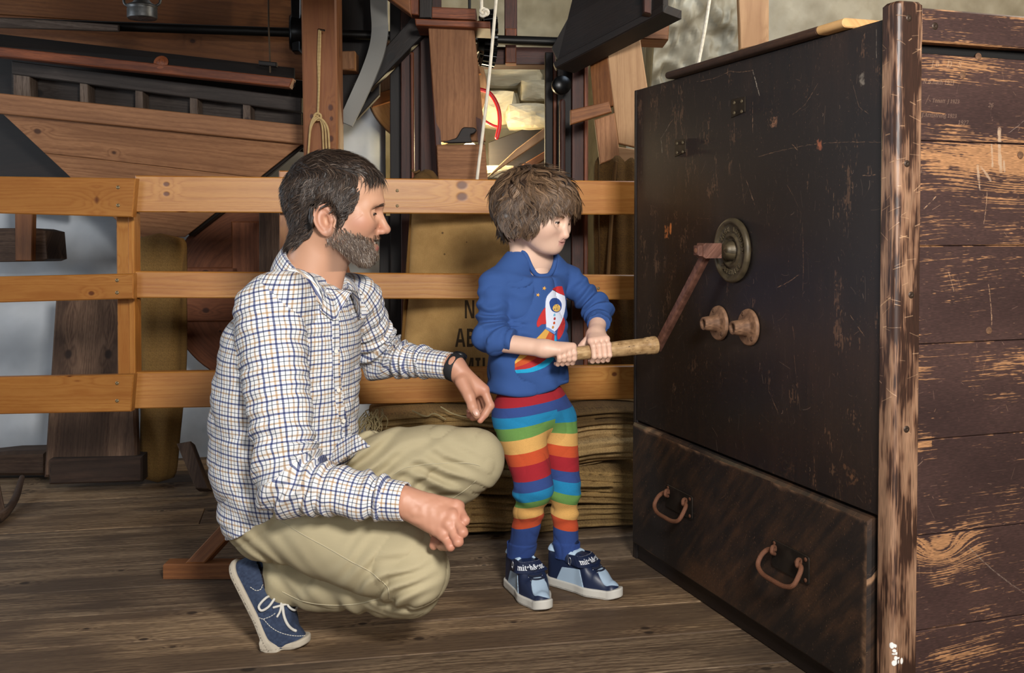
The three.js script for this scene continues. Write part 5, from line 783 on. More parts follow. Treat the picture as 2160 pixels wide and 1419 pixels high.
// a head in its own axes: x forwards, y up, z to its right; o holds the measures that differ between the two
function headField(o) {
  const s = o.s, P = (x, y, z) => V(x * s, y * s, z * s), el = (a, b, c, d, e, f) => ell(a * s, b * s, c * s, d * s, e * s, f * s), co = (a, b, r1, r2) => cone(P(...a), P(...b), r1 * s, r2 * s);
  const ey = o.eye, mo = o.mouth;
  const list = [[el(-0.003, 0.022 + o.high, 0, 0.101 + o.round, 0.09 + o.round, 0.077 + o.round), 0], [el(0.046, 0.024 + o.high, 0, 0.066, 0.062, 0.062), 0.03 * s], [el(0.052, -0.042, 0, 0.052, 0.066 - o.short * 0.5, 0.054), 0.03 * s],
    [mir(co([0.012, -0.07 + o.short, 0.05], [0.068, -0.108 + o.short, 0.018], 0.025, 0.021)), 0.035 * s], [el(0.078 - o.chinBack, -0.112 + o.short, 0, 0.0195, 0.018, 0.022), 0.02 * s], [mir(el(0.067, -0.04 + o.short * 0.3, 0.042, 0.028 + o.cheek, 0.026 + o.cheek, 0.024 + o.cheek * 0.6)), 0.028 * s],
    [el(0.078, -0.084 + o.short * 0.75, 0, 0.026, 0.026, 0.032), 0.022 * s]];
  if (o.brow) list.push([mir(co([0.1, 0.002, 0.01], [0.084, 0.0, 0.042], 0.0145, 0.011)), 0.015 * s]);
  const base = uni(list), sock = mir(el(ey[0] + 0.017, ey[1], ey[2] + 0.001, 0.017, 0.0125, 0.02)), nose = uni([[co([ey[0] + 0.0165, ey[1] + 0.006, 0], [o.tip[0] - 0.004, o.tip[1] + 0.002, 0], o.bridge, 0.0085), 0], [el(o.tip[0] - 0.0055, o.tip[1], 0, 0.0098, 0.009, 0.0098), 0.008 * s], [mir(el(o.tip[0] - 0.0125, o.tip[1] - 0.004, 0.0105, 0.0085, 0.0068, 0.0062)), 0.006 * s]]);
  const nostril = mir(el(o.tip[0] - 0.009, o.tip[1] - 0.0105, 0.0055, 0.0045, 0.0032, 0.003)), ball = mir(el(ey[0], ey[1], ey[2], o.lid, o.lid, o.lid));
  const slit = mir((x, y, z) => { const dz = (z / s - ey[2]) / 0.0125, q = ey[1] + 0.0006 - 0.0015 * dz * 0.0, h = o.open * Math.sqrt(Math.max(0, 1 - dz * dz)); return Math.max(Math.abs(y / s - q) - h, ey[0] + 0.004 - x / s, Math.abs(dz) - 1) * s; });
  const wide = Math.max(0, o.gap - 0.004), upLip = el(mo[0], mo[1] + 0.0052 + wide * 0.6, 0, 0.009, 0.0052, o.lipW), loLip = el(mo[0] - 0.0012, mo[1] - 0.0058 - wide * 0.9, 0, 0.0088, 0.006, o.lipW * 0.86);
  const gap = (x, y, z) => { const zz = z / s / o.gapW, cy = mo[1] + o.smile * zz * zz; return Math.max(Math.abs(y / s - cy) - o.gap * Math.max(0, 1 - zz * zz), mo[0] - 0.016 - x / s, Math.abs(zz) - 1) * s; };
  const E = o.ear, ca = Math.cos(0.22), sa = Math.sin(0.22);
  const ear = mir((x, y, z) => { // plate with a rolled rim, a hollow and a lobe
    const X0 = x / s - E[0], Y0 = y / s - E[1], X = X0 * ca + Y0 * sa, Y = -X0 * sa + Y0 * ca, Z = z / s - E[2] - Math.max(0, -X) * 0.42, a = 0.0185 * E[3], b = 0.0315 * E[3];
    const xs = X * (Y < 0 ? 1 + 12 * -Y * 0.55 : 1), q = Math.sqrt((xs / a) ** 2 + (Y / b) ** 2), plate = Math.max((q - 1) * a * 0.8, Math.abs(Z + 0.001) - 0.0032), rim = Math.hypot((q - 0.93) * a * 0.95, Z - 0.0022) - 0.0042 * (X > 0.006 && Y < 0.012 && Y > -0.018 ? 0.55 : 1);
    const lobe = Math.hypot(X - 0.004, Y + b * 0.83, Z * 1.6) - 0.0085, anti = Math.hypot((Math.sqrt(((X - 0.002) / (a * 0.5)) ** 2 + ((Y + 0.002) / (b * 0.55)) ** 2) - 1) * a * 0.5, Z - 0.001) - 0.0027, hol = Math.sqrt(((X - 0.004) / (a * 0.42)) ** 2 + ((Y + 0.004) / (b * 0.4)) ** 2 + ((Z - 0.004) / 0.008) ** 2);
    let d = smin(smin(plate, rim, 0.003), lobe, 0.006); d = smin(d, anti, 0.003); d = smax(d, -(hol - 1) * 0.006, 0.003); d = smin(d, Math.hypot(X - a * 0.85, Y + 0.004, Z) - 0.0055, 0.005); return d * s;
  });
  return (x, y, z) => {
    let d = base(x, y, z);
    d = smax(d, -sock(x, y, z), 0.014 * s); d = smin(d, smax(ball(x, y, z), -slit(x, y, z), 0.0008), 0.008 * s); d = smin(d, nose(x, y, z), 0.009 * s); d = smax(d, -nostril(x, y, z), 0.002 * s);
    d = smin(d, upLip(x, y, z), 0.007 * s); d = smin(d, loLip(x, y, z), 0.006 * s); d = smax(d, -gap(x, y, z), 0.0016 * s);
    if (o.creases) d += o.creases(x / s, y / s, Math.abs(z) / s) * s;
    return smin(d, ear(x, y, z), 0.005 * s);
  };
}
function chain(pts, rad, k = 0.004) { const list = []; for (let i = 0; i < pts.length - 1; i++) list.push([cone(pts[i], pts[i + 1], rad[i], rad[i + 1]), k]); return uni(list); }
// locks that start at points of a surface and run along it in a direction of flow
function grow(f, { count, start, flow, len, lift, width, color, tip, steps = 7, wave = 0.004, seed = 1, e = 0.002, gravity = 0, clump = 1, spread = 0.006 }) {
  const r = rng(seed), out = [], g = (p) => V(f(p.x + e, p.y, p.z) - f(p.x - e, p.y, p.z), f(p.x, p.y + e, p.z) - f(p.x, p.y - e, p.z), f(p.x, p.y, p.z + e) - f(p.x, p.y, p.z - e)).normalize();
  for (let i = 0, tries = 0; i < count && tries < count * 30; tries++) {
    const s0 = start(r); if (!s0) continue; let p = s0.clone();
    for (let k = 0; k < 12; k++) { const d = f(p.x, p.y, p.z); if (Math.abs(d) < 3e-4) break; p.addScaledVector(g(p), -d * 0.9); }
    if (s0.keep && !s0.keep(p)) continue;
    i++;
    const pts = [], L = len(p, r), n0 = g(p), ph = 7 * n3(p.x * 34 + seed, p.y * 34, p.z * 34) + r() * 1.1, kind = (r() + r()) / 2, lf = lift(p, r);
    let nrm = n0, q = p.clone();
    for (let k = 0; k < steps; k++) {
      const t = k / (steps - 1), d = f(q.x, q.y, q.z); nrm = g(q); const want = lf[0] + (lf[1] - lf[0]) * t; q.addScaledVector(nrm, (want - d) * (k ? 0.8 : 1)); pts.push(q.clone());
      const dir = flow(q, nrm, r, ph, t); dir.addScaledVector(nrm, -dir.dot(nrm)).normalize(); const side = nrm.clone().cross(dir); dir.addScaledVector(side, wave * 180 * Math.sin(ph + t * 5.5) * 0.5); dir.y -= gravity * t; q = q.clone().addScaledVector(dir.normalize(), L / (steps - 1));
    }
    const c = color(p, kind, r), o = nrm.clone().lerp(n0, 0.5).normalize();
    for (let m = 0; m < clump; m++) { // strands of one lock lie side by side and meet at its tip
      let q2 = pts; if (clump > 1) { const a = (r() + r() - 1) * spread, b = (r() - 0.5) * spread * 0.8, cut = 0.72 + 0.28 * r(); q2 = []; for (let k = 0; k < steps; k++) { const t = k / (steps - 1), d = pts[Math.min(k + 1, steps - 1)].clone().sub(pts[Math.max(k - 1, 0)]).normalize(), s = d.clone().cross(n0).normalize(), fan = (0.55 + 0.6 * Math.sin(Math.PI * Math.min(1, t + 0.15))) * (1 - 0.72 * t * t); q2.push(pts[k].clone().addScaledVector(s, a * fan).addScaledVector(n0, b * fan + 0.35 * (spread - Math.abs(a)) * fan)); } if (cut < 0.97) { const last = q2[steps - 1]; last.lerp(q2[steps - 2], 1 - cut); } }
      const c2 = clump > 1 ? color(p, clamp(kind + (r() - 0.5) * 0.35, 0, 0.999), r) : c; out.push({ pts: q2, w: width * (0.6 + 0.8 * r()), out: o, color: c2, tip: tip ? tip(p, c2, r) : undefined }); }
  }
  return locks(out);
}
// a shoe in flat axes: x from heel to toe (ball of the foot at 0), y up from the ground, z sideways
function shoeField(s, o) {
  const out2 = (x, z, g) => { const c = (ax, az, bx, bz, ra, rb) => { const dx = bx - ax, dz = bz - az, t = clamp(((x - ax) * dx + (z - az) * dz) / (dx * dx + dz * dz), 0, 1); return Math.hypot(x - ax - dx * t, z - az - dz * t) - ra - (rb - ra) * t; }; return smin(c(-0.165, 0, -0.02, 0, 0.034, 0.044), c(-0.02, 0, 0.055, 0.007, 0.047, 0.028), 0.02) - g - (o.fat ?? 0); };
  const topAt = (x) => { const k = [[-0.21, o.heel], [-0.17, o.heel], [-0.11, o.collar], [-0.055, o.instep], [0.0, o.mid], [0.05, 0.042 + (o.toe ?? 0)], [0.09, 0.03 + (o.toe ?? 0)]]; for (let i = 1; i < k.length; i++) if (x < k[i][0]) { const t = clamp((x - k[i - 1][0]) / (k[i][0] - k[i - 1][0]), 0, 1); return lerp(k[i - 1][1], k[i][1], t * t * (3 - 2 * t)); } return 0.03 + (o.toe ?? 0); };
  const upper = (x, y, z) => { x /= s; y /= s; z /= s; const h = topAt(x), t = clamp((y - 0.015) / Math.max(0.01, h - 0.015), 0, 1.2), n = 0.004 + o.narrow * t * t; let d = smax(out2(x, z, -n), (y - h) * 0.8, o.round ?? 0.022); return smax(d, 0.012 - y, 0.004) * s; };
  const sole = (x, y, z) => { x /= s; y /= s; z /= s; const w = out2(x, z, 0.0022 + (y > 0.006 ? 0 : -0.0015)), lift = 0.010 * smoothstep(x, 0.045, 0.09), th = o.sole; return smax(w, Math.abs(y - th / 2 - lift) - th / 2, 0.0055) * s; };
  const hole = (x, y, z) => { x /= s; y /= s; z /= s; return smax(out2(x, z, -o.narrow - 0.011), Math.max(-(y - o.holeY), x + (o.holeX ?? 0.075), -0.2 - x), 0.004) * s; };
  return { upper, sole, hole, out2, topAt };
}
function movedMesh(f, lo, hi, h, M) { const g = mesh(f, lo, hi, h); g.applyMatrix4(M); return g; }
// a patch of cloth on a surface: a polygon in the photograph's pixels, cast on the surface and raised a little
function patch(pix, f, lift, d0, step = 3.2) {
  const sh = poly(pix.map(([x, y]) => [x, -y])), xs = pix.map((p) => p[0]), ys = pix.map((p) => p[1]), pts = [], inside = (x, y) => { let c = false; for (let i = 0, j = pix.length - 1; i < pix.length; j = i++) { const [a, b] = pix[i], [p, q] = pix[j]; if ((b > y) !== (q > y) && x < (p - a) * (y - b) / (q - b) + a) c = !c; } return c; };
  const edge = []; for (let i = 0; i < pix.length; i++) { const [a, b] = pix[i], [p, q] = pix[(i + 1) % pix.length], n = Math.max(1, Math.round(Math.hypot(p - a, q - b) / step)); for (let k = 0; k < n; k++) edge.push([a + (p - a) * k / n, b + (q - b) * k / n]); }
  const cast = ([x, y], l) => { const r = ray(x, y); let t = d0 - 0.3; const o = V(0, EYE, 0); for (let i = 0; i < 60; i++) { const p = o.clone().addScaledVector(r, t), d = f(p.x, p.y, p.z); t = clamp(t + d * 0.8 / r.length(), d0 - 0.5, d0 + 0.25); if (Math.abs(d) < 2e-4) break; } const p = o.clone().addScaledVector(r, t), e = 0.004, n = V(f(p.x + e, p.y, p.z) - f(p.x - e, p.y, p.z), f(p.x, p.y + e, p.z) - f(p.x, p.y - e, p.z), f(p.x, p.y, p.z + e) - f(p.x, p.y, p.z - e)).normalize(); return p.addScaledVector(n, l); };
  const contour = edge.map(([x, y]) => new THREE.Vector2(x, -y)), holes = []; for (let x = Math.min(...xs) + step * 0.5; x < Math.max(...xs); x += step) for (let y = Math.min(...ys) + step * 0.5; y < Math.max(...ys); y += step) { const cl = edge.some(([a, b]) => Math.hypot(a - x, b - y) < step * 0.75); if (!cl && inside(x, y)) pts.push([x, y]); }
  // triangles of the outline split until small, then cast
  const P3 = [], tri = THREE.ShapeUtils.triangulateShape(contour, holes).map((t) => t.map((i) => edge[i])), todo = [...tri], done = [];
  while (todo.length) { const t = todo.pop(), L = [0, 1, 2].map((i) => Math.hypot(t[i][0] - t[(i + 1) % 3][0], t[i][1] - t[(i + 1) % 3][1])), m = L.indexOf(Math.max(...L)); if (L[m] < step * 1.6) { done.push(t); continue; } const a = t[m], b = t[(m + 1) % 3], c = t[(m + 2) % 3], mid = [(a[0] + b[0]) / 2, (a[1] + b[1]) / 2]; todo.push([a, mid, c], [mid, b, c]); }
  const memo = new Map(), get = (p, l) => { const k = p[0].toFixed(2) + ',' + p[1].toFixed(2) + ',' + l; if (!memo.has(k)) memo.set(k, cast(p, l)); return memo.get(k); }, pos = [], uv = [], add = (v) => { pos.push(v.x, v.y, v.z); uv.push(v.x, v.y); };
  for (const t of done) { const a = get(t[0], lift), b = get(t[1], lift), c = get(t[2], lift), n = b.clone().sub(a).cross(c.clone().sub(a)), front = n.dot(V(0, EYE, 0).sub(a)) > 0; add(a); if (front) { add(b); add(c); } else { add(c); add(b); } }
  for (let i = 0; i < edge.length; i++) { const a = edge[i], b = edge[(i + 1) % edge.length], A = get(a, lift), B = get(b, lift), C = get(a, -0.002), D = get(b, -0.002); for (const v of [A, B, D, A, D, C]) add(v); }
  return fromTriangles(pos, uv);
}
const SKIN = (rough = 0.52) => new THREE.MeshPhysicalMaterial({ vertexColors: true, roughness: rough, sheen: 0.15, sheenRoughness: 0.5, bumpMap: noiseTex(17, 256, 256, [0.03, 0.03], '#777777', '#888888', 30, 30, 3), bumpScale: 0.0003 });
const HAIR = std({ vertexColors: true, roughness: 0.48, side: THREE.DoubleSide });
const triUV = (g, k = 1) => { const p = g.attributes.position, n = g.attributes.normal, uv = new Float32Array(p.count * 2); for (let i = 0; i < p.count; i++) { uv[i * 2] = (p.getX(i) * 0.8 + p.getZ(i) * 0.75) * k; uv[i * 2 + 1] = (p.getY(i) + p.getZ(i) * 0.25) * k; } g.setAttribute('uv', new THREE.BufferAttribute(uv, 2)); return g; };
// ---------------------------------------------------------------- the kneeling man
{
  const man = thing('person', 'bearded dark haired man in a checked shirt and khaki trousers crouching beside the boy', 'person', floorAt(640, 1300));
  const HO = at(700, 430, 2.33), HM = frame(HO, V(1, -0.02, -0.06), V(0.02, 1, 0));
  const hs = 1.0, HF = headField({ s: hs, high: 0, round: 0, short: 0, chinBack: 0, cheek: 0.001, brow: true, eye: [0.0865, -0.0205, 0.0315], tip: [0.1255, -0.0555], bridge: 0.0075, lid: 0.0142, open: 0.0009, mouth: [0.0965, -0.0865], lipW: 0.024, gap: 0.0086, gapW: 0.029, smile: 0.008, ear: [-0.008, -0.036, 0.0765, 1],
    creases: (x, y, z) => { let c = 0; for (let k = 0; k < 4; k++) { const dx = x - 0.077, dy = y + 0.021, a = -0.55 + k * 0.3, u = -dx * Math.cos(a) + dy * Math.sin(a), v = dx * Math.sin(a) + dy * Math.cos(a) + u * u * 4; if (u > 0 && u < 0.038) c += 0.0008 * Math.exp(-(v * v) / 2.6e-6) * (1 - u / 0.038) * smoothstep(u, 0, 0.008); } const nl = Math.hypot(x - 0.06, y + 0.07) - 0.042; if (y < -0.052 && y > -0.088 && x > 0.07) c += 0.0016 * Math.exp(-nl * nl / 6e-6) * Math.exp(-Math.pow((z - 0.026) / 0.01, 2)); return c; } });
  const headW = local(HF, HM), toL = HM.clone().invert(), L = (x, y, z) => V(x, y, z).applyMatrix4(toL), W = (x, y, z) => V(x, y, z).applyMatrix4(HM);
  const nk0 = W(-0.018, -0.06, 0), nk1 = at(652, 585, 2.335), neck = cone(nk0, nk1, 0.0575, 0.062), larynx = cone(W(0.012, -0.128, 0), at(702, 602, 2.33), 0.022, 0.02);
  const headNeck = (x, y, z) => smin(smin(headW(x, y, z), neck(x, y, z), 0.03), larynx(x, y, z), 0.03);
  // hands
  const fingerSet = (list) => { let f = null; for (const c of list) { const g = f; f = g ? (x, y, z) => smin(g(x, y, z), c(x, y, z), 0.0022) : c; } return f; };
  const rw = at(853, 1058, 2.03), rk = [[966, 1068, 2.03], [957, 1089, 2.01], [949, 1108, 2.0], [937, 1128, 2.0]].map((a) => at(...a)), rp = [[980, 1098, 2.0], [976, 1122, 1.985], [966, 1142, 1.98], [950, 1152, 1.985]].map((a) => at(...a)), rd = [[968, 1108, 2.035], [962, 1132, 2.03], [948, 1148, 2.025], [931, 1152, 2.025]].map((a) => at(...a)), rt = [[951, 1100, 2.055], [944, 1118, 2.055], [930, 1133, 2.05], [915, 1138, 2.045]].map((a) => at(...a));
  const rFing = fingerSet(rk.map((k, i) => chain([k, rp[i], rd[i], rt[i]], [0.0108, 0.0098, 0.0086, 0.0076].map((v) => v * [1, 1.03, 1, 0.9][i])))), rPalm = uni([...rk.map((k, i) => [cone(rw.clone().add(V(0, (1.5 - i) * 0.0075, 0)), k, 0.0175, 0.0128), 0.014]), [cone(rw, at(908, 1096, 2.035), 0.018, 0.020), 0.02], ...rk.map((k) => [cone(k.clone().add(V(-0.003, 0.003, 0.003)), k, 0.0112, 0.0108), 0.006])]);
  const rThumb = chain([at(895, 1078, 2.05), at(918, 1118, 2.065), at(926, 1140, 2.055), at(915, 1150, 2.04)], [0.018, 0.013, 0.0105, 0.009], 0.006), rFore = cone(at(740, 1040, 2.05), rw, 0.034, 0.0235);
  const rHand = (x, y, z) => 0.0007 * n3(x * 110, y * 110, z * 110) + smin(smin(smin(rPalm(x, y, z), rFing(x, y, z), 0.004), rThumb(x, y, z), 0.006), rFore(x, y, z), 0.016);
  const lw = at(958, 772, 2.455), lk = [[1021, 822, 2.435], [1018, 829, 2.455], [1011, 836, 2.475], [1003, 842, 2.493]].map((a) => at(...a)), lp = [[1034, 855, 2.425], [1029, 864, 2.45], [1018, 867, 2.475], [1006, 869, 2.495]].map((a) => at(...a)), ld = [[1023, 873, 2.42], [1011, 877, 2.445], [1001, 877, 2.47], [994, 874, 2.492]].map((a) => at(...a)), lt = [[1013, 886, 2.415], [997, 881, 2.44], [990, 876, 2.465], [989, 867, 2.487]].map((a) => at(...a));
  const lFing = fingerSet(lk.map((k, i) => chain([k, lp[i], ld[i], lt[i]], [0.0105, 0.0098, 0.0086, 0.0076].map((v) => v * [1, 1, 0.97, 0.85][i])))), lPalm = uni(lk.map((k, i) => [cone(lw.clone().add(V(-0.001 * i, -0.003 * i + 0.004, (1.5 - i) * 0.007)), k, 0.0165, 0.013), 0.014]).concat([[cone(lw, at(990, 828, 2.43), 0.017, 0.019), 0.02]])), lThumb = chain([at(975, 805, 2.425), at(990, 836, 2.405), at(997, 858, 2.395), at(1006, 875, 2.39)], [0.017, 0.0128, 0.0112, 0.0088], 0.006), lFore = cone(at(890, 765, 2.5), lw, 0.028, 0.0235);
  const lHand = (x, y, z) => smin(smin(smin(lPalm(x, y, z), lFing(x, y, z), 0.004), lThumb(x, y, z), 0.008), lFore(x, y, z), 0.016);
  // trunk axes
  const f = V(0.9, 0, 0.44).normalize(), rt2 = V(-f.z, 0, f.x);
  const J = { rs: at(566, 655, 2.18), re: at(608, 1018, 2.09), rw: at(846, 1060, 2.03), ls: at(748, 632, 2.47), le: at(800, 752, 2.59), lw: at(938, 773, 2.465), neck: at(652, 590, 2.335), chest: at(622, 715, 2.33), belly: at(598, 890, 2.33), pelvis: at(590, 1075, 2.34), rh: at(590, 1090, 2.25), rk: at(874, 1206, 2.11), rk2: at(866, 1240, 2.15), ra: at(572, 1218, 2.33), lh: at(625, 1026, 2.43), lk: at(998, 966, 2.42), lk2: at(996, 980, 2.42), la: at(770, 1180, 2.62) };
  // ---- body: one skin, coarse where clothing covers it, fine at head and hands
  const core = uni([[cone(J.neck, J.chest, 0.06, 0.11), 0.05], [cone(J.chest, J.belly, 0.115, 0.11), 0.05], [cone(J.belly, J.pelvis, 0.10, 0.085), 0.05], [cone(J.rs, J.re, 0.045, 0.04), 0.03], [cone(J.re, at(760, 1042, 2.05), 0.036, 0.03), 0.02], [cone(J.ls, J.le, 0.04, 0.036), 0.03], [cone(J.le, at(890, 765, 2.5), 0.030, 0.025), 0.02], [cone(J.rh, J.rk, 0.062, 0.05), 0.03], [cone(J.rk2, J.ra, 0.042, 0.034), 0.02], [cone(J.lh, J.lk, 0.065, 0.05), 0.03], [cone(J.lk2, J.la, 0.045, 0.035), 0.02]]);
  const box = (pts, m) => { const b = new THREE.Box3().setFromPoints(pts); return [b.min.addScalar(-m), b.max.addScalar(m)]; };
  const hb = box([HO.clone().add(V(-0.1, -0.19, -0.09)), HO.clone().add(V(0.12, 0.1, 0.1))], 0.03), headG = mesh(headNeck, hb[0], hb[1], 0.0026);
  const rhG = mesh(rHand, ...box([at(780, 1040, 2.05), ...rk, ...rp, ...rt], 0.035), 0.0026), lhG = mesh(lHand, ...box([at(905, 768, 2.49), ...lk, ...lp, ...lt, at(1006, 875, 2.39)], 0.035), 0.0026), coreG = mesh(core, ...box(Object.values(J), 0.14), 0.016);
  const skin = new THREE.Color(), base = lin('#c6967a'), red = lin('#b87460'), lip = lin('#b06a62'), stub = lin('#6b5a50'), pale = lin('#d1a689');
  const beardZone = (q) => { const a = Math.abs(q.z); return smoothstep(-q.y, 0.046 + 0.30 * Math.max(0, q.x - 0.03), 0.072 + 0.36 * Math.max(0, q.x - 0.03)) * (q.y > -0.15 ? 1 : 0) * smoothstep(q.x, -0.012, 0.012) * (1 - smoothstep(q.x - 0.082, 0, 0.02) * smoothstep(q.y, -0.085, -0.068) * 0); };
  paint(headG, (x, y, z, o) => { const q = L(x, y, z), n = 0.5 + 0.5 * fbm3(q.x * 60, q.y * 60, q.z * 60, 3), a = Math.abs(q.z); o.copy(base).lerp(pale, 0.4 * smoothstep(q.y, 0, 0.06)); const ck = Math.exp(-(((q.x - 0.07) / 0.03) ** 2 + ((q.y + 0.045) / 0.022) ** 2)) + Math.exp(-(((q.x - 0.118) / 0.016) ** 2 + ((q.y + 0.056) / 0.012) ** 2)) * 0.9 + (a > 0.077 ? 0.7 : 0) + 0.25 * smoothstep(-q.y, 0.14, 0.2); o.lerp(red, clamp(ck * 0.55 * (0.6 + 0.5 * n), 0, 0.75)); const li = Math.exp(-(((q.y + 0.0972) / 0.006) ** 2)) * smoothstep(q.x, 0.090, 0.096) * (a < 0.021 ? 1 : 0); o.lerp(lip, clamp(li, 0, 0.85)); o.lerp(stub, 0.55 * beardZone(q) * (1 - li)); });
  const handTone = (g, ks) => paint(g, (x, y, z, o) => { const n = 0.5 + 0.5 * fbm3(x * 70, y * 70, z * 70, 3); let k = 0; for (const p of ks) k = Math.max(k, Math.exp(-((x - p.x) ** 2 + (y - p.y) ** 2 + (z - p.z) ** 2) / 2.2e-4)); o.copy(base).lerp(red, clamp(0.22 + 0.35 * n * 0.6 + 0.4 * k, 0, 0.8)); });
  handTone(rhG, [...rk, ...rp, ...rt]); handTone(lhG, [...lk, ...lt]); paint(coreG, (x, y, z, o) => o.copy(base));
  part(man, 'body', [headG, rhG, lhG, coreG].map((g) => triUV(g)), SKIN(0.5));
  // nails, teeth, eyes
  const nail = (a, b, up, r) => { const g = new THREE.SphereGeometry(1, 14, 8), d = b.clone().sub(a).normalize(), s = d.clone().cross(up).normalize(), u = s.clone().cross(d); g.applyMatrix4(new THREE.Matrix4().makeBasis(s.multiplyScalar(r * 0.85), d.multiplyScalar(r * 1.15), u.clone().multiplyScalar(r * 0.35)).setPosition(b.clone().addScaledVector(u, r * 0.82))); return g; };
  part(man, 'fingernails', [nail(at(997, 858, 2.395), at(1004, 871, 2.39), V(0.25, 0.1, 1), 0.0095)], std({ color: lin('#c99a86'), roughness: 0.35 }));
  const tg = []; for (let i = -5; i <= 5; i++) { const z = i * 0.0047, x = 0.0962 - z * z * 14, g = new THREE.SphereGeometry(1, 12, 10); g.scale(0.003, 0.0058, 0.0027); g.translate(x, -0.0832 + 0.008 * (z / 0.027) ** 2, z); tg.push(g); } const teeth = join(tg); teeth.applyMatrix4(HM); part(man, 'teeth', teeth, std({ color: lin('#efe6d6'), roughness: 0.25 }));
  const eyeball = (z) => { const g = new THREE.SphereGeometry(0.0132, 28, 20); g.rotateZ(-Math.PI / 2); paint(g, (x, y, zz, o) => { const a = Math.hypot(y, zz); o.set(x > 0 && a < 0.0027 ? '#0a0908' : x > 0 && a < 0.0062 ? '#4e4334' : '#a89c92'); }); g.translate(0.0865, -0.0205, z); g.applyMatrix4(HM); return g; };
  for (const z of [-0.0315, 0.0315]) part(man, 'eye', eyeball(z), std({ vertexColors: true, roughness: 0.15 }));
  // ---- hair, brows and beard
  const dk = ['#1c1512', '#2a201a', '#382b22', '#4b3b30'].map(lin), cap = (x, y, z) => { const q = L(x, y, z); return q; };
  const front = (q) => lerp(0.066, 0.13, smoothstep(q.y, 0.055, 0.085) * (1 - smoothstep(Math.abs(q.z), 0.025, 0.05))) - 0.01 * smoothstep(q.y, 0.03, 0.05) * (q.y < 0.07 ? 1 : 0), low = (q) => q.x > -0.028 ? lerp(-0.002, 0.004, smoothstep(q.x, 0, 0.03)) - 0.045 * smoothstep(q.x, 0.014, 0.03) * (1 - smoothstep(q.x, 0.040, 0.052)) : lerp(lerp(-0.002, -0.070, smoothstep(-q.x, 0.020, 0.034)), -0.084, smoothstep(-q.x, 0.034, 0.06));
  const inHair = (q) => q.x < front(q) && q.y > low(q);
  const scalp = (x, y, z) => { const q = L(x, y, z), d = headNeck(x, y, z); return Math.max(d - 0.0075 + 0.002 * n3(q.x * 90, q.y * 90, q.z * 90), (q.x - front(q) + 0.006) * 0.6, (low(q) + 0.004 - q.y) * 0.6, -(d + 0.012)); };
  const capG = paint(mesh(scalp, hb[0], hb[1], 0.004), (x, y, z, o) => o.copy(dk[0]).lerp(dk[1], 0.5 + 0.5 * n3(x * 200, y * 200, z * 200)));
  const dirW = (x, y, z) => V(x, y, z).transformDirection(HM), ballPoint = (r) => { const u = r() * 2 - 1, a = r() * TAU, q = Math.sqrt(1 - u * u); return V(q * Math.cos(a), u, q * Math.sin(a)); };
  const startHair = (r) => { const b = ballPoint(r), p = W(b.x * 0.11, 0.01 + b.y * 0.125, b.z * 0.085); p.keep = (s) => inHair(L(s.x, s.y, s.z)); return p; };
  const hairG = grow(headNeck, { count: 9500, seed: 3, start: startHair, steps: 7, wave: 0.006, width: 0.0024, len: (p, r) => { const q = L(p.x, p.y, p.z); return (q.y > 0.07 ? 0.05 : 0.036) * (0.7 + 0.6 * r()); }, lift: (p, r) => { const q = L(p.x, p.y, p.z), t = smoothstep(q.y, 0.02, 0.09); return [0.004, 0.009 + 0.008 * r() - t * 0.002]; },
    flow: (p, n) => { const q = L(p.x, p.y, p.z), t = smoothstep(q.y, 0.045, 0.085), w = 0.5 * n3(q.x * 24, q.y * 24, q.z * 24); return dirW(lerp(-0.55 + 0.4 * w, 1.0, t), lerp(-0.75, -0.1, t), lerp(0, 0.3 * Math.sign(q.z || 1), t) + 0.5 * w); }, color: (p, k, r) => dk[Math.floor(k * 3.99)].clone().lerp(lin('#8a7a6d'), r() < 0.06 ? 0.5 : 0) });
  part(man, 'hair', [capG, hairG], HAIR);
  const brown = ['#3a2b22', '#574438', '#82705f', '#c4bab0'].map(lin);
  const startBeard = (r) => { const p = W(-0.005 + r() * 0.11, -0.035 - r() * 0.11, (r() * 2 - 1) * 0.075); p.keep = (s) => { const q = L(s.x, s.y, s.z), a = Math.abs(q.z), must = q.x > 0.085 && q.y > -0.079 && q.y < -0.067 && a < 0.034, lips = q.x > 0.074 && a < 0.031 && q.y > -0.106 + 0.010 * (a / 0.03) && q.y <= -0.0785; return (must || beardZone(q) > r() * 0.9 + 0.05 && !(q.x > 0.082 && q.y > -0.07)) && !lips && q.y < -0.035 && q.y > lerp(-0.088, -0.136, smoothstep(q.x, 0.0, 0.075)); }; return p; };
  const beardG = grow(headNeck, { count: 9500, seed: 8, start: startBeard, steps: 4, wave: 0.0025, width: 0.00095, len: (p, r) => { const q = L(p.x, p.y, p.z); if (q.x > 0.08 && q.y > -0.085) return 0.0055; return (0.007 + 0.010 * smoothstep(-q.y, 0.08, 0.13)) * (0.7 + 0.6 * r()); }, lift: (p, r) => { const q = L(p.x, p.y, p.z), c = smoothstep(-q.y, 0.07, 0.12); return [0.001, 0.004 + 0.006 * c * (0.5 + r())]; }, flow: (p) => { const q = L(p.x, p.y, p.z); return dirW(q.x > 0.085 && q.y > -0.085 ? 0.2 : 0.35, -1, q.y > -0.085 && q.x > 0.08 ? 0.8 * Math.sign(q.z) : -0.1 * Math.sign(q.z)); },
    color: (p, k, r) => { const q = L(p.x, p.y, p.z), g = smoothstep(q.x, 0.05, 0.085) * smoothstep(-q.y, 0.09, 0.12); return brown[Math.min(3, Math.floor(k * 3 + g * 1.6 * r() + (r() < 0.12 ? 1 : 0)))].clone(); } });
  part(man, 'beard', beardG, HAIR);
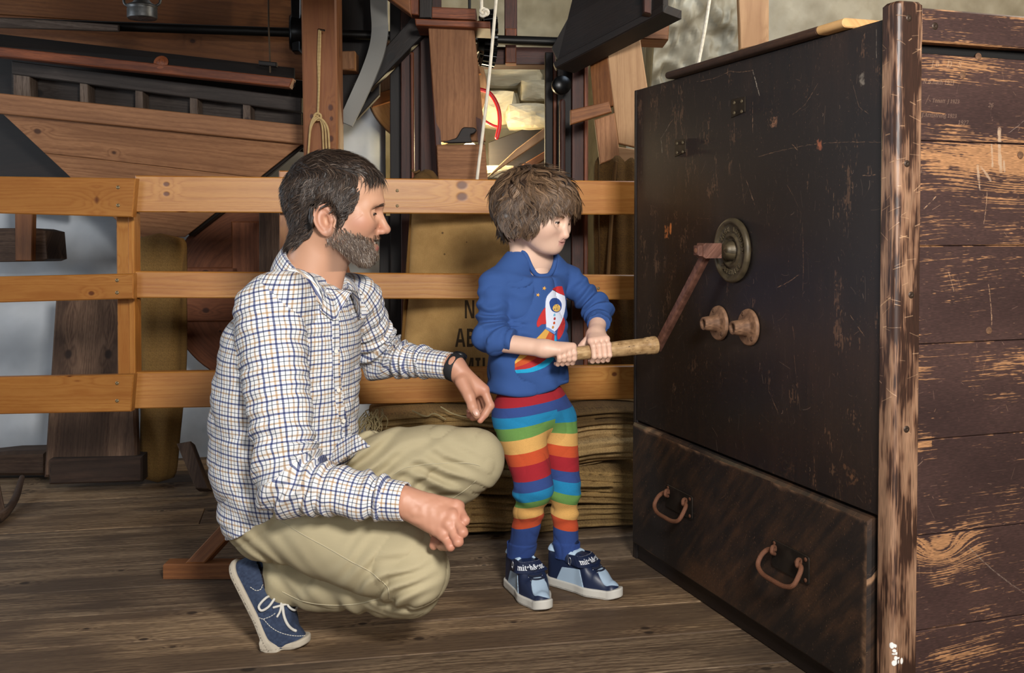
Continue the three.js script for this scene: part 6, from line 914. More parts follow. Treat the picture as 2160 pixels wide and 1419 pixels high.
  for (const sd of [-1, 1]) part(man, 'eyebrow', grow(headW, { count: 170, seed: 9 + sd, start: (r) => { const t = r() * 0.85; return W(0.112 - 0.03 * t * t - 0.006 * t, 0.0012 - 0.011 * t * t + (r() - 0.5) * 0.005, (0.012 + t * 0.032) * sd); }, steps: 4, wave: 0.0004, width: 0.0012, len: () => 0.008, lift: () => [0.0005, 0.0016], flow: () => dirW(-0.5, 0.1, sd), color: (p, q) => brown[Math.min(2, Math.floor(q * 2.4))].clone() }), HAIR);
  for (const sd of [-1, 1]) part(man, 'eyelashes', grow(headW, { count: 60, seed: 19 + sd, start: (r) => { const t = r() * 2 - 1; return W(0.1005 - 0.004 * t * t, -0.0192 - 0.0012 * t * t, sd * (0.0315 + 0.0122 * t)); }, steps: 4, wave: 0.0004, width: 0.0012, len: () => 0.0055, lift: () => [0.0003, 0.0022], flow: () => dirW(0.7, -0.35, 0.6 * sd), color: () => lin('#2a1f19') }), HAIR);
  // ---- shirt
  const ax = J.chest.clone().sub(J.pelvis).normalize(), TM = new THREE.Matrix4().makeBasis(f, UP, rt2).setPosition(at(602, 880, 2.33)), TI = TM.clone().invert();
  const lean = (y) => 0.115 * y * (y > 0 ? 1 : 0.75) + 0.34 * Math.max(0, -y - 0.09); // the trunk leans forwards as it rises
  const torsoRaw = (x, y, z) => { const p = V(x, y, z).applyMatrix4(TI), Y = p.y; const X = p.x - lean(Y), t = clamp((Y + 0.25) / 0.56, 0, 1), a = lerp(0.158, 0.122, smoothstep(t, 0.35, 1)), b = lerp(0.168, 0.186, smoothstep(t, 0.2, 0.7)) * (1 - 0.10 * smoothstep(t, 0.8, 1)); const q = Math.sqrt((X / a) ** 4 + (p.z / b) ** 4 + 2.0 * (X / a) ** 2 * (p.z / b) ** 2); const r = Math.pow(q, 0.5); let d = (r - 1) * Math.min(a, b) * 0.95; return smax(d, Math.max(Y - 0.265 + 0.5 * p.z * p.z, -0.33 - Y), 0.09); };
  const yoke = uni([[cone(J.rs.clone().add(V(0.02, 0.025, 0)), at(648, 618, 2.31), 0.058, 0.052), 0.05], [cone(J.ls.clone().add(V(-0.02, 0.0, 0)), at(676, 622, 2.36), 0.055, 0.052), 0.05]]);
  const hemP = at(470, 1136, 2.33), hemQ = at(765, 952, 2.33), hd2 = hemQ.clone().sub(hemP).normalize(), hn = V(hd2.y, -hd2.x, 0).normalize();
  const fold = (x, y, z, A, kx, ky, kz) => { const w = n3(x * 9, y * 9, z * 9) * 1.2, v = n3(x * kx + w, y * ky + w, z * kz); return A * (1 - 2 * Math.pow(Math.abs(v), 0.7)); };
  const torso = (x, y, z) => { let d = smin(torsoRaw(x, y, z), yoke(x, y, z), 0.06); const p = V(x, y, z).applyMatrix4(TI); d += fold(p.x + p.y * 0.5, p.y - p.x * 0.35, p.z, 0.0042, 9, 26, 9) + 0.0035 * Math.sin((p.y + 0.5 * p.x) * 60 + 4 * n3(p.x * 6, p.y * 6, p.z * 6)) * smoothstep(-p.y, 0.02, 0.16); return smax(d, (x - hemP.x) * hn.x + (y - hemP.y) * hn.y, 0.004); };
  const sleeve = (a, b, c, r0, r1, r2, side) => { const u1 = cone(a, b, r0, r1), u2 = cone(b, c, r1 * 0.98, r2), pl = b.clone().sub(a).cross(c.clone().sub(b)).normalize(), d1 = b.clone().sub(a), l1 = d1.length(), d2 = c.clone().sub(b), l2 = d2.length(); d1.normalize(); d2.normalize();
    return { pl, a, b, c, d1, d2, l1, l2, raw: (x, y, z) => smin(u1(x, y, z), u2(x, y, z), 0.035), f: (x, y, z) => { const A = u1(x, y, z), B = u2(x, y, z), s1 = (x - a.x) * d1.x + (y - a.y) * d1.y + (z - a.z) * d1.z, s2 = (x - b.x) * d2.x + (y - b.y) * d2.y + (z - b.z) * d2.z, s = lerp(s1 - l1, s2, smoothstep(A - B, -0.05, 0.05)), near = Math.exp(-((s / 0.10) ** 2)); let d = smin(A, B, 0.035); const w = n3(x * 14, y * 14, z * 14) * 2.4; d += (0.0055 * near + 0.0018) * Math.sin(s * 150 + w * 1.6 + (side ? 2 : 0)) + fold(x, y, z, 0.0028, 22, 15, 22); const e = B < A ? smoothstep(s2, l2 - 0.075, l2 - 0.05) : 0; d += 0.004 * e * (Math.sin(s * 190 + w * 3) - 0.2); return Math.max(d, (x - c.x) * d2.x + (y - c.y) * d2.y + (z - c.z) * d2.z); } }; };
  const SR = sleeve(J.rs, J.re, at(816, 1053, 2.04), 0.072, 0.061, 0.041, 0), SL = sleeve(J.ls, J.le, at(903, 765, 2.495), 0.064, 0.050, 0.035, 1);
  const shirtF = (x, y, z) => smin(smin(torso(x, y, z), SR.f(x, y, z), 0.018), SL.f(x, y, z), 0.02);
  const which = (x, y, z) => { const a = smin(torsoRaw(x, y, z), yoke(x, y, z), 0.06), b = SR.raw(x, y, z), c = SL.raw(x, y, z); return a < b && a < c ? 0 : b < c ? 1 : 2; };
  const sleeveUV = (S, x, y, z) => { const p = V(x, y, z), ra = p.clone().sub(S.a), rb = p.clone().sub(S.b), s1 = ra.dot(S.d1), s2 = rb.dot(S.d2); const first = (s1 < S.l1 && s2 < 0) || (s1 < S.l1 && ra.addScaledVector(S.d1, -s1).length() < rb.clone().addScaledVector(S.d2, -s2).length()); const o = first ? p.clone().sub(S.a).addScaledVector(S.d1, -s1) : rb.addScaledVector(S.d2, -s2), m = S.pl.clone().cross(first ? S.d1 : S.d2), R = 0.057; return [Math.atan2(o.dot(m), o.dot(S.pl)) * R, first ? s1 : S.l1 + s2, TAU * R]; };
  const coords = (w, x, y, z) => { if (w === 1) return sleeveUV(SR, x, y, z); if (w === 2) return sleeveUV(SL, x, y, z); const p = V(x, y, z).applyMatrix4(TI), X = p.x - lean(p.y), R = 0.155; return [Math.atan2(p.z / 0.17, X / 0.14) * R, p.y + 0.25 * X * 0.2 + 0.00, TAU * R]; };
  const check = dataTex(256, 256, (x, y, o) => {
    const line = (t) => { const c = [[0.04, 0.033, [40, 52, 104]], [0.207, 0.013, [44, 54, 72]], [0.373, 0.030, [176, 140, 104]], [0.54, 0.033, [38, 48, 96]], [0.707, 0.013, [44, 54, 72]], [0.873, 0.028, [170, 138, 108]]]; for (const [p, w, k] of c) { let d = Math.abs(t - p); d = Math.min(d, 1 - d); if (d < w) return k; } return null; };
    const a = line(x / 256), b = line(y / 256), th = 0.93 + 0.07 * (((x + y) & 3) < 2 ? 1 : 0); for (let c = 0; c < 3; c++) { let v = 240; if (a) v = v * 0.38 + a[c] * 0.62; if (b) v = v * 0.38 + b[c] * 0.62; if (a && b) v = v * 0.25 + Math.min(a[c], b[c]) * 0.75; o[c] = v * th; }
  }, true, [0.056, 0.056]);
  const shirtM = std({ map: check, roughness: 0.85, bumpMap: weaveTex(21, 0.004, '#888888', '#aaaaaa', 32), bumpScale: 0.0001 });
  const sb = box([J.rs, J.re, J.ls, J.le, J.lw, at(816, 1053, 2.04), J.neck, hemP, at(440, 950, 2.33), at(600, 880, 2.1), at(600, 880, 2.55)], 0.09), sm = mesh(shirtF, sb[0], sb[1], 0.0047);
  const shirt = part(man, 'shirt', regionUV(sm, which, coords), shirtM);
  // cuffs, collar, placket and buttons belong to the shirt
  const cuff = (A, B, ra, rb, nm) => { const d = B.clone().sub(A).normalize(), g = turned([[ra - 0.004, 0.004], [ra, 0], [ra + 0.001, 0.004], [rb + 0.0012, A.distanceTo(B) - 0.002], [rb, A.distanceTo(B)], [rb - 0.003, A.distanceTo(B) - 0.001], [rb - 0.0035, A.distanceTo(B) - 0.02]], A, d, 48); const uv = g.attributes.uv, gp = g.attributes.position; for (let i = 0; i < uv.count; i++) uv.setY(i, (gp.getX(i) - A.x) * d.x + (gp.getY(i) - A.y) * d.y + (gp.getZ(i) - A.z) * d.z); part(shirt, nm, g, shirtM); };
  cuff(at(800, 1052, 2.045), at(856, 1058, 2.03), 0.0405, 0.0365, 'cuff'); cuff(at(893, 765, 2.5), at(951, 772, 2.46), 0.034, 0.0315, 'cuff');
  {
    const Cn = at(664, 566, 2.335), n = 90, m = 8, pos = [], uv = [], idx = [], pt = (ph, v, out) => { const c = Math.cos(ph), s = Math.sin(ph), fr = Math.pow(Math.max(0, c), 3); // v 0 neck edge, 0.3 fold top, 1 leaf edge
      const top = Cn.clone().addScaledVector(f, 0.066 * c).addScaledVector(rt2, 0.066 * s).add(V(0, -0.05 * c + 0.004, 0)); const aa = Math.acos(clamp(c, -1, 1)), leaf = 0.046 + 0.038 * Math.exp(-(((aa - 0.8) / 0.45) ** 2)) - 0.05 * Math.exp(-((aa / 0.42) ** 2)), rad = f.clone().multiplyScalar(c).addScaledVector(rt2, s);
      if (v < 0.3) { const k = v / 0.3; return top.addScaledVector(rad, -0.006 * (1 - k) + out).add(V(0, -0.026 * (1 - k), 0)); }
      const k = (v - 0.3) / 0.7; return top.addScaledVector(rad, 0.007 * Math.sin(k * 1.6) + 0.019 * k + 0.004 + out).add(V(0, 0.002 * Math.sin(k * Math.PI) - leaf * k, 0)).addScaledVector(f, 0.012 * fr * k); };
    for (let side = 0; side < 2; side++) for (let i = 0; i <= n; i++) for (let j = 0; j <= m * 2; j++) { const ph = lerp(0.12, TAU - 0.12, i / n), vv = j / (m * 2), p = pt(ph, vv, side ? -0.0018 : 0.0012); if (vv > 0.42) { const want = side ? 0.002 : 0.0052; for (let k = 0; k < 4; k++) { const d = torso(p.x, p.y, p.z); if (d > want) break; const e = 0.01; p.addScaledVector(V(torso(p.x + e, p.y, p.z) - torso(p.x - e, p.y, p.z), torso(p.x, p.y + e, p.z) - torso(p.x, p.y - e, p.z), torso(p.x, p.y, p.z + e) - torso(p.x, p.y, p.z - e)).normalize(), (want - d) * smoothstep(vv, 0.42, 0.6)); } } pos.push(p.x, p.y, p.z); uv.push(ph * 0.075, j / (m * 2) * 0.09); }
    const w = m * 2 + 1, at3 = (i, j, s) => s * (n + 1) * w + i * w + j; for (let i = 0; i < n; i++) for (let j = 0; j < m * 2; j++) for (const s of [0, 1]) { const a = at3(i, j, s), b = at3(i + 1, j, s); s ? idx.push(a, b, a + 1, b, b + 1, a + 1) : idx.push(a, a + 1, b, b, a + 1, b + 1); }
    for (let i = 0; i < n; i++) for (const j of [0, m * 2]) { idx.push(at3(i, j, 0), at3(i + 1, j, 0), at3(i, j, 1), at3(i + 1, j, 0), at3(i + 1, j, 1), at3(i, j, 1)); } for (let j = 0; j < m * 2; j++) for (const i of [0, n]) idx.push(at3(i, j, 0), at3(i, j + 1, 0), at3(i, j, 1), at3(i, j + 1, 0), at3(i, j + 1, 1), at3(i, j, 1));
    const g = new THREE.BufferGeometry(); g.setAttribute('position', new THREE.Float32BufferAttribute(pos, 3)); g.setAttribute('uv', new THREE.Float32BufferAttribute(uv, 2)); g.setIndex(idx); g.computeVertexNormals(); part(shirt, 'collar', g, shirtM);
    const pl = patch([[697, 612], [709, 612], [714, 700], [716, 780], [722, 850], [742, 922], [728, 928], [708, 852], [702, 780], [701, 700]], torso, 0.0022, 2.3, 5); part(shirt, 'placket', pl, shirtM);
    for (const [x, y] of [[706, 628], [709, 735], [714, 816], [725, 880]]) { const p = patch([[x - 3.4, y - 3.4], [x + 3.4, y - 3.4], [x + 3.4, y + 3.4], [x - 3.4, y + 3.4]], torso, 0.003, 2.3, 20).attributes.position, c = V(p.getX(0), p.getY(0), p.getZ(0)); part(shirt, 'button', turned([[0, 0], [0.0048, 0], [0.005, 0.0012], [0.0042, 0.002], [0.003, 0.0014], [0, 0.0014]], c.add(V(0.001, -0.003, 0.001)), V(0.75, 0.1, 0.65), 18), std({ color: lin('#efe9dc'), roughness: 0.3 })); }
    const cf = at(745, 928, 2.2); part(shirt, 'shirt_tail', slab([at(716, 925, 2.235), at(752, 915, 2.20), at(779, 941, 2.17), at(742, 955, 2.19), at(705, 982, 2.22), at(690, 975, 2.24)], 0.004, { along: V(1, 0.2, 0), c: 0.001 }), shirtM);
  }
  const wband = lin('#1c1d20'); { const A = at(950, 771, 2.462), B = at(971, 780, 2.45), d = B.clone().sub(A).normalize(); part(man, 'watch_strap', turned([[0.029, 0], [0.0335, 0.001], [0.0335, 0.021], [0.029, 0.023]], A, d, 40), std({ color: wband, roughness: 0.7 }), 'black watch strap'); const P = A.clone().lerp(B, 0.5); part(man, 'watch_case', turned([[0, 0], [0.016, 0], [0.018, 0.002], [0.018, 0.008], [0.014, 0.011], [0, 0.011]], P.clone().add(V(0.008, 0.022, -0.016)), V(0.22, 0.85, -0.45), 28), std({ color: wband, roughness: 0.4, metalness: 0.3 }), 'black watch case'); }
  // ---- trousers
  const hips = local(ell(0, 0, 0, 0.112, 0.098, 0.15), new THREE.Matrix4().makeBasis(f, UP, rt2).setPosition(at(598, 1082, 2.335)));
  const knee = (c, r) => (x, y, z) => { const d = Math.hypot(x - c.x, y - c.y, z - c.z); return Math.exp(-((d / r) ** 2)); }, kR = knee(at(815, 1232, 2.06), 0.07), kL = knee(at(930, 1030, 2.33), 0.08), kH = knee(at(760, 990, 2.35), 0.12), kS = knee(at(560, 1180, 2.2), 0.1);
  const rThigh = uni([[cone(J.rh, J.rk, 0.089, 0.072), 0], [cone(at(700, 1120, 2.19), at(860, 1190, 2.12), 0.082, 0.07), 0.03]]), rCalf = cone(J.rk2, J.ra, 0.062, 0.054), lThigh = uni([[cone(J.lh, J.lk, 0.094, 0.073), 0], [cone(at(800, 985, 2.42), at(930, 965, 2.42), 0.082, 0.074), 0.03]]), lCalf = cone(J.lk2, J.la, 0.064, 0.056);
  const hemC = at(580, 1218, 2.325), hemD = J.ra.clone().sub(J.rk2).normalize();
  const trousersF = (x, y, z) => {
    const rt3 = rThigh(x, y, z); let rc = rCalf(x, y, z); rc = smax(rc, (x - hemC.x) * hemD.x + (y - hemC.y) * hemD.y + (z - hemC.z) * hemD.z, 0.006);
    const w = n3(x * 11, y * 11, z * 11) * 1.8, s1 = (x - J.rk2.x) * hemD.x + (y - J.rk2.y) * hemD.y + (z - J.rk2.z) * hemD.z;
    rc += 0.004 * Math.sin(s1 * 75 + w * 2) * smoothstep(s1, 0.03, 0.10) + 0.005 * kR(x, y, z) * Math.sin((y + 0.4 * x) * 260 + w * 3);
    let d = smin(rt3 + 0.008 * kR(x, y, z) * Math.sin((y * 0.9 - x * 0.5) * 170 + w * 2.8), rc, 0.004);
    let l = smin(lThigh(x, y, z) + 0.010 * kH(x, y, z) * Math.sin((x * 0.72 - y * 0.9) * 150 + w * 1.8) + 0.009 * kL(x, y, z) * Math.sin((x * 0.5 + y) * 170 + w * 2), lCalf(x, y, z) + 0.005 * Math.sin((x + y * 1.2) * 110 + w * 2) * kL(x, y, z), 0.014);
    d = smin(smin(d, hips(x, y, z), 0.03), l, 0.02); return d + fold(x, y, z, 0.0036, 13, 15, 13) + 0.003 * kS(x, y, z) * Math.sin((x + y) * 120 + w);
  };
  const twill = weaveTex(31, 0.006, '#aaa288', '#c2b99d', 32, true, 0.3), trM = std({ map: twill, color: lin('#f4eee2'), roughness: 0.9, bumpMap: twill, bumpScale: 0.00015 });
  const tb = box([J.rh, J.rk, J.ra, J.lh, J.lk, J.la, J.pelvis], 0.13), trousers = part(man, 'trousers', triUV(mesh(trousersF, tb[0], tb[1], 0.0062)), trM);
  const onTr = (x, y, d0, l = 0.001) => { const p = patch([[x, y], [x + 0.5, y], [x + 0.25, y + 0.5]], trousersF, l, d0, 50).attributes.position; return V(p.getX(0), p.getY(0), p.getZ(0)); };
  const seamM = std({ color: lin('#b9af92'), roughness: 0.9 }), seam = (px, d0) => { const c = new THREE.CatmullRomCurve3(px.map(([x, y]) => V(x, y, 0))), n = Math.round(c.getLength() / 7); return tube(c.getSpacedPoints(n).map((p) => onTr(p.x, p.y, d0, 0.0002)), 0.0010, n * 3, 6); };
  part(trousers, 'side_seam', [seam([[566, 1088], [600, 1104], [640, 1128], [690, 1155], [740, 1184], [780, 1205], [802, 1224]], 2.15), seam([[514, 1088], [530, 1094], [548, 1094], [562, 1090]], 2.2), seam([[806, 1226], [818, 1240], [820, 1262]], 2.1), seam([[830, 1000], [850, 988], [890, 980], [940, 977], [990, 977], [1012, 982]], 2.35), seam([[955, 1050], [985, 1030], [1005, 1012]], 2.35), seam([[595, 1248], [640, 1268], [700, 1276], [760, 1272], [800, 1262]], 2.15)], seamM);
  // ---- shoes and socks
  const suede = noiseTex(41, 256, 256, [0.06, 0.06], '#253047', '#36435c', 16, 16, 4), shoeM = std({ map: suede, roughness: 0.88, bumpMap: suede, bumpScale: 0.0004 }), soleM = std({ color: lin('#b9ae9c'), roughness: 0.8 }), laceM = std({ color: lin('#cfccc4'), roughness: 0.9 }), sockM = std({ color: lin('#2b2022'), roughness: 0.95, bumpMap: BURLAP2, bumpScale: 0.001 });
  const S = shoeField(1, { heel: 0.066, collar: 0.056, instep: 0.078, mid: 0.064, narrow: 0.010, sole: 0.017, holeY: 0.045 });
  const ball = floorAt(577, 1356), ft = V(0.97, 0, 0.10).normalize(), fz = ft.clone().cross(UP).normalize().negate(); // fz to the camera side
  const side = V(-ft.z, 0, ft.x), hAng = 1.06;
  // bent at the ball of the foot: fields of the toe part and of the raised heel part, joined
  const bend = (g) => (x, y, z) => { const px = x - ball.x, py = y - ball.y, pz = z - ball.z, a = px * ft.x + pz * ft.z, c = px * side.x + pz * side.z, ch = Math.cos(hAng), sh = Math.sin(hAng); const xh = a * ch - py * sh, yh = a * sh + py * ch, bis = a * Math.cos(hAng / 2) - py * Math.sin(hAng / 2) * 1.0; const A = Math.max(g(a, py, c), -0.012 - a), B = Math.max(g(xh, yh, c), xh - 0.012); return smin(A, B, 0.014); };
  const up = bend((x, y, z) => Math.max(S.upper(x, y, z), -S.hole(x, y, z))), so = bend((x, y, z) => S.sole(x, y, z));
  const sbx = box([ball.clone().add(V(-0.2, 0.0, -0.05)), ball.clone().add(V(0.12, 0.24, 0.05))], 0.03), shoe = new THREE.Group(); shoe.name = 'shoe'; man.add(shoe); shoe.position.copy(ball).sub(man.position);
  part(shoe, 'upper', triUV(mesh(up, sbx[0], sbx[1], 0.003)), shoeM); part(shoe, 'sole', triUV(mesh(so, sbx[0], sbx[1], 0.0026)), soleM);
  const onShoe = (x, y, l = 0.0012) => { const p = patch([[x, y], [x + 0.4, y], [x + 0.2, y + 0.4]], up, l, 2.24, 50).attributes.position; return V(p.getX(0), p.getY(0), p.getZ(0)); };
  const lace = (px, r = 0.0026, l = 0.003) => tube(px.map(([x, y, z]) => onShoe(x, y, (z ?? 0) + l)), r, 50, 8), st = [];
  part(shoe, 'laces', [lace([[584, 1253], [560, 1262], [547, 1278], [552, 1286], [566, 1280], [578, 1265], [586, 1255]], 0.0028, 0.006), lace([[588, 1258], [592, 1275], [590, 1290], [585, 1300]], 0.0025), lace([[596, 1258], [595, 1280], [599, 1302], [606, 1318], [616, 1328], [622, 1331]], 0.0032), lace([[600, 1260], [606, 1282], [616, 1288], [622, 1280], [616, 1266], [606, 1258]], 0.0026, 0.006), lace([[577, 1281], [590, 1278], [604, 1275], [616, 1272]], 0.0026), lace([[570, 1248], [580, 1248], [588, 1252]], 0.0028)], laceM);
  const dash = (pts) => { const c = new THREE.CatmullRomCurve3(pts.map(([x, y]) => onShoe(x, y, 0.0006))), n = Math.min(60, Math.round(c.getLength() / 0.0055)); for (let i = 0; i < n; i++) st.push(tube([c.getPointAt(i / n), c.getPointAt((i + 0.55) / n)], 0.0009, 2, 5)); };
  dash([[517, 1269], [530, 1288], [545, 1302], [556, 1306]]); dash([[556, 1306], [570, 1321], [585, 1331], [605, 1338], [625, 1341], [645, 1340], [655, 1336]]); dash([[556, 1305], [570, 1300], [582, 1292]]); dash([[528, 1238], [540, 1245], [550, 1242], [553, 1234], [566, 1233]]); dash([[634, 1300], [645, 1312], [654, 1324], [657, 1334]]); part(shoe, 'stitching', st, laceM);
  part(man, 'sock', turned([[0.03, 0], [0.034, 0.02], [0.036, 0.05], [0.036, 0.10]], at(520, 1222, 2.34), J.rk2.clone().sub(J.ra), 28), sockM);
  // the far foot, mostly hidden behind the near leg
  const fb = V(J.la.x + 0.10, 0, J.la.z + 0.02), FM = frame(fb, V(0.96, 0, 0.25), UP), far = new THREE.Group(); far.name = 'shoe'; man.add(far); far.position.copy(fb).sub(man.position);
  part(far, 'upper', triUV(movedMesh((x, y, z) => Math.max(S.upper(x, y, z), -S.hole(x, y, z)), V(-0.22, -0.01, -0.07), V(0.11, 0.11, 0.07), 0.005, FM)), shoeM); part(far, 'sole', triUV(movedMesh(S.sole, V(-0.22, -0.01, -0.07), V(0.11, 0.05, 0.07), 0.004, FM)), soleM);
  part(man, 'sock', turned([[0.034, 0], [0.036, 0.05], [0.036, 0.10]], V(J.la.x - 0.02, 0.04, J.la.z), V(0.1, 1, 0.05), 24), sockM);
}
// ---------------------------------------------------------------- the boy at the crank
{
  const boy = thing('person', 'small boy in a blue rocket shirt and rainbow striped leggings gripping the crank handle', 'person', floorAt(1180, 1262));
  const th = 62 * Math.PI / 180, HO = at(1122, 440, 2.60), HM = frame(HO, V(Math.sin(th), -0.20, Math.cos(th)), V(0.03, 1, -0.05)), hs = 0.93;
  const HF = headField({ s: hs, high: -0.010, round: 0.0, short: 0.024, chinBack: -0.007, cheek: 0.0065, brow: false, eye: [0.0865, -0.022, 0.030], tip: [0.1165, -0.0505], bridge: 0.0062, lid: 0.0146, open: 0.0029, mouth: [0.0975, -0.0715], lipW: 0.0185, gap: 0.0009, gapW: 0.02, smile: 0.003, ear: [-0.008, -0.034, 0.0765, 0.95] });
  const headW = local(HF, HM), HI = HM.clone().invert(), L = (x, y, z) => V(x, y, z).applyMatrix4(HI), W = (x, y, z) => V(x, y, z).applyMatrix4(HM);
  const NB = at(1126, 556, 2.635), neck = cone(W(-0.02, -0.055, 0), NB, 0.040, 0.041), traps = uni([[cone(at(1124, 532, 2.635), at(1082, 566, 2.60), 0.036, 0.03), 0], [cone(at(1128, 532, 2.645), at(1160, 566, 2.68), 0.034, 0.03), 0.03]]), headNeck = (x, y, z) => smin(smin(headW(x, y, z), neck(x, y, z), 0.022), traps(x, y, z), 0.025);
  const ta = 38 * Math.PI / 180, f = V(Math.sin(ta), 0, Math.cos(ta)), rr = V(-f.z, 0, f.x);
  const J = { rs: at(1044, 600, 2.565), re: at(1034, 712, 2.525), rw: at(1150, 736, 2.475), ls: at(1200, 588, 2.70), le: at(1262, 655, 2.665), lw: at(1257, 706, 2.56), chest: at(1114, 650, 2.63), belly: at(1114, 790, 2.63), hip: at(1122, 862, 2.625), rh: at(1092, 885, 2.585), rk: at(1125, 1012, 2.545), ra: at(1097, 1178, 2.62), lh: at(1168, 885, 2.665), lk: at(1189, 1012, 2.64), la: at(1196, 1178, 2.655) };
  // ---- hands closed round the grip
  const ax = GRIP.d.clone().negate(), up2 = UP.clone().addScaledVector(ax, -UP.dot(ax)).normalize(), fr = ax.clone().cross(up2).normalize(); if (fr.z < 0) fr.negate();
  const gripAt = (px) => { let lo = 0, hi = 1; for (let i = 0; i < 30; i++) { const m = (lo + hi) / 2, p = GRIP.A.clone().lerp(GRIP.B, m), s = 1080 + FOCAL * p.x / -p.z; if (s > px) lo = m; else hi = m; } return [GRIP.A.clone().lerp(GRIP.B, lo), lo]; };
  const gripR = (t) => lerp(0.0198, 0.0155, smoothstep(t, 0.3, 0.95)), around = (px, deg, extra, shift = 0) => { const [p, t] = gripAt(px), a = deg * Math.PI / 180, r = gripR(t) + extra; return p.clone().addScaledVector(up2, r * Math.cos(a)).addScaledVector(fr, r * Math.sin(a)).addScaledVector(ax, shift); };
  const fingers = (list) => { let d = null; for (const c of list) { const g = d; d = g ? (x, y, z) => smin(g(x, y, z), c(x, y, z), 0.0012) : c; } return d; };
  const hand = (cols, wrist, elbow, rad, thumb, k0, rw) => {
    const kn = cols.map(([px, s], i) => around(px, k0[i] ?? k0, 0.0105)), fs = cols.map(([px, s, b], i) => chain([kn[i], around(px + (b ?? 0) * 0.4, (k0[i] ?? k0) + 38, 0.0078), around(px + (b ?? 0), 112, 0.0066), around(px + (b ?? 0), 158, 0.0060), around(px + (b ?? 0), 196, 0.0058)], [0.0072, 0.0070, 0.0064, 0.0058, 0.0052].map((v) => v * s), 0.003));
    const mid = kn.reduce((a, b) => a.add(b), V(0, 0, 0)).divideScalar(4), across = kn[0].clone().sub(kn[3]).normalize();
    const kn2 = cols.map(([px, s], i) => around(px, k0[i] ?? k0, 0.0105)), palm = uni(kn2.map((k, i) => [cone(wrist.clone().addScaledVector(across, (1.5 - i) * 0.006), k, 0.0145, 0.0088), 0.012]).concat(kn2.map((k) => [cone(k, k.clone().add(V(0.0005, 0, 0)), 0.0078, 0.0078), 0.003])));
    const tb = chain(thumb[0], thumb[1], 0.004), fore = cone(elbow, wrist, rad, rw), fg = fingers(fs);
    return { f: (x, y, z) => smin(smin(smin(palm(x, y, z), fg(x, y, z), 0.0035), tb(x, y, z), 0.005), fore(x, y, z), 0.012), pts: [wrist, ...kn2, ...cols.map(([px]) => around(px, 190, 0.012)), ...thumb[0]], kn: kn2 };
  };
  const LH = hand([[1246, 1.0], [1257.5, 1.04], [1268, 1.0], [1278, 0.88]], at(1257, 706, 2.565), at(1262, 672, 2.63), 0.0225, [[at(1247, 712, 2.555), at(1238, 719, 2.553), at(1231, 725, 2.552), at(1224, 730, 2.553)], [0.013, 0.0098, 0.0082, 0.0066]], 14, 0.0205);
  const RH = hand([[1204, 1.05], [1194, 1.05], [1183, 1.0], [1172.5, 0.9]], at(1150, 735, 2.485), at(1052, 722, 2.515), 0.0235, [[at(1168, 742, 2.505), at(1184, 738, 2.525), at(1198, 742, 2.535), at(1208, 748, 2.535)], [0.013, 0.0095, 0.0082, 0.007]], [40, 46, 52, 58], 0.0205);
  const core = uni([[cone(NB, J.chest, 0.04, 0.054), 0.03], [cone(J.chest, J.hip, 0.056, 0.056), 0.03], [cone(J.rs, J.re, 0.028, 0.025), 0.03], [cone(J.re, at(1060, 722, 2.512), 0.024, 0.024), 0.02], [cone(J.ls, J.le, 0.026, 0.024), 0.03], [cone(J.rh, J.rk, 0.046, 0.034), 0.03], [cone(J.rk, J.ra, 0.03, 0.024), 0.02], [cone(J.lh, J.lk, 0.046, 0.034), 0.03], [cone(J.lk, J.la, 0.03, 0.024), 0.02]]);
  const box = (pts, m) => { const b = new THREE.Box3().setFromPoints(pts); return [b.min.addScalar(-m), b.max.addScalar(m)]; };
  const hb = box([HO.clone().add(V(-0.1, -0.15, -0.1)), HO.clone().add(V(0.12, 0.11, 0.12)), NB, at(1138, 596, 2.6)], 0.02), headG = mesh(headNeck, hb[0], hb[1], 0.0024), lG = mesh(LH.f, ...box([...LH.pts, at(1262, 672, 2.63)], 0.028), 0.0019), rG = mesh(RH.f, ...box([...RH.pts, at(1052, 722, 2.515)], 0.028), 0.0019), coreG = mesh(core, ...box(Object.values(J), 0.09), 0.012);
  const base = lin('#e3bda6'), red = lin('#d0907c'), lip = lin('#cf8f88');
  paint(headG, (x, y, z, o) => { const q = L(x, y, z).divideScalar(hs), a = Math.abs(q.z), n = fbm3(x * 60, y * 60, z * 60, 3); let k = 0.6 * Math.exp(-(((q.x - 0.07) / 0.028) ** 2 + ((q.y + 0.048) / 0.022) ** 2 + ((a - 0.045) / 0.025) ** 2)) + 0.45 * Math.exp(-(((q.x - 0.112) / 0.012) ** 2 + ((q.y + 0.052) / 0.01) ** 2)) + (a > 0.077 ? 0.6 : 0); o.copy(base).lerp(red, clamp(k * 0.6 + 0.05 * n, 0, 0.7)); const li = (q.x > 0.092 && a < 0.0185 ? Math.exp(-(((q.y + 0.0715) / 0.0085) ** 2)) : 0); o.lerp(lip, 0.75 * clamp(li * 1.2, 0, 1)); });
  for (const [g, ks] of [[lG, LH.kn], [rG, RH.kn]]) paint(g, (x, y, z, o) => { let k = 0; for (const p of ks) k = Math.max(k, Math.exp(-((x - p.x) ** 2 + (y - p.y) ** 2 + (z - p.z) ** 2) / 9e-5)); o.copy(base).lerp(red, clamp(0.12 + 0.12 * fbm3(x * 90, y * 90, z * 90, 3) + 0.2 * k, 0, 0.6)); });
  paint(coreG, (x, y, z, o) => o.copy(base));
  part(boy, 'body', [headG, lG, rG, coreG].map((g) => triUV(g)), SKIN(0.5));
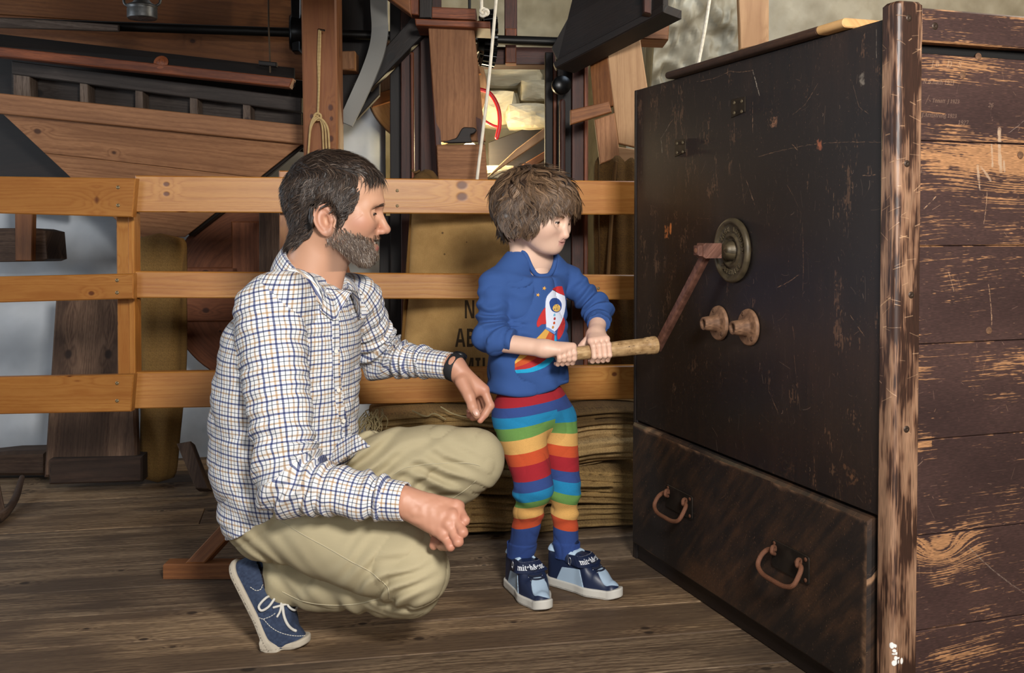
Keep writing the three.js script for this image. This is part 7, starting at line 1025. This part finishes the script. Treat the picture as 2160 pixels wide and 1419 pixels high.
  const eyeball = (z) => { const g = new THREE.SphereGeometry(0.0136 * hs, 28, 20); g.rotateZ(-Math.PI / 2); paint(g, (x, y, zz, o) => { const a = Math.hypot(y, zz); o.set(x > 0 && a < 0.0032 ? '#070605' : x > 0 && a < 0.0072 ? '#3c2c20' : '#b5aba4'); }); g.rotateZ(-0.12); g.rotateY(0.12); g.translate(0.0868 * hs, -0.022 * hs, z * hs); g.applyMatrix4(HM); return g; };
  for (const z of [-0.030, 0.030]) part(boy, 'eye', eyeball(z), std({ vertexColors: true, roughness: 0.12 }));
  // lashes and brows
  const fine = (count, seed, fn, len, w, cols, fl) => grow(headW, { count, seed, start: fn, steps: 4, wave: 0.0008, width: w, len: () => len, lift: () => [0.0004, 0.0025], flow: fl, color: (p, k) => cols[Math.floor(k * cols.length * 0.999)].clone() }), dirW = (x, y, z) => V(x, y, z).transformDirection(HM);
  for (const s of [-1, 1]) {
    part(boy, 'eyebrow', fine(110, 5 + s, (r) => { const t = r(); return W((0.1 - 0.024 * t * t) * hs, (0.0 + 0.004 * Math.sin(t * 2.6) + (r() - 0.5) * 0.004) * hs, s * (0.014 + 0.03 * t) * hs); }, 0.007, 0.001, ['#8a6a50', '#a5856a'].map(lin), (p) => dirW(-0.4, 0.1, s)), HAIR);
    part(boy, 'eyelashes', fine(46, 15 + s, (r) => { const t = r() * 2 - 1; return W((0.1012 - 0.004 * t * t) * hs, (-0.0178 - 0.0022 * t * t) * hs, s * (0.030 + 0.0118 * t) * hs); }, 0.006, 0.0011, ['#2c1f18', '#3a2a20'].map(lin), () => dirW(0.6, -0.55, 0.5 * s)), HAIR);
  }
  // ---- hair
  const cols = ['#2c1f17', '#3f2e22', '#56412f', '#715740', '#927559'].map(lin);
  const lowLine = (q) => q.x > 0.044 ? lerp(-0.07, 0.012, smoothstep(q.x, 0.046, 0.078)) : lerp(-0.07, -0.088, smoothstep(-q.x, -0.044, 0.0));
  const scalp = (x, y, z) => { const q = L(x, y, z).divideScalar(hs), d = HF(q.x * hs, q.y * hs, q.z * hs), sh = ell(-0.001, 0.016, 0, 0.107, 0.092, 0.088)(q.x, q.y, q.z) * hs; return Math.max(smin(d - 0.013, sh, 0.01) + 0.004 * n3(q.x * 60, q.y * 60, q.z * 60), (lowLine(q) + 0.014 - q.y) * 0.7, (q.x - 0.104) * 0.8); };
  const capG = paint(mesh(scalp, box([HO], 0.15)[0], box([HO], 0.15)[1], 0.0045), (x, y, z, o) => o.copy(cols[0]).lerp(cols[1], 0.5 + 0.5 * n3(x * 150, y * 150, z * 150)));
  const shell = (x, y, z) => { const q = L(x, y, z).divideScalar(hs); const k = 1 - 0.30 * smoothstep(-q.y, 0.005, 0.095); return Math.min(ell(-0.001, 0.016, 0, 0.1055, 0.092, 0.0865)(q.x, q.y, q.z) * hs, HF(q.x * hs, q.y * hs, q.z * hs) - 0.009, q.y < 0.01 ? Math.hypot((q.x - 0.004) / 0.103, q.z / 0.085) * 0.09 - 0.089 * k : 1); };
  const endY = (q) => (q.x > 0.078 ? 0.0 : q.x > 0.046 ? lerp(-0.075, 0.0, (q.x - 0.046) / 0.032) : lerp(-0.1, -0.075, smoothstep(q.x, -0.03, 0.046))) + 0.012 * n3(q.x * 45, q.y * 20, q.z * 45) + 0.004, fit = (p, l) => { const q = L(p.x, p.y, p.z).divideScalar(hs); return Math.min(l, Math.max(0.012, (q.y - endY(q)) * 1.02 + 0.006)); };
  const whorl = V(-0.03, 0.095, 0.0);
  const start = (keepLow) => (r) => { const u = r() * 1.75 - 0.75, a = r() * TAU, q0 = Math.sqrt(Math.max(0, 1 - u * u)); const p = W((-0.001 + 0.109 * q0 * Math.cos(a)) * hs, (0.016 + 0.094 * u) * hs, 0.089 * q0 * Math.sin(a) * hs); p.keep = (s) => { const q = L(s.x, s.y, s.z).divideScalar(hs); return q.y > lowLine(q) + 0.012 && (q.x < 0.085 || q.y > 0.032); }; return p; };
  const flow = (p, n, r, ph, t) => { const q = L(p.x, p.y, p.z).divideScalar(hs), d = V(q.x - whorl.x, 0, q.z - whorl.z), w = n3(q.x * 20 + 3, q.y * 20, q.z * 20); d.normalize(); const down = smoothstep(-q.y, -0.10, 0.02); return dirW(d.x * (1 - down * 0.7) + 0.35 * (q.x > 0 ? 1 : 0) * (1 - down) + 0.45 * w, -0.25 - 1.2 * down, d.z * (1 - down * 0.7) + 0.5 * n3(q.x * 20, q.y * 20 + 9, q.z * 20)); };
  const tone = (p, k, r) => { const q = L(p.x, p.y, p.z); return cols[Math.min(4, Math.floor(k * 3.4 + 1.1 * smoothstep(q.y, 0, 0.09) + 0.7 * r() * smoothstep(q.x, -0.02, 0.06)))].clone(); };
  const hair1 = grow(shell, { count: 1000, seed: 11, start: start(), steps: 9, wave: 0.0075, width: 0.0015, clump: 21, spread: 0.0085, len: (p, r) => fit(p, 0.055 + 0.035 * r()), lift: (p, r) => [-0.001, 0.004 + 0.009 * r()], flow, color: tone, tip: (p, c, r) => c.clone().lerp(cols[4], 0.3 * r()) });
  const hair2 = grow(shell, { count: 150, seed: 12, start: start(), steps: 9, wave: 0.011, width: 0.0018, clump: 8, spread: 0.006, len: (p, r) => fit(p, 0.05 + 0.03 * r()), lift: (p, r) => { const q = L(p.x, p.y, p.z); return [0.003, 0.010 + 0.014 * r() * r() + 0.014 * smoothstep(q.y, 0.06, 0.09)]; }, flow, color: tone, tip: (p, c, r) => c.clone().lerp(cols[4], 0.5 * r()) });
  // the fringe and the curls at the neck
  const fringe = grow(shell, { count: 95, seed: 13, start: (r) => { const a = (r() * 2 - 1) * 1.15; return W((-0.006 + 0.108 * Math.cos(a)) * hs, (0.045 + 0.025 * r()) * hs, 0.09 * Math.sin(a) * hs); }, steps: 8, wave: 0.005, width: 0.0014, clump: 18, spread: 0.008, len: (p, r) => fit(p, 0.08) + 0.012 * r(), lift: (p, r) => [0.001, 0.003 + 0.005 * r()], flow: (p) => { const q = L(p.x, p.y, p.z); return dirW(0.1, -1, -0.35 + 0.4 * n3(q.z * 40, q.y * 10, 3)); }, color: tone, tip: (p, c, r) => c.clone().lerp(cols[4], 0.4 * r()) });
  const nape = grow(shell, { count: 110, seed: 14, start: (r) => { const a = Math.PI + (r() * 2 - 1) * 1.75; return W((-0.001 + 0.082 * Math.cos(a)) * hs, (-0.03 - 0.05 * r()) * hs, 0.072 * Math.sin(a) * hs); }, steps: 9, wave: 0.012, width: 0.002, clump: 10, spread: 0.0065, len: (p, r) => 0.03 + 0.022 * r(), lift: (p, r) => [-0.005, -0.002 + 0.007 * r()], flow: (p, n, r, ph) => dirW(0.35 * Math.sin(ph), -1, 0.4 * Math.cos(ph)), color: (p, k, r) => cols[Math.floor(k * 3)].clone() });
  part(boy, 'hair', [capG, hair1, hair2, fringe, nape], HAIR);
  // ---- shirt
  const TM = new THREE.Matrix4().makeBasis(f, UP, rr).setPosition(at(1113, 720, 2.63)), TI = TM.clone().invert();
  const fold = (x, y, z, A, kx, ky, kz) => { const w = n3(x * 12, y * 12, z * 12) * 1.2; return A * (1 - 2 * Math.pow(Math.abs(n3(x * kx + w, y * ky + w, z * kz)), 0.7)); };
  const torsoB = (x, y, z) => { const p = V(x, y, z).applyMatrix4(TI), t = clamp((p.y + 0.14) / 0.30, 0, 1), a = lerp(0.094, 0.076, smoothstep(t, 0.2, 0.9)), b = lerp(0.110, 0.106, smoothstep(t, 0.3, 0.8)), X = p.x + 0.006 - 0.012 * Math.sin(t * 3); const q = Math.sqrt((X / a) ** 2 + (p.z / b) ** 2); let d = (q - 1) * Math.min(a, b) * 0.95; d += -0.0045 * smoothstep(-p.y, 0.07, 0.14) + fold(p.x + p.y * 0.6, p.y, p.z, 0.0042, 15, 17, 15) + 0.0034 * Math.sin(p.y * 70 - p.z * 55 + 3 * n3(p.x * 9, p.y * 9, p.z * 9)) * smoothstep(-p.y, 0.03, 0.11); return smax(d, Math.max(p.y - 0.165, -0.117 - p.y + 0.03 * p.z - 0.012 * Math.sin(p.z * 22)), 0.012); };
  const yoke = uni([[cone(J.rs.clone().add(V(0.012, 0.004, 0)), at(1091, 557, 2.605), 0.036, 0.040), 0], [cone(J.ls.clone().add(V(-0.012, 0.0, 0)), at(1158, 560, 2.665), 0.034, 0.038), 0.03]]);
  const neckC = at(1128, 548, 2.632), nDir = UP.clone().addScaledVector(f, 0.42).normalize(), neckHole = (x, y, z) => { const px = x - neckC.x, py = y - neckC.y, pz = z - neckC.z, h = px * nDir.x + py * nDir.y + pz * nDir.z, rx = px - nDir.x * h, ry = py - nDir.y * h, rz = pz - nDir.z * h; return smax(Math.sqrt(rx * rx + ry * ry + rz * rz) - 0.0525 - 0.06 * Math.max(0, h), -0.03 - h, 0.01); };
  const slv = (a, b, c, r0, r1, r2, ph) => { const u1 = cone(a, b, r0, r1), u2 = cone(b, c, r1, r2), d1 = b.clone().sub(a), l1 = d1.length(), d2 = c.clone().sub(b), l2 = d2.length(); d1.normalize(); d2.normalize(); return (x, y, z) => { const A = u1(x, y, z), B = u2(x, y, z), s1 = (x - a.x) * d1.x + (y - a.y) * d1.y + (z - a.z) * d1.z, s2 = (x - b.x) * d2.x + (y - b.y) * d2.y + (z - b.z) * d2.z, s = lerp(s1 - l1, s2, smoothstep(A - B, -0.03, 0.03)), w = n3(x * 18, y * 18, z * 18) * 2.2, near = Math.exp(-((s / 0.075) ** 2)) * (1 - smoothstep(s2, l2 - 0.045, l2 - 0.012)); let d = smin(A, B, 0.02) + (0.0045 * near + 0.0012) * Math.sin(s * 190 + w * 1.7 + ph) + fold(x, y, z, 0.0018, 24, 24, 24); d -= 0.0012 * smoothstep(s2, l2 - 0.014, l2 - 0.011) * (B < A ? 1 : 0); return Math.max(d, s2 - l2); }; };
  const SRf = slv(J.rs, J.re, at(1083, 719, 2.505), 0.041, 0.0365, 0.0275, 0), SLf = slv(J.ls, J.le, at(1262, 684, 2.605), 0.037, 0.033, 0.0285, 2);
  const shirtF = (x, y, z) => smax(smin(smin(smin(torsoB(x, y, z), yoke(x, y, z), 0.03), SRf(x, y, z), 0.010), SLf(x, y, z), 0.010), -neckHole(x, y, z), 0.006);
  const cot = weaveTex(51, 0.004, '#27457e', '#365a98', 32, true, 0.3), shirtM = std({ map: cot, roughness: 0.9, bumpMap: cot, bumpScale: 0.0001 });
  const sb = box([J.rs, J.re, J.ls, J.le, at(1262, 690, 2.60), at(1083, 725, 2.5), J.belly, at(1040, 830, 2.6), at(1190, 840, 2.6)], 0.07), shirt = part(boy, 'shirt', triUV(mesh(shirtF, sb[0], sb[1], 0.0042)), shirtM);
  { const ring = []; for (let i = 0; i < 40; i++) { const a = i / 40 * TAU, side = f.clone().multiplyScalar(Math.cos(a)).addScaledVector(rr, Math.sin(a)); let p = neckC.clone().addScaledVector(side, 0.055); const o = side.addScaledVector(nDir, -side.dot(nDir)).normalize(); // find the cut edge: where shirt meets the hole
      let best = p, bd = 1; for (let k = -30; k < 40; k++) { const q = neckC.clone().addScaledVector(o, 0.0535).addScaledVector(nDir, k * 0.0016), d = Math.abs(smin(torsoB(q.x, q.y, q.z), yoke(q.x, q.y, q.z), 0.03)); if (d < bd) { bd = d; best = q; } } ring.push(best.clone().addScaledVector(o, -0.001)); }
    const sm = ring.map((p, i) => { const a = V(0, 0, 0); for (let k = -2; k <= 2; k++) a.add(ring[(i + k + 40) % 40]); return a.divideScalar(5); }); part(shirt, 'neck_rib', tube(sm, 0.0062, 120, 10, true), shirtM); part(boy, 'undershirt', tube(sm.filter((p, i) => i < 9 || i > 33).map((p) => p.clone().addScaledVector(f, -0.012).add(V(0, -0.002, 0))), 0.004, 40, 8), std({ color: lin('#c9322b'), roughness: 0.9 }), 'thin red collar under the shirt'); }
  // sewn on rocket
  const felt = (c) => std({ color: lin(c), roughness: 0.95, bumpMap: BURLAP2, bumpScale: 0.0004 }), torsoOnly = (x, y, z) => smin(torsoB(x, y, z), yoke(x, y, z), 0.03), sew = (nm, px, c, l = 0.0014) => part(shirt, nm, patch(px, torsoOnly, l, 2.6, 4), felt(c));
  const curve = (pts, closed = true, n = 40) => new THREE.CatmullRomCurve3(pts.map(([x, y]) => V(x, y, 0)), closed).getPoints(n).slice(0, closed ? n : n + 1).map((p) => [p.x, p.y]);
  const bodyPx = [[1165, 612], ...curve([[1165, 612], [1153, 626], [1150, 650], [1152, 690]], false, 10), [1154, 691], [1168, 700], ...curve([[1168, 700], [1176, 692], [1187, 668], [1192, 640], [1190, 624]], false, 10), [1176, 618]];
  sew('rocket_fin', curve([[1151, 648], [1139, 664], [1132, 682], [1134, 690], [1142, 684], [1152, 682]], true, 30), '#c22f30'); sew('rocket_fin', curve([[1187, 668], [1191, 682], [1186, 704], [1177, 716], [1176, 700]], true, 30), '#c22f30');
  sew('rocket_body', bodyPx, '#dfe4f4', 0.0018); sew('rocket_nose', [[1166, 611], ...curve([[1166, 609], [1174, 604], [1184, 604]], false, 6), [1189, 623], [1180, 620]], '#c22a2c', 0.0026); sew('rocket_collar', [[1152, 690], [1156, 691], [1171, 701], [1168, 705], [1150, 694]], '#6f93cf', 0.0028);
  const wn = curve([[1158, 637], [1164, 629], [1176, 630], [1183, 640], [1181, 654], [1172, 659], [1163, 655], [1159, 646]], true, 30); sew('rocket_window', wn, '#27498f', 0.0026); sew('cat_face', curve([[1164, 651], [1168, 643], [1176, 642], [1180, 648], [1178, 655], [1170, 657]], true, 26), '#e6bb62', 0.0034);
  const dots = [[1168, 645, 0.7], [1174, 644, 0.7], [1167.5, 652, 1.1], [1172, 650.5, 0.8], [1177, 649, 1.1], [1172, 653, 0.7]].map(([x, y, r]) => patch(curve([[x - r, y], [x, y - r], [x + r, y], [x, y + r]], true, 10), torsoOnly, 0.0042, 2.6, 2)); part(shirt, 'face_stitching', dots, felt('#3a3f55'));
  for (const [x, y, c] of [[1168, 664, '#79b8d8'], [1168.5, 672, '#a8343a'], [1167.5, 681, '#c4552e'], [1165, 690, '#c98f4a']]) sew('button_patch', curve([[x - 1.6, y + 2.6], [x - 1.4, y - 2], [x + 1.4, y - 2.8], [x + 1.8, y + 2]], true, 12), c, 0.0026);
  for (const [x, y] of [[1147.5, 608], [1134.5, 622]]) sew('star', [...Array(10).keys()].map((i) => { const a = i / 10 * TAU - 1.3, r = i % 2 ? 1.8 : 4.4; return [x + r * Math.cos(a), y + r * Math.sin(a)]; }), '#e5a94f', 0.0018);
  const arc = (a, b) => [...curve(a, false, 12), ...curve(b, false, 12).reverse()];
  const k0 = [[1150, 694], [1133, 712], [1112, 730], [1095, 750], [1086, 762]], k1 = [[1158, 699], [1145, 722], [1122, 742], [1102, 757], [1086, 767]], k2 = [[1165, 704], [1157, 730], [1134, 752], [1110, 767], [1086, 775]], k3 = [[1169, 706], [1166, 738], [1148, 760], [1118, 776], [1086, 780]], k4 = [[1172, 708], [1174, 744], [1158, 768], [1124, 784], [1089, 787]];
  sew('flame_band', arc(k0, k1), '#dca850'); sew('flame_band', arc(k1, k2), '#c45428'); sew('flame_band', arc(k2, k3), '#b02e30'); sew('flame_band', arc(k3, k4), '#1f9fce');
  // ---- leggings
  const hipsF = local(ell(0, 0, 0, 0.082, 0.085, 0.098), new THREE.Matrix4().makeBasis(f, UP, rr).setPosition(at(1120, 858, 2.625))), leg = (h, k, a, r) => { const up1 = cone(h, k, r[0], r[1]), dn = cone(k.clone().add(V(0, -0.02, 0)), a, r[2], r[3]), kz = k.clone().add(V(0.0, -0.034, 0.0)); return (x, y, z) => { let d = smin(up1(x, y, z), dn(x, y, z), 0.02); const dy = y - kz.y, lap = Math.exp(-((dy / 0.017) ** 2)); d -= 0.0065 * lap; d += 0.0028 * Math.sin(dy * 150 + 2.5 * n3(x * 20, y * 20, z * 20)) * Math.exp(-(((dy + 0.035) / 0.05) ** 2)); const cuff = a.y + 0.012; d += y < cuff + 0.035 ? -0.0022 * smoothstep(cuff + 0.035 - y, 0, 0.004) : 0; return smax(d, cuff - 0.008 - y, 0.004); }; };
  const legR = leg(J.rh, J.rk, J.ra, [0.062, 0.047, 0.0405, 0.031]), legL = leg(J.lh, J.lk, J.la, [0.060, 0.041, 0.036, 0.030]);
  const legsF = (x, y, z) => smax(smin(smin(legR(x, y, z), legL(x, y, z), 0.006), hipsF(x, y, z), 0.028) + fold(x, y, z, 0.0014, 22, 22, 22), y - at(1120, 800, 2.6).y, 0.01);
  const axX = (h, k, a, y) => y > k.y ? lerp(k.x, h.x, (y - k.y) / (h.y - k.y)) : lerp(a.x, k.x, (y - a.y) / (k.y - a.y)), vOf = (x, y, z) => { const w = smoothstep(at(1140, 860, 2.6).y - y, -0.03, 0.05), near = legR(x, y, z) < legL(x, y, z), c = near ? axX(J.rh, J.rk, J.ra, y) : axX(J.lh, J.lk, J.la, y); return y + 0.02 * (1 - w) + w * (near ? -0.20 : 0.16) * (x - c) - (1 - w) * 0.16 * (x - J.hip.x) + (near ? 0 : 0.026 * smoothstep(0.275 - y, 0, 0.11)); }, vAt = (py) => at(1112, py, 2.505 + 0.065 * smoothstep(py, 1000, 1180)).y + 0.02 * (1 - smoothstep(at(1140, 860, 2.6).y - at(1112, py, 2.505).y, -0.03, 0.05));
  const seq = [[800, '#bd4a25'], [832, '#9e1c28'], [860, '#2f4785'], [882, '#187fae'], [905, '#658f47'], [929, '#d3a25c'], [957, '#c04c25'], [982, '#9c1b27'], [1013, '#2d447f'], [1035, '#177cab'], [1056, '#638d46'], [1070, '#cf9e58'], [1092, '#b84824'], [1114, '#28427f'], [1200, '#28427f']], v0 = vAt(1200), v1 = vAt(800), edges = seq.map(([y]) => vAt(y));
  const stripes = dataTex(64, 1024, (x, y, o) => { const v = lerp(v0, v1, (y + 0.5) / 1024); let k = 0; while (k < seq.length - 2 && v < edges[k + 1]) k++; const c = hex(seq[k][1]), n = 0.94 + 0.1 * (((x >> 1) + (y >> 1)) & 1) + 0.05 * n2(x * 0.9, y * 0.9); for (let i = 0; i < 3; i++) o[i] = c[i] * n; }, true); stripes.wrapT = THREE.ClampToEdgeWrapping;
  const lb = box([at(1040, 810, 2.6), at(1205, 810, 2.6), J.ra, J.la, J.rk, J.lk], 0.085), lg = mesh(legsF, lb[0], lb[1], 0.0036), leggings = part(boy, 'leggings', uvBy(lg, (x, y, z) => [(x * 0.8 + z) * 20, (vOf(x, y, z) - v0) / (v1 - v0)]), std({ map: stripes, roughness: 0.95 }));
  const ribs = []; for (const [a, n] of [[J.ra, 46], [J.la, 46]]) for (let i = 0; i < n; i++) { const t = i / n * TAU, r = 0.0316; ribs.push(tube([V(a.x + r * Math.cos(t), a.y + 0.006, a.z + r * Math.sin(t)), V(a.x + r * Math.cos(t) * 1.02, a.y + 0.042, a.z + r * Math.sin(t) * 1.02)], 0.0012, 2, 5)); } const rb = part(leggings, 'ribbed_cuffs', ribs, felt('#263f7c')); rb.userData.kind = 'stuff';
  // ---- shoes
  const S = shoeField(0.76, { heel: 0.135, collar: 0.130, instep: 0.122, mid: 0.082, toe: 0.012, fat: 0.004, narrow: 0.003, sole: 0.030, holeY: 0.085, holeX: 0.085, round: 0.03 });
  const navy = std({ color: lin('#1d2742'), roughness: 0.42, bumpMap: T.stone, bumpScale: 0.0006 }), blue = std({ color: lin('#9fb4c8'), roughness: 0.8, bumpMap: T.stone, bumpScale: 0.0006 }), white = std({ map: T.plaster, color: lin('#f4ecde'), roughness: 0.65 }), liner = std({ color: lin('#b7cfe4'), roughness: 0.8 }), sockM = std({ color: lin('#a82430'), roughness: 0.95 }), metal = std({ color: lin('#c9ccd2'), metalness: 0.9, roughness: 0.3 });
  const strapTex = canvasTex(512, 128, (g, w, h) => { g.fillStyle = '#1b2540'; g.fillRect(0, 0, w, h); g.fillStyle = '#eef1f5'; g.font = 'bold 84px serif'; g.textAlign = 'center'; g.textBaseline = 'middle'; g.save(); g.translate(w / 2, h / 2); g.scale(0.98, 1); g.fillText('mitch&son', 0, 0); g.restore(); });
  const s0 = 0.76, shoe = (toePx, ankle, label) => {
    
const B = floorAt(...toePx), F0 = V(ankle.x, 0, ankle.z), d = B.clone().sub(F0).setY(0).normalize(), O = F0.addScaledVector(d, 0.128 * s0), FM = frame(O, d, UP), q = new THREE.Group(); q.name = 'shoe'; boy.add(q); q.position.copy(O).sub(boy.position); q.userData.label = label;
    const lo = V(-0.16, -0.005, -0.055), hi = V(0.082, 0.11, 0.055), up = (x, y, z) => Math.max(S.upper(x, y, z), -S.hole(x, y, z)), s = 0.76;
    part(q, 'upper', triUV(movedMesh(up, lo, hi, 0.0024, FM)), navy); part(q, 'sole', triUV(movedMesh((x, y, z) => S.sole(x, y, z), lo, hi, 0.0022, FM)), white);
    const panel = (nm, clip, m, e = 0.0016) => part(q, nm, triUV(movedMesh((x, y, z) => Math.max(up(x, y, z) - e, -up(x, y, z) - 0.004, clip(x / s, y / s, z / s) * s), lo, hi, 0.0022, FM)), m);
    panel('toe_panel', (x, y, z) => Math.max(Math.hypot((x - 0.034) / 1.2, z) - 0.030 , 0.034 - y, -x + 0.0), blue);
    panel('side_panel', (x, y, z) => Math.max(Math.max(-0.145 - x + (y - 0.03) * 0.5, x + 0.035 + (y - 0.05) * 0.35), 0.024 - y, y - 0.078 - 0.12 * (x + 0.09), -(Math.abs(z) - 0.012)), blue);
    panel('collar_lining', (x, y, z) => Math.max(0.117 - y, x + 0.078), liner, 0.003);
    const tg = new THREE.SphereGeometry(1, 20, 14); tg.scale(0.009, 0.026, 0.019); tg.rotateZ(-0.38); tg.translate(-0.078, 0.098, 0); tg.applyMatrix4(FM); part(q, 'tongue', tg, navy);
    // ankle strap: a band round the front of the collar, lettered
    const n = 36, pos = [], uv = [], idx = [], edgeR = (a, y) => { let q = 0.085; while (q > 0.012 && up(-0.088 + q * Math.cos(a) + (0.09 - y) * 0.3, y, q * Math.sin(a)) > 0.0016) q -= 0.0006; return q; };
    for (let i = 0; i <= n; i++) { const a = lerp(-1.5, 1.5, i / n); for (const [y, o] of [[0.071, 0], [0.092, 0], [0.092, -0.003], [0.071, -0.003]]) { const r2 = Math.max(0.029, edgeR(a - 0.16, y), edgeR(a - 0.08, y), edgeR(a, y), edgeR(a + 0.08, y), edgeR(a + 0.16, y)) + o + 0.0012; pos.push(-0.088 + r2 * Math.cos(a) + (0.09 - y) * 0.3, y, r2 * Math.sin(a)); uv.push(clamp(1 - (i / n - 0.29) / 0.44, 0, 1), o ? 0.02 : (y - 0.071) / 0.021); } } for (let i = 0; i < n; i++) for (let k = 0; k < 4; k++) { const a = i * 4 + k, b = i * 4 + (k + 1) % 4; idx.push(a, a + 4, b, b, a + 4, b + 4); }
    const g = new THREE.BufferGeometry(); g.setAttribute('position', new THREE.Float32BufferAttribute(pos, 3)); g.setAttribute('uv', new THREE.Float32BufferAttribute(uv, 2)); g.setIndex(idx); const g2 = g.toNonIndexed(); g2.applyMatrix4(FM); g2.computeVertexNormals(); part(q, 'strap', g2, std({ map: strapTex, roughness: 0.45, side: THREE.DoubleSide }));
    const ring = new THREE.TorusGeometry(0.0065, 0.0012, 6, 20); ring.scale(0.6, 1.4, 1); ring.translate(-0.066, 0.078, 0.034); ring.applyMatrix4(FM); part(q, 'buckle', ring, metal);
    const lc = []; for (let i = 0; i < 3; i++) { const x = -0.017 + i * 0.0125, y = lerp(0.070, 0.056, i / 2); const pts = [[x - 0.004, y - 0.005, -0.0165], [x, y + 0.002, -0.009], [x + 0.001, y + 0.004, 0], [x, y + 0.002, 0.009], [x - 0.004, y - 0.005, 0.0165]].map((p) => { const v = V(...p); for (let k = 0; k < 8; k++) v.y -= up(v.x, v.y, v.z) * 0.7; v.y += 0.0022; return v.applyMatrix4(FM); }); lc.push(tube(pts, 0.0026, 16, 7)); } part(q, 'laces', lc, std({ color: lin('#141c30'), roughness: 0.9 }));
    const dt = []; for (let i = 0; i < 3; i++) for (const z of [-1, 1]) { const v = V(-0.019 + i * 0.0125, 0.06, z * 0.0185); for (let k = 0; k < 10; k++) v.y -= up(v.x, v.y, v.z) * 0.7; dt.push(new THREE.SphereGeometry(0.0013, 8, 6).translate(v.x, v.y + 0.0006, v.z).applyMatrix4(FM)); } part(q, 'eyelets', dt, metal);
    const tabP = V(-0.139, 0.075, 0).applyMatrix4(FM); part(q, 'pull_tab', tube([V(-0.132, 0.062, 0), V(-0.142, 0.078, 0), V(-0.137, 0.092, 0), V(-0.129, 0.084, 0)].map((p) => p.applyMatrix4(FM)), 0.0042, 20, 8), navy);
    part(boy, 'sock', turned([[0.018, 0], [0.0195, 0.03], [0.021, 0.06]], V(ankle.x, ankle.y - 0.038, ankle.z), UP, 28), sockM, 'red sock');
  };
  shoe([1146, 1283], J.ra, 'shoe pointing forwards with a lettered strap'); shoe([1302, 1262], J.la, 'shoe turned sideways');
}
scene.traverse((o) => { if (o.isMesh) { o.castShadow = true; o.receiveShadow = true; } });
renderer.render(scene, camera);
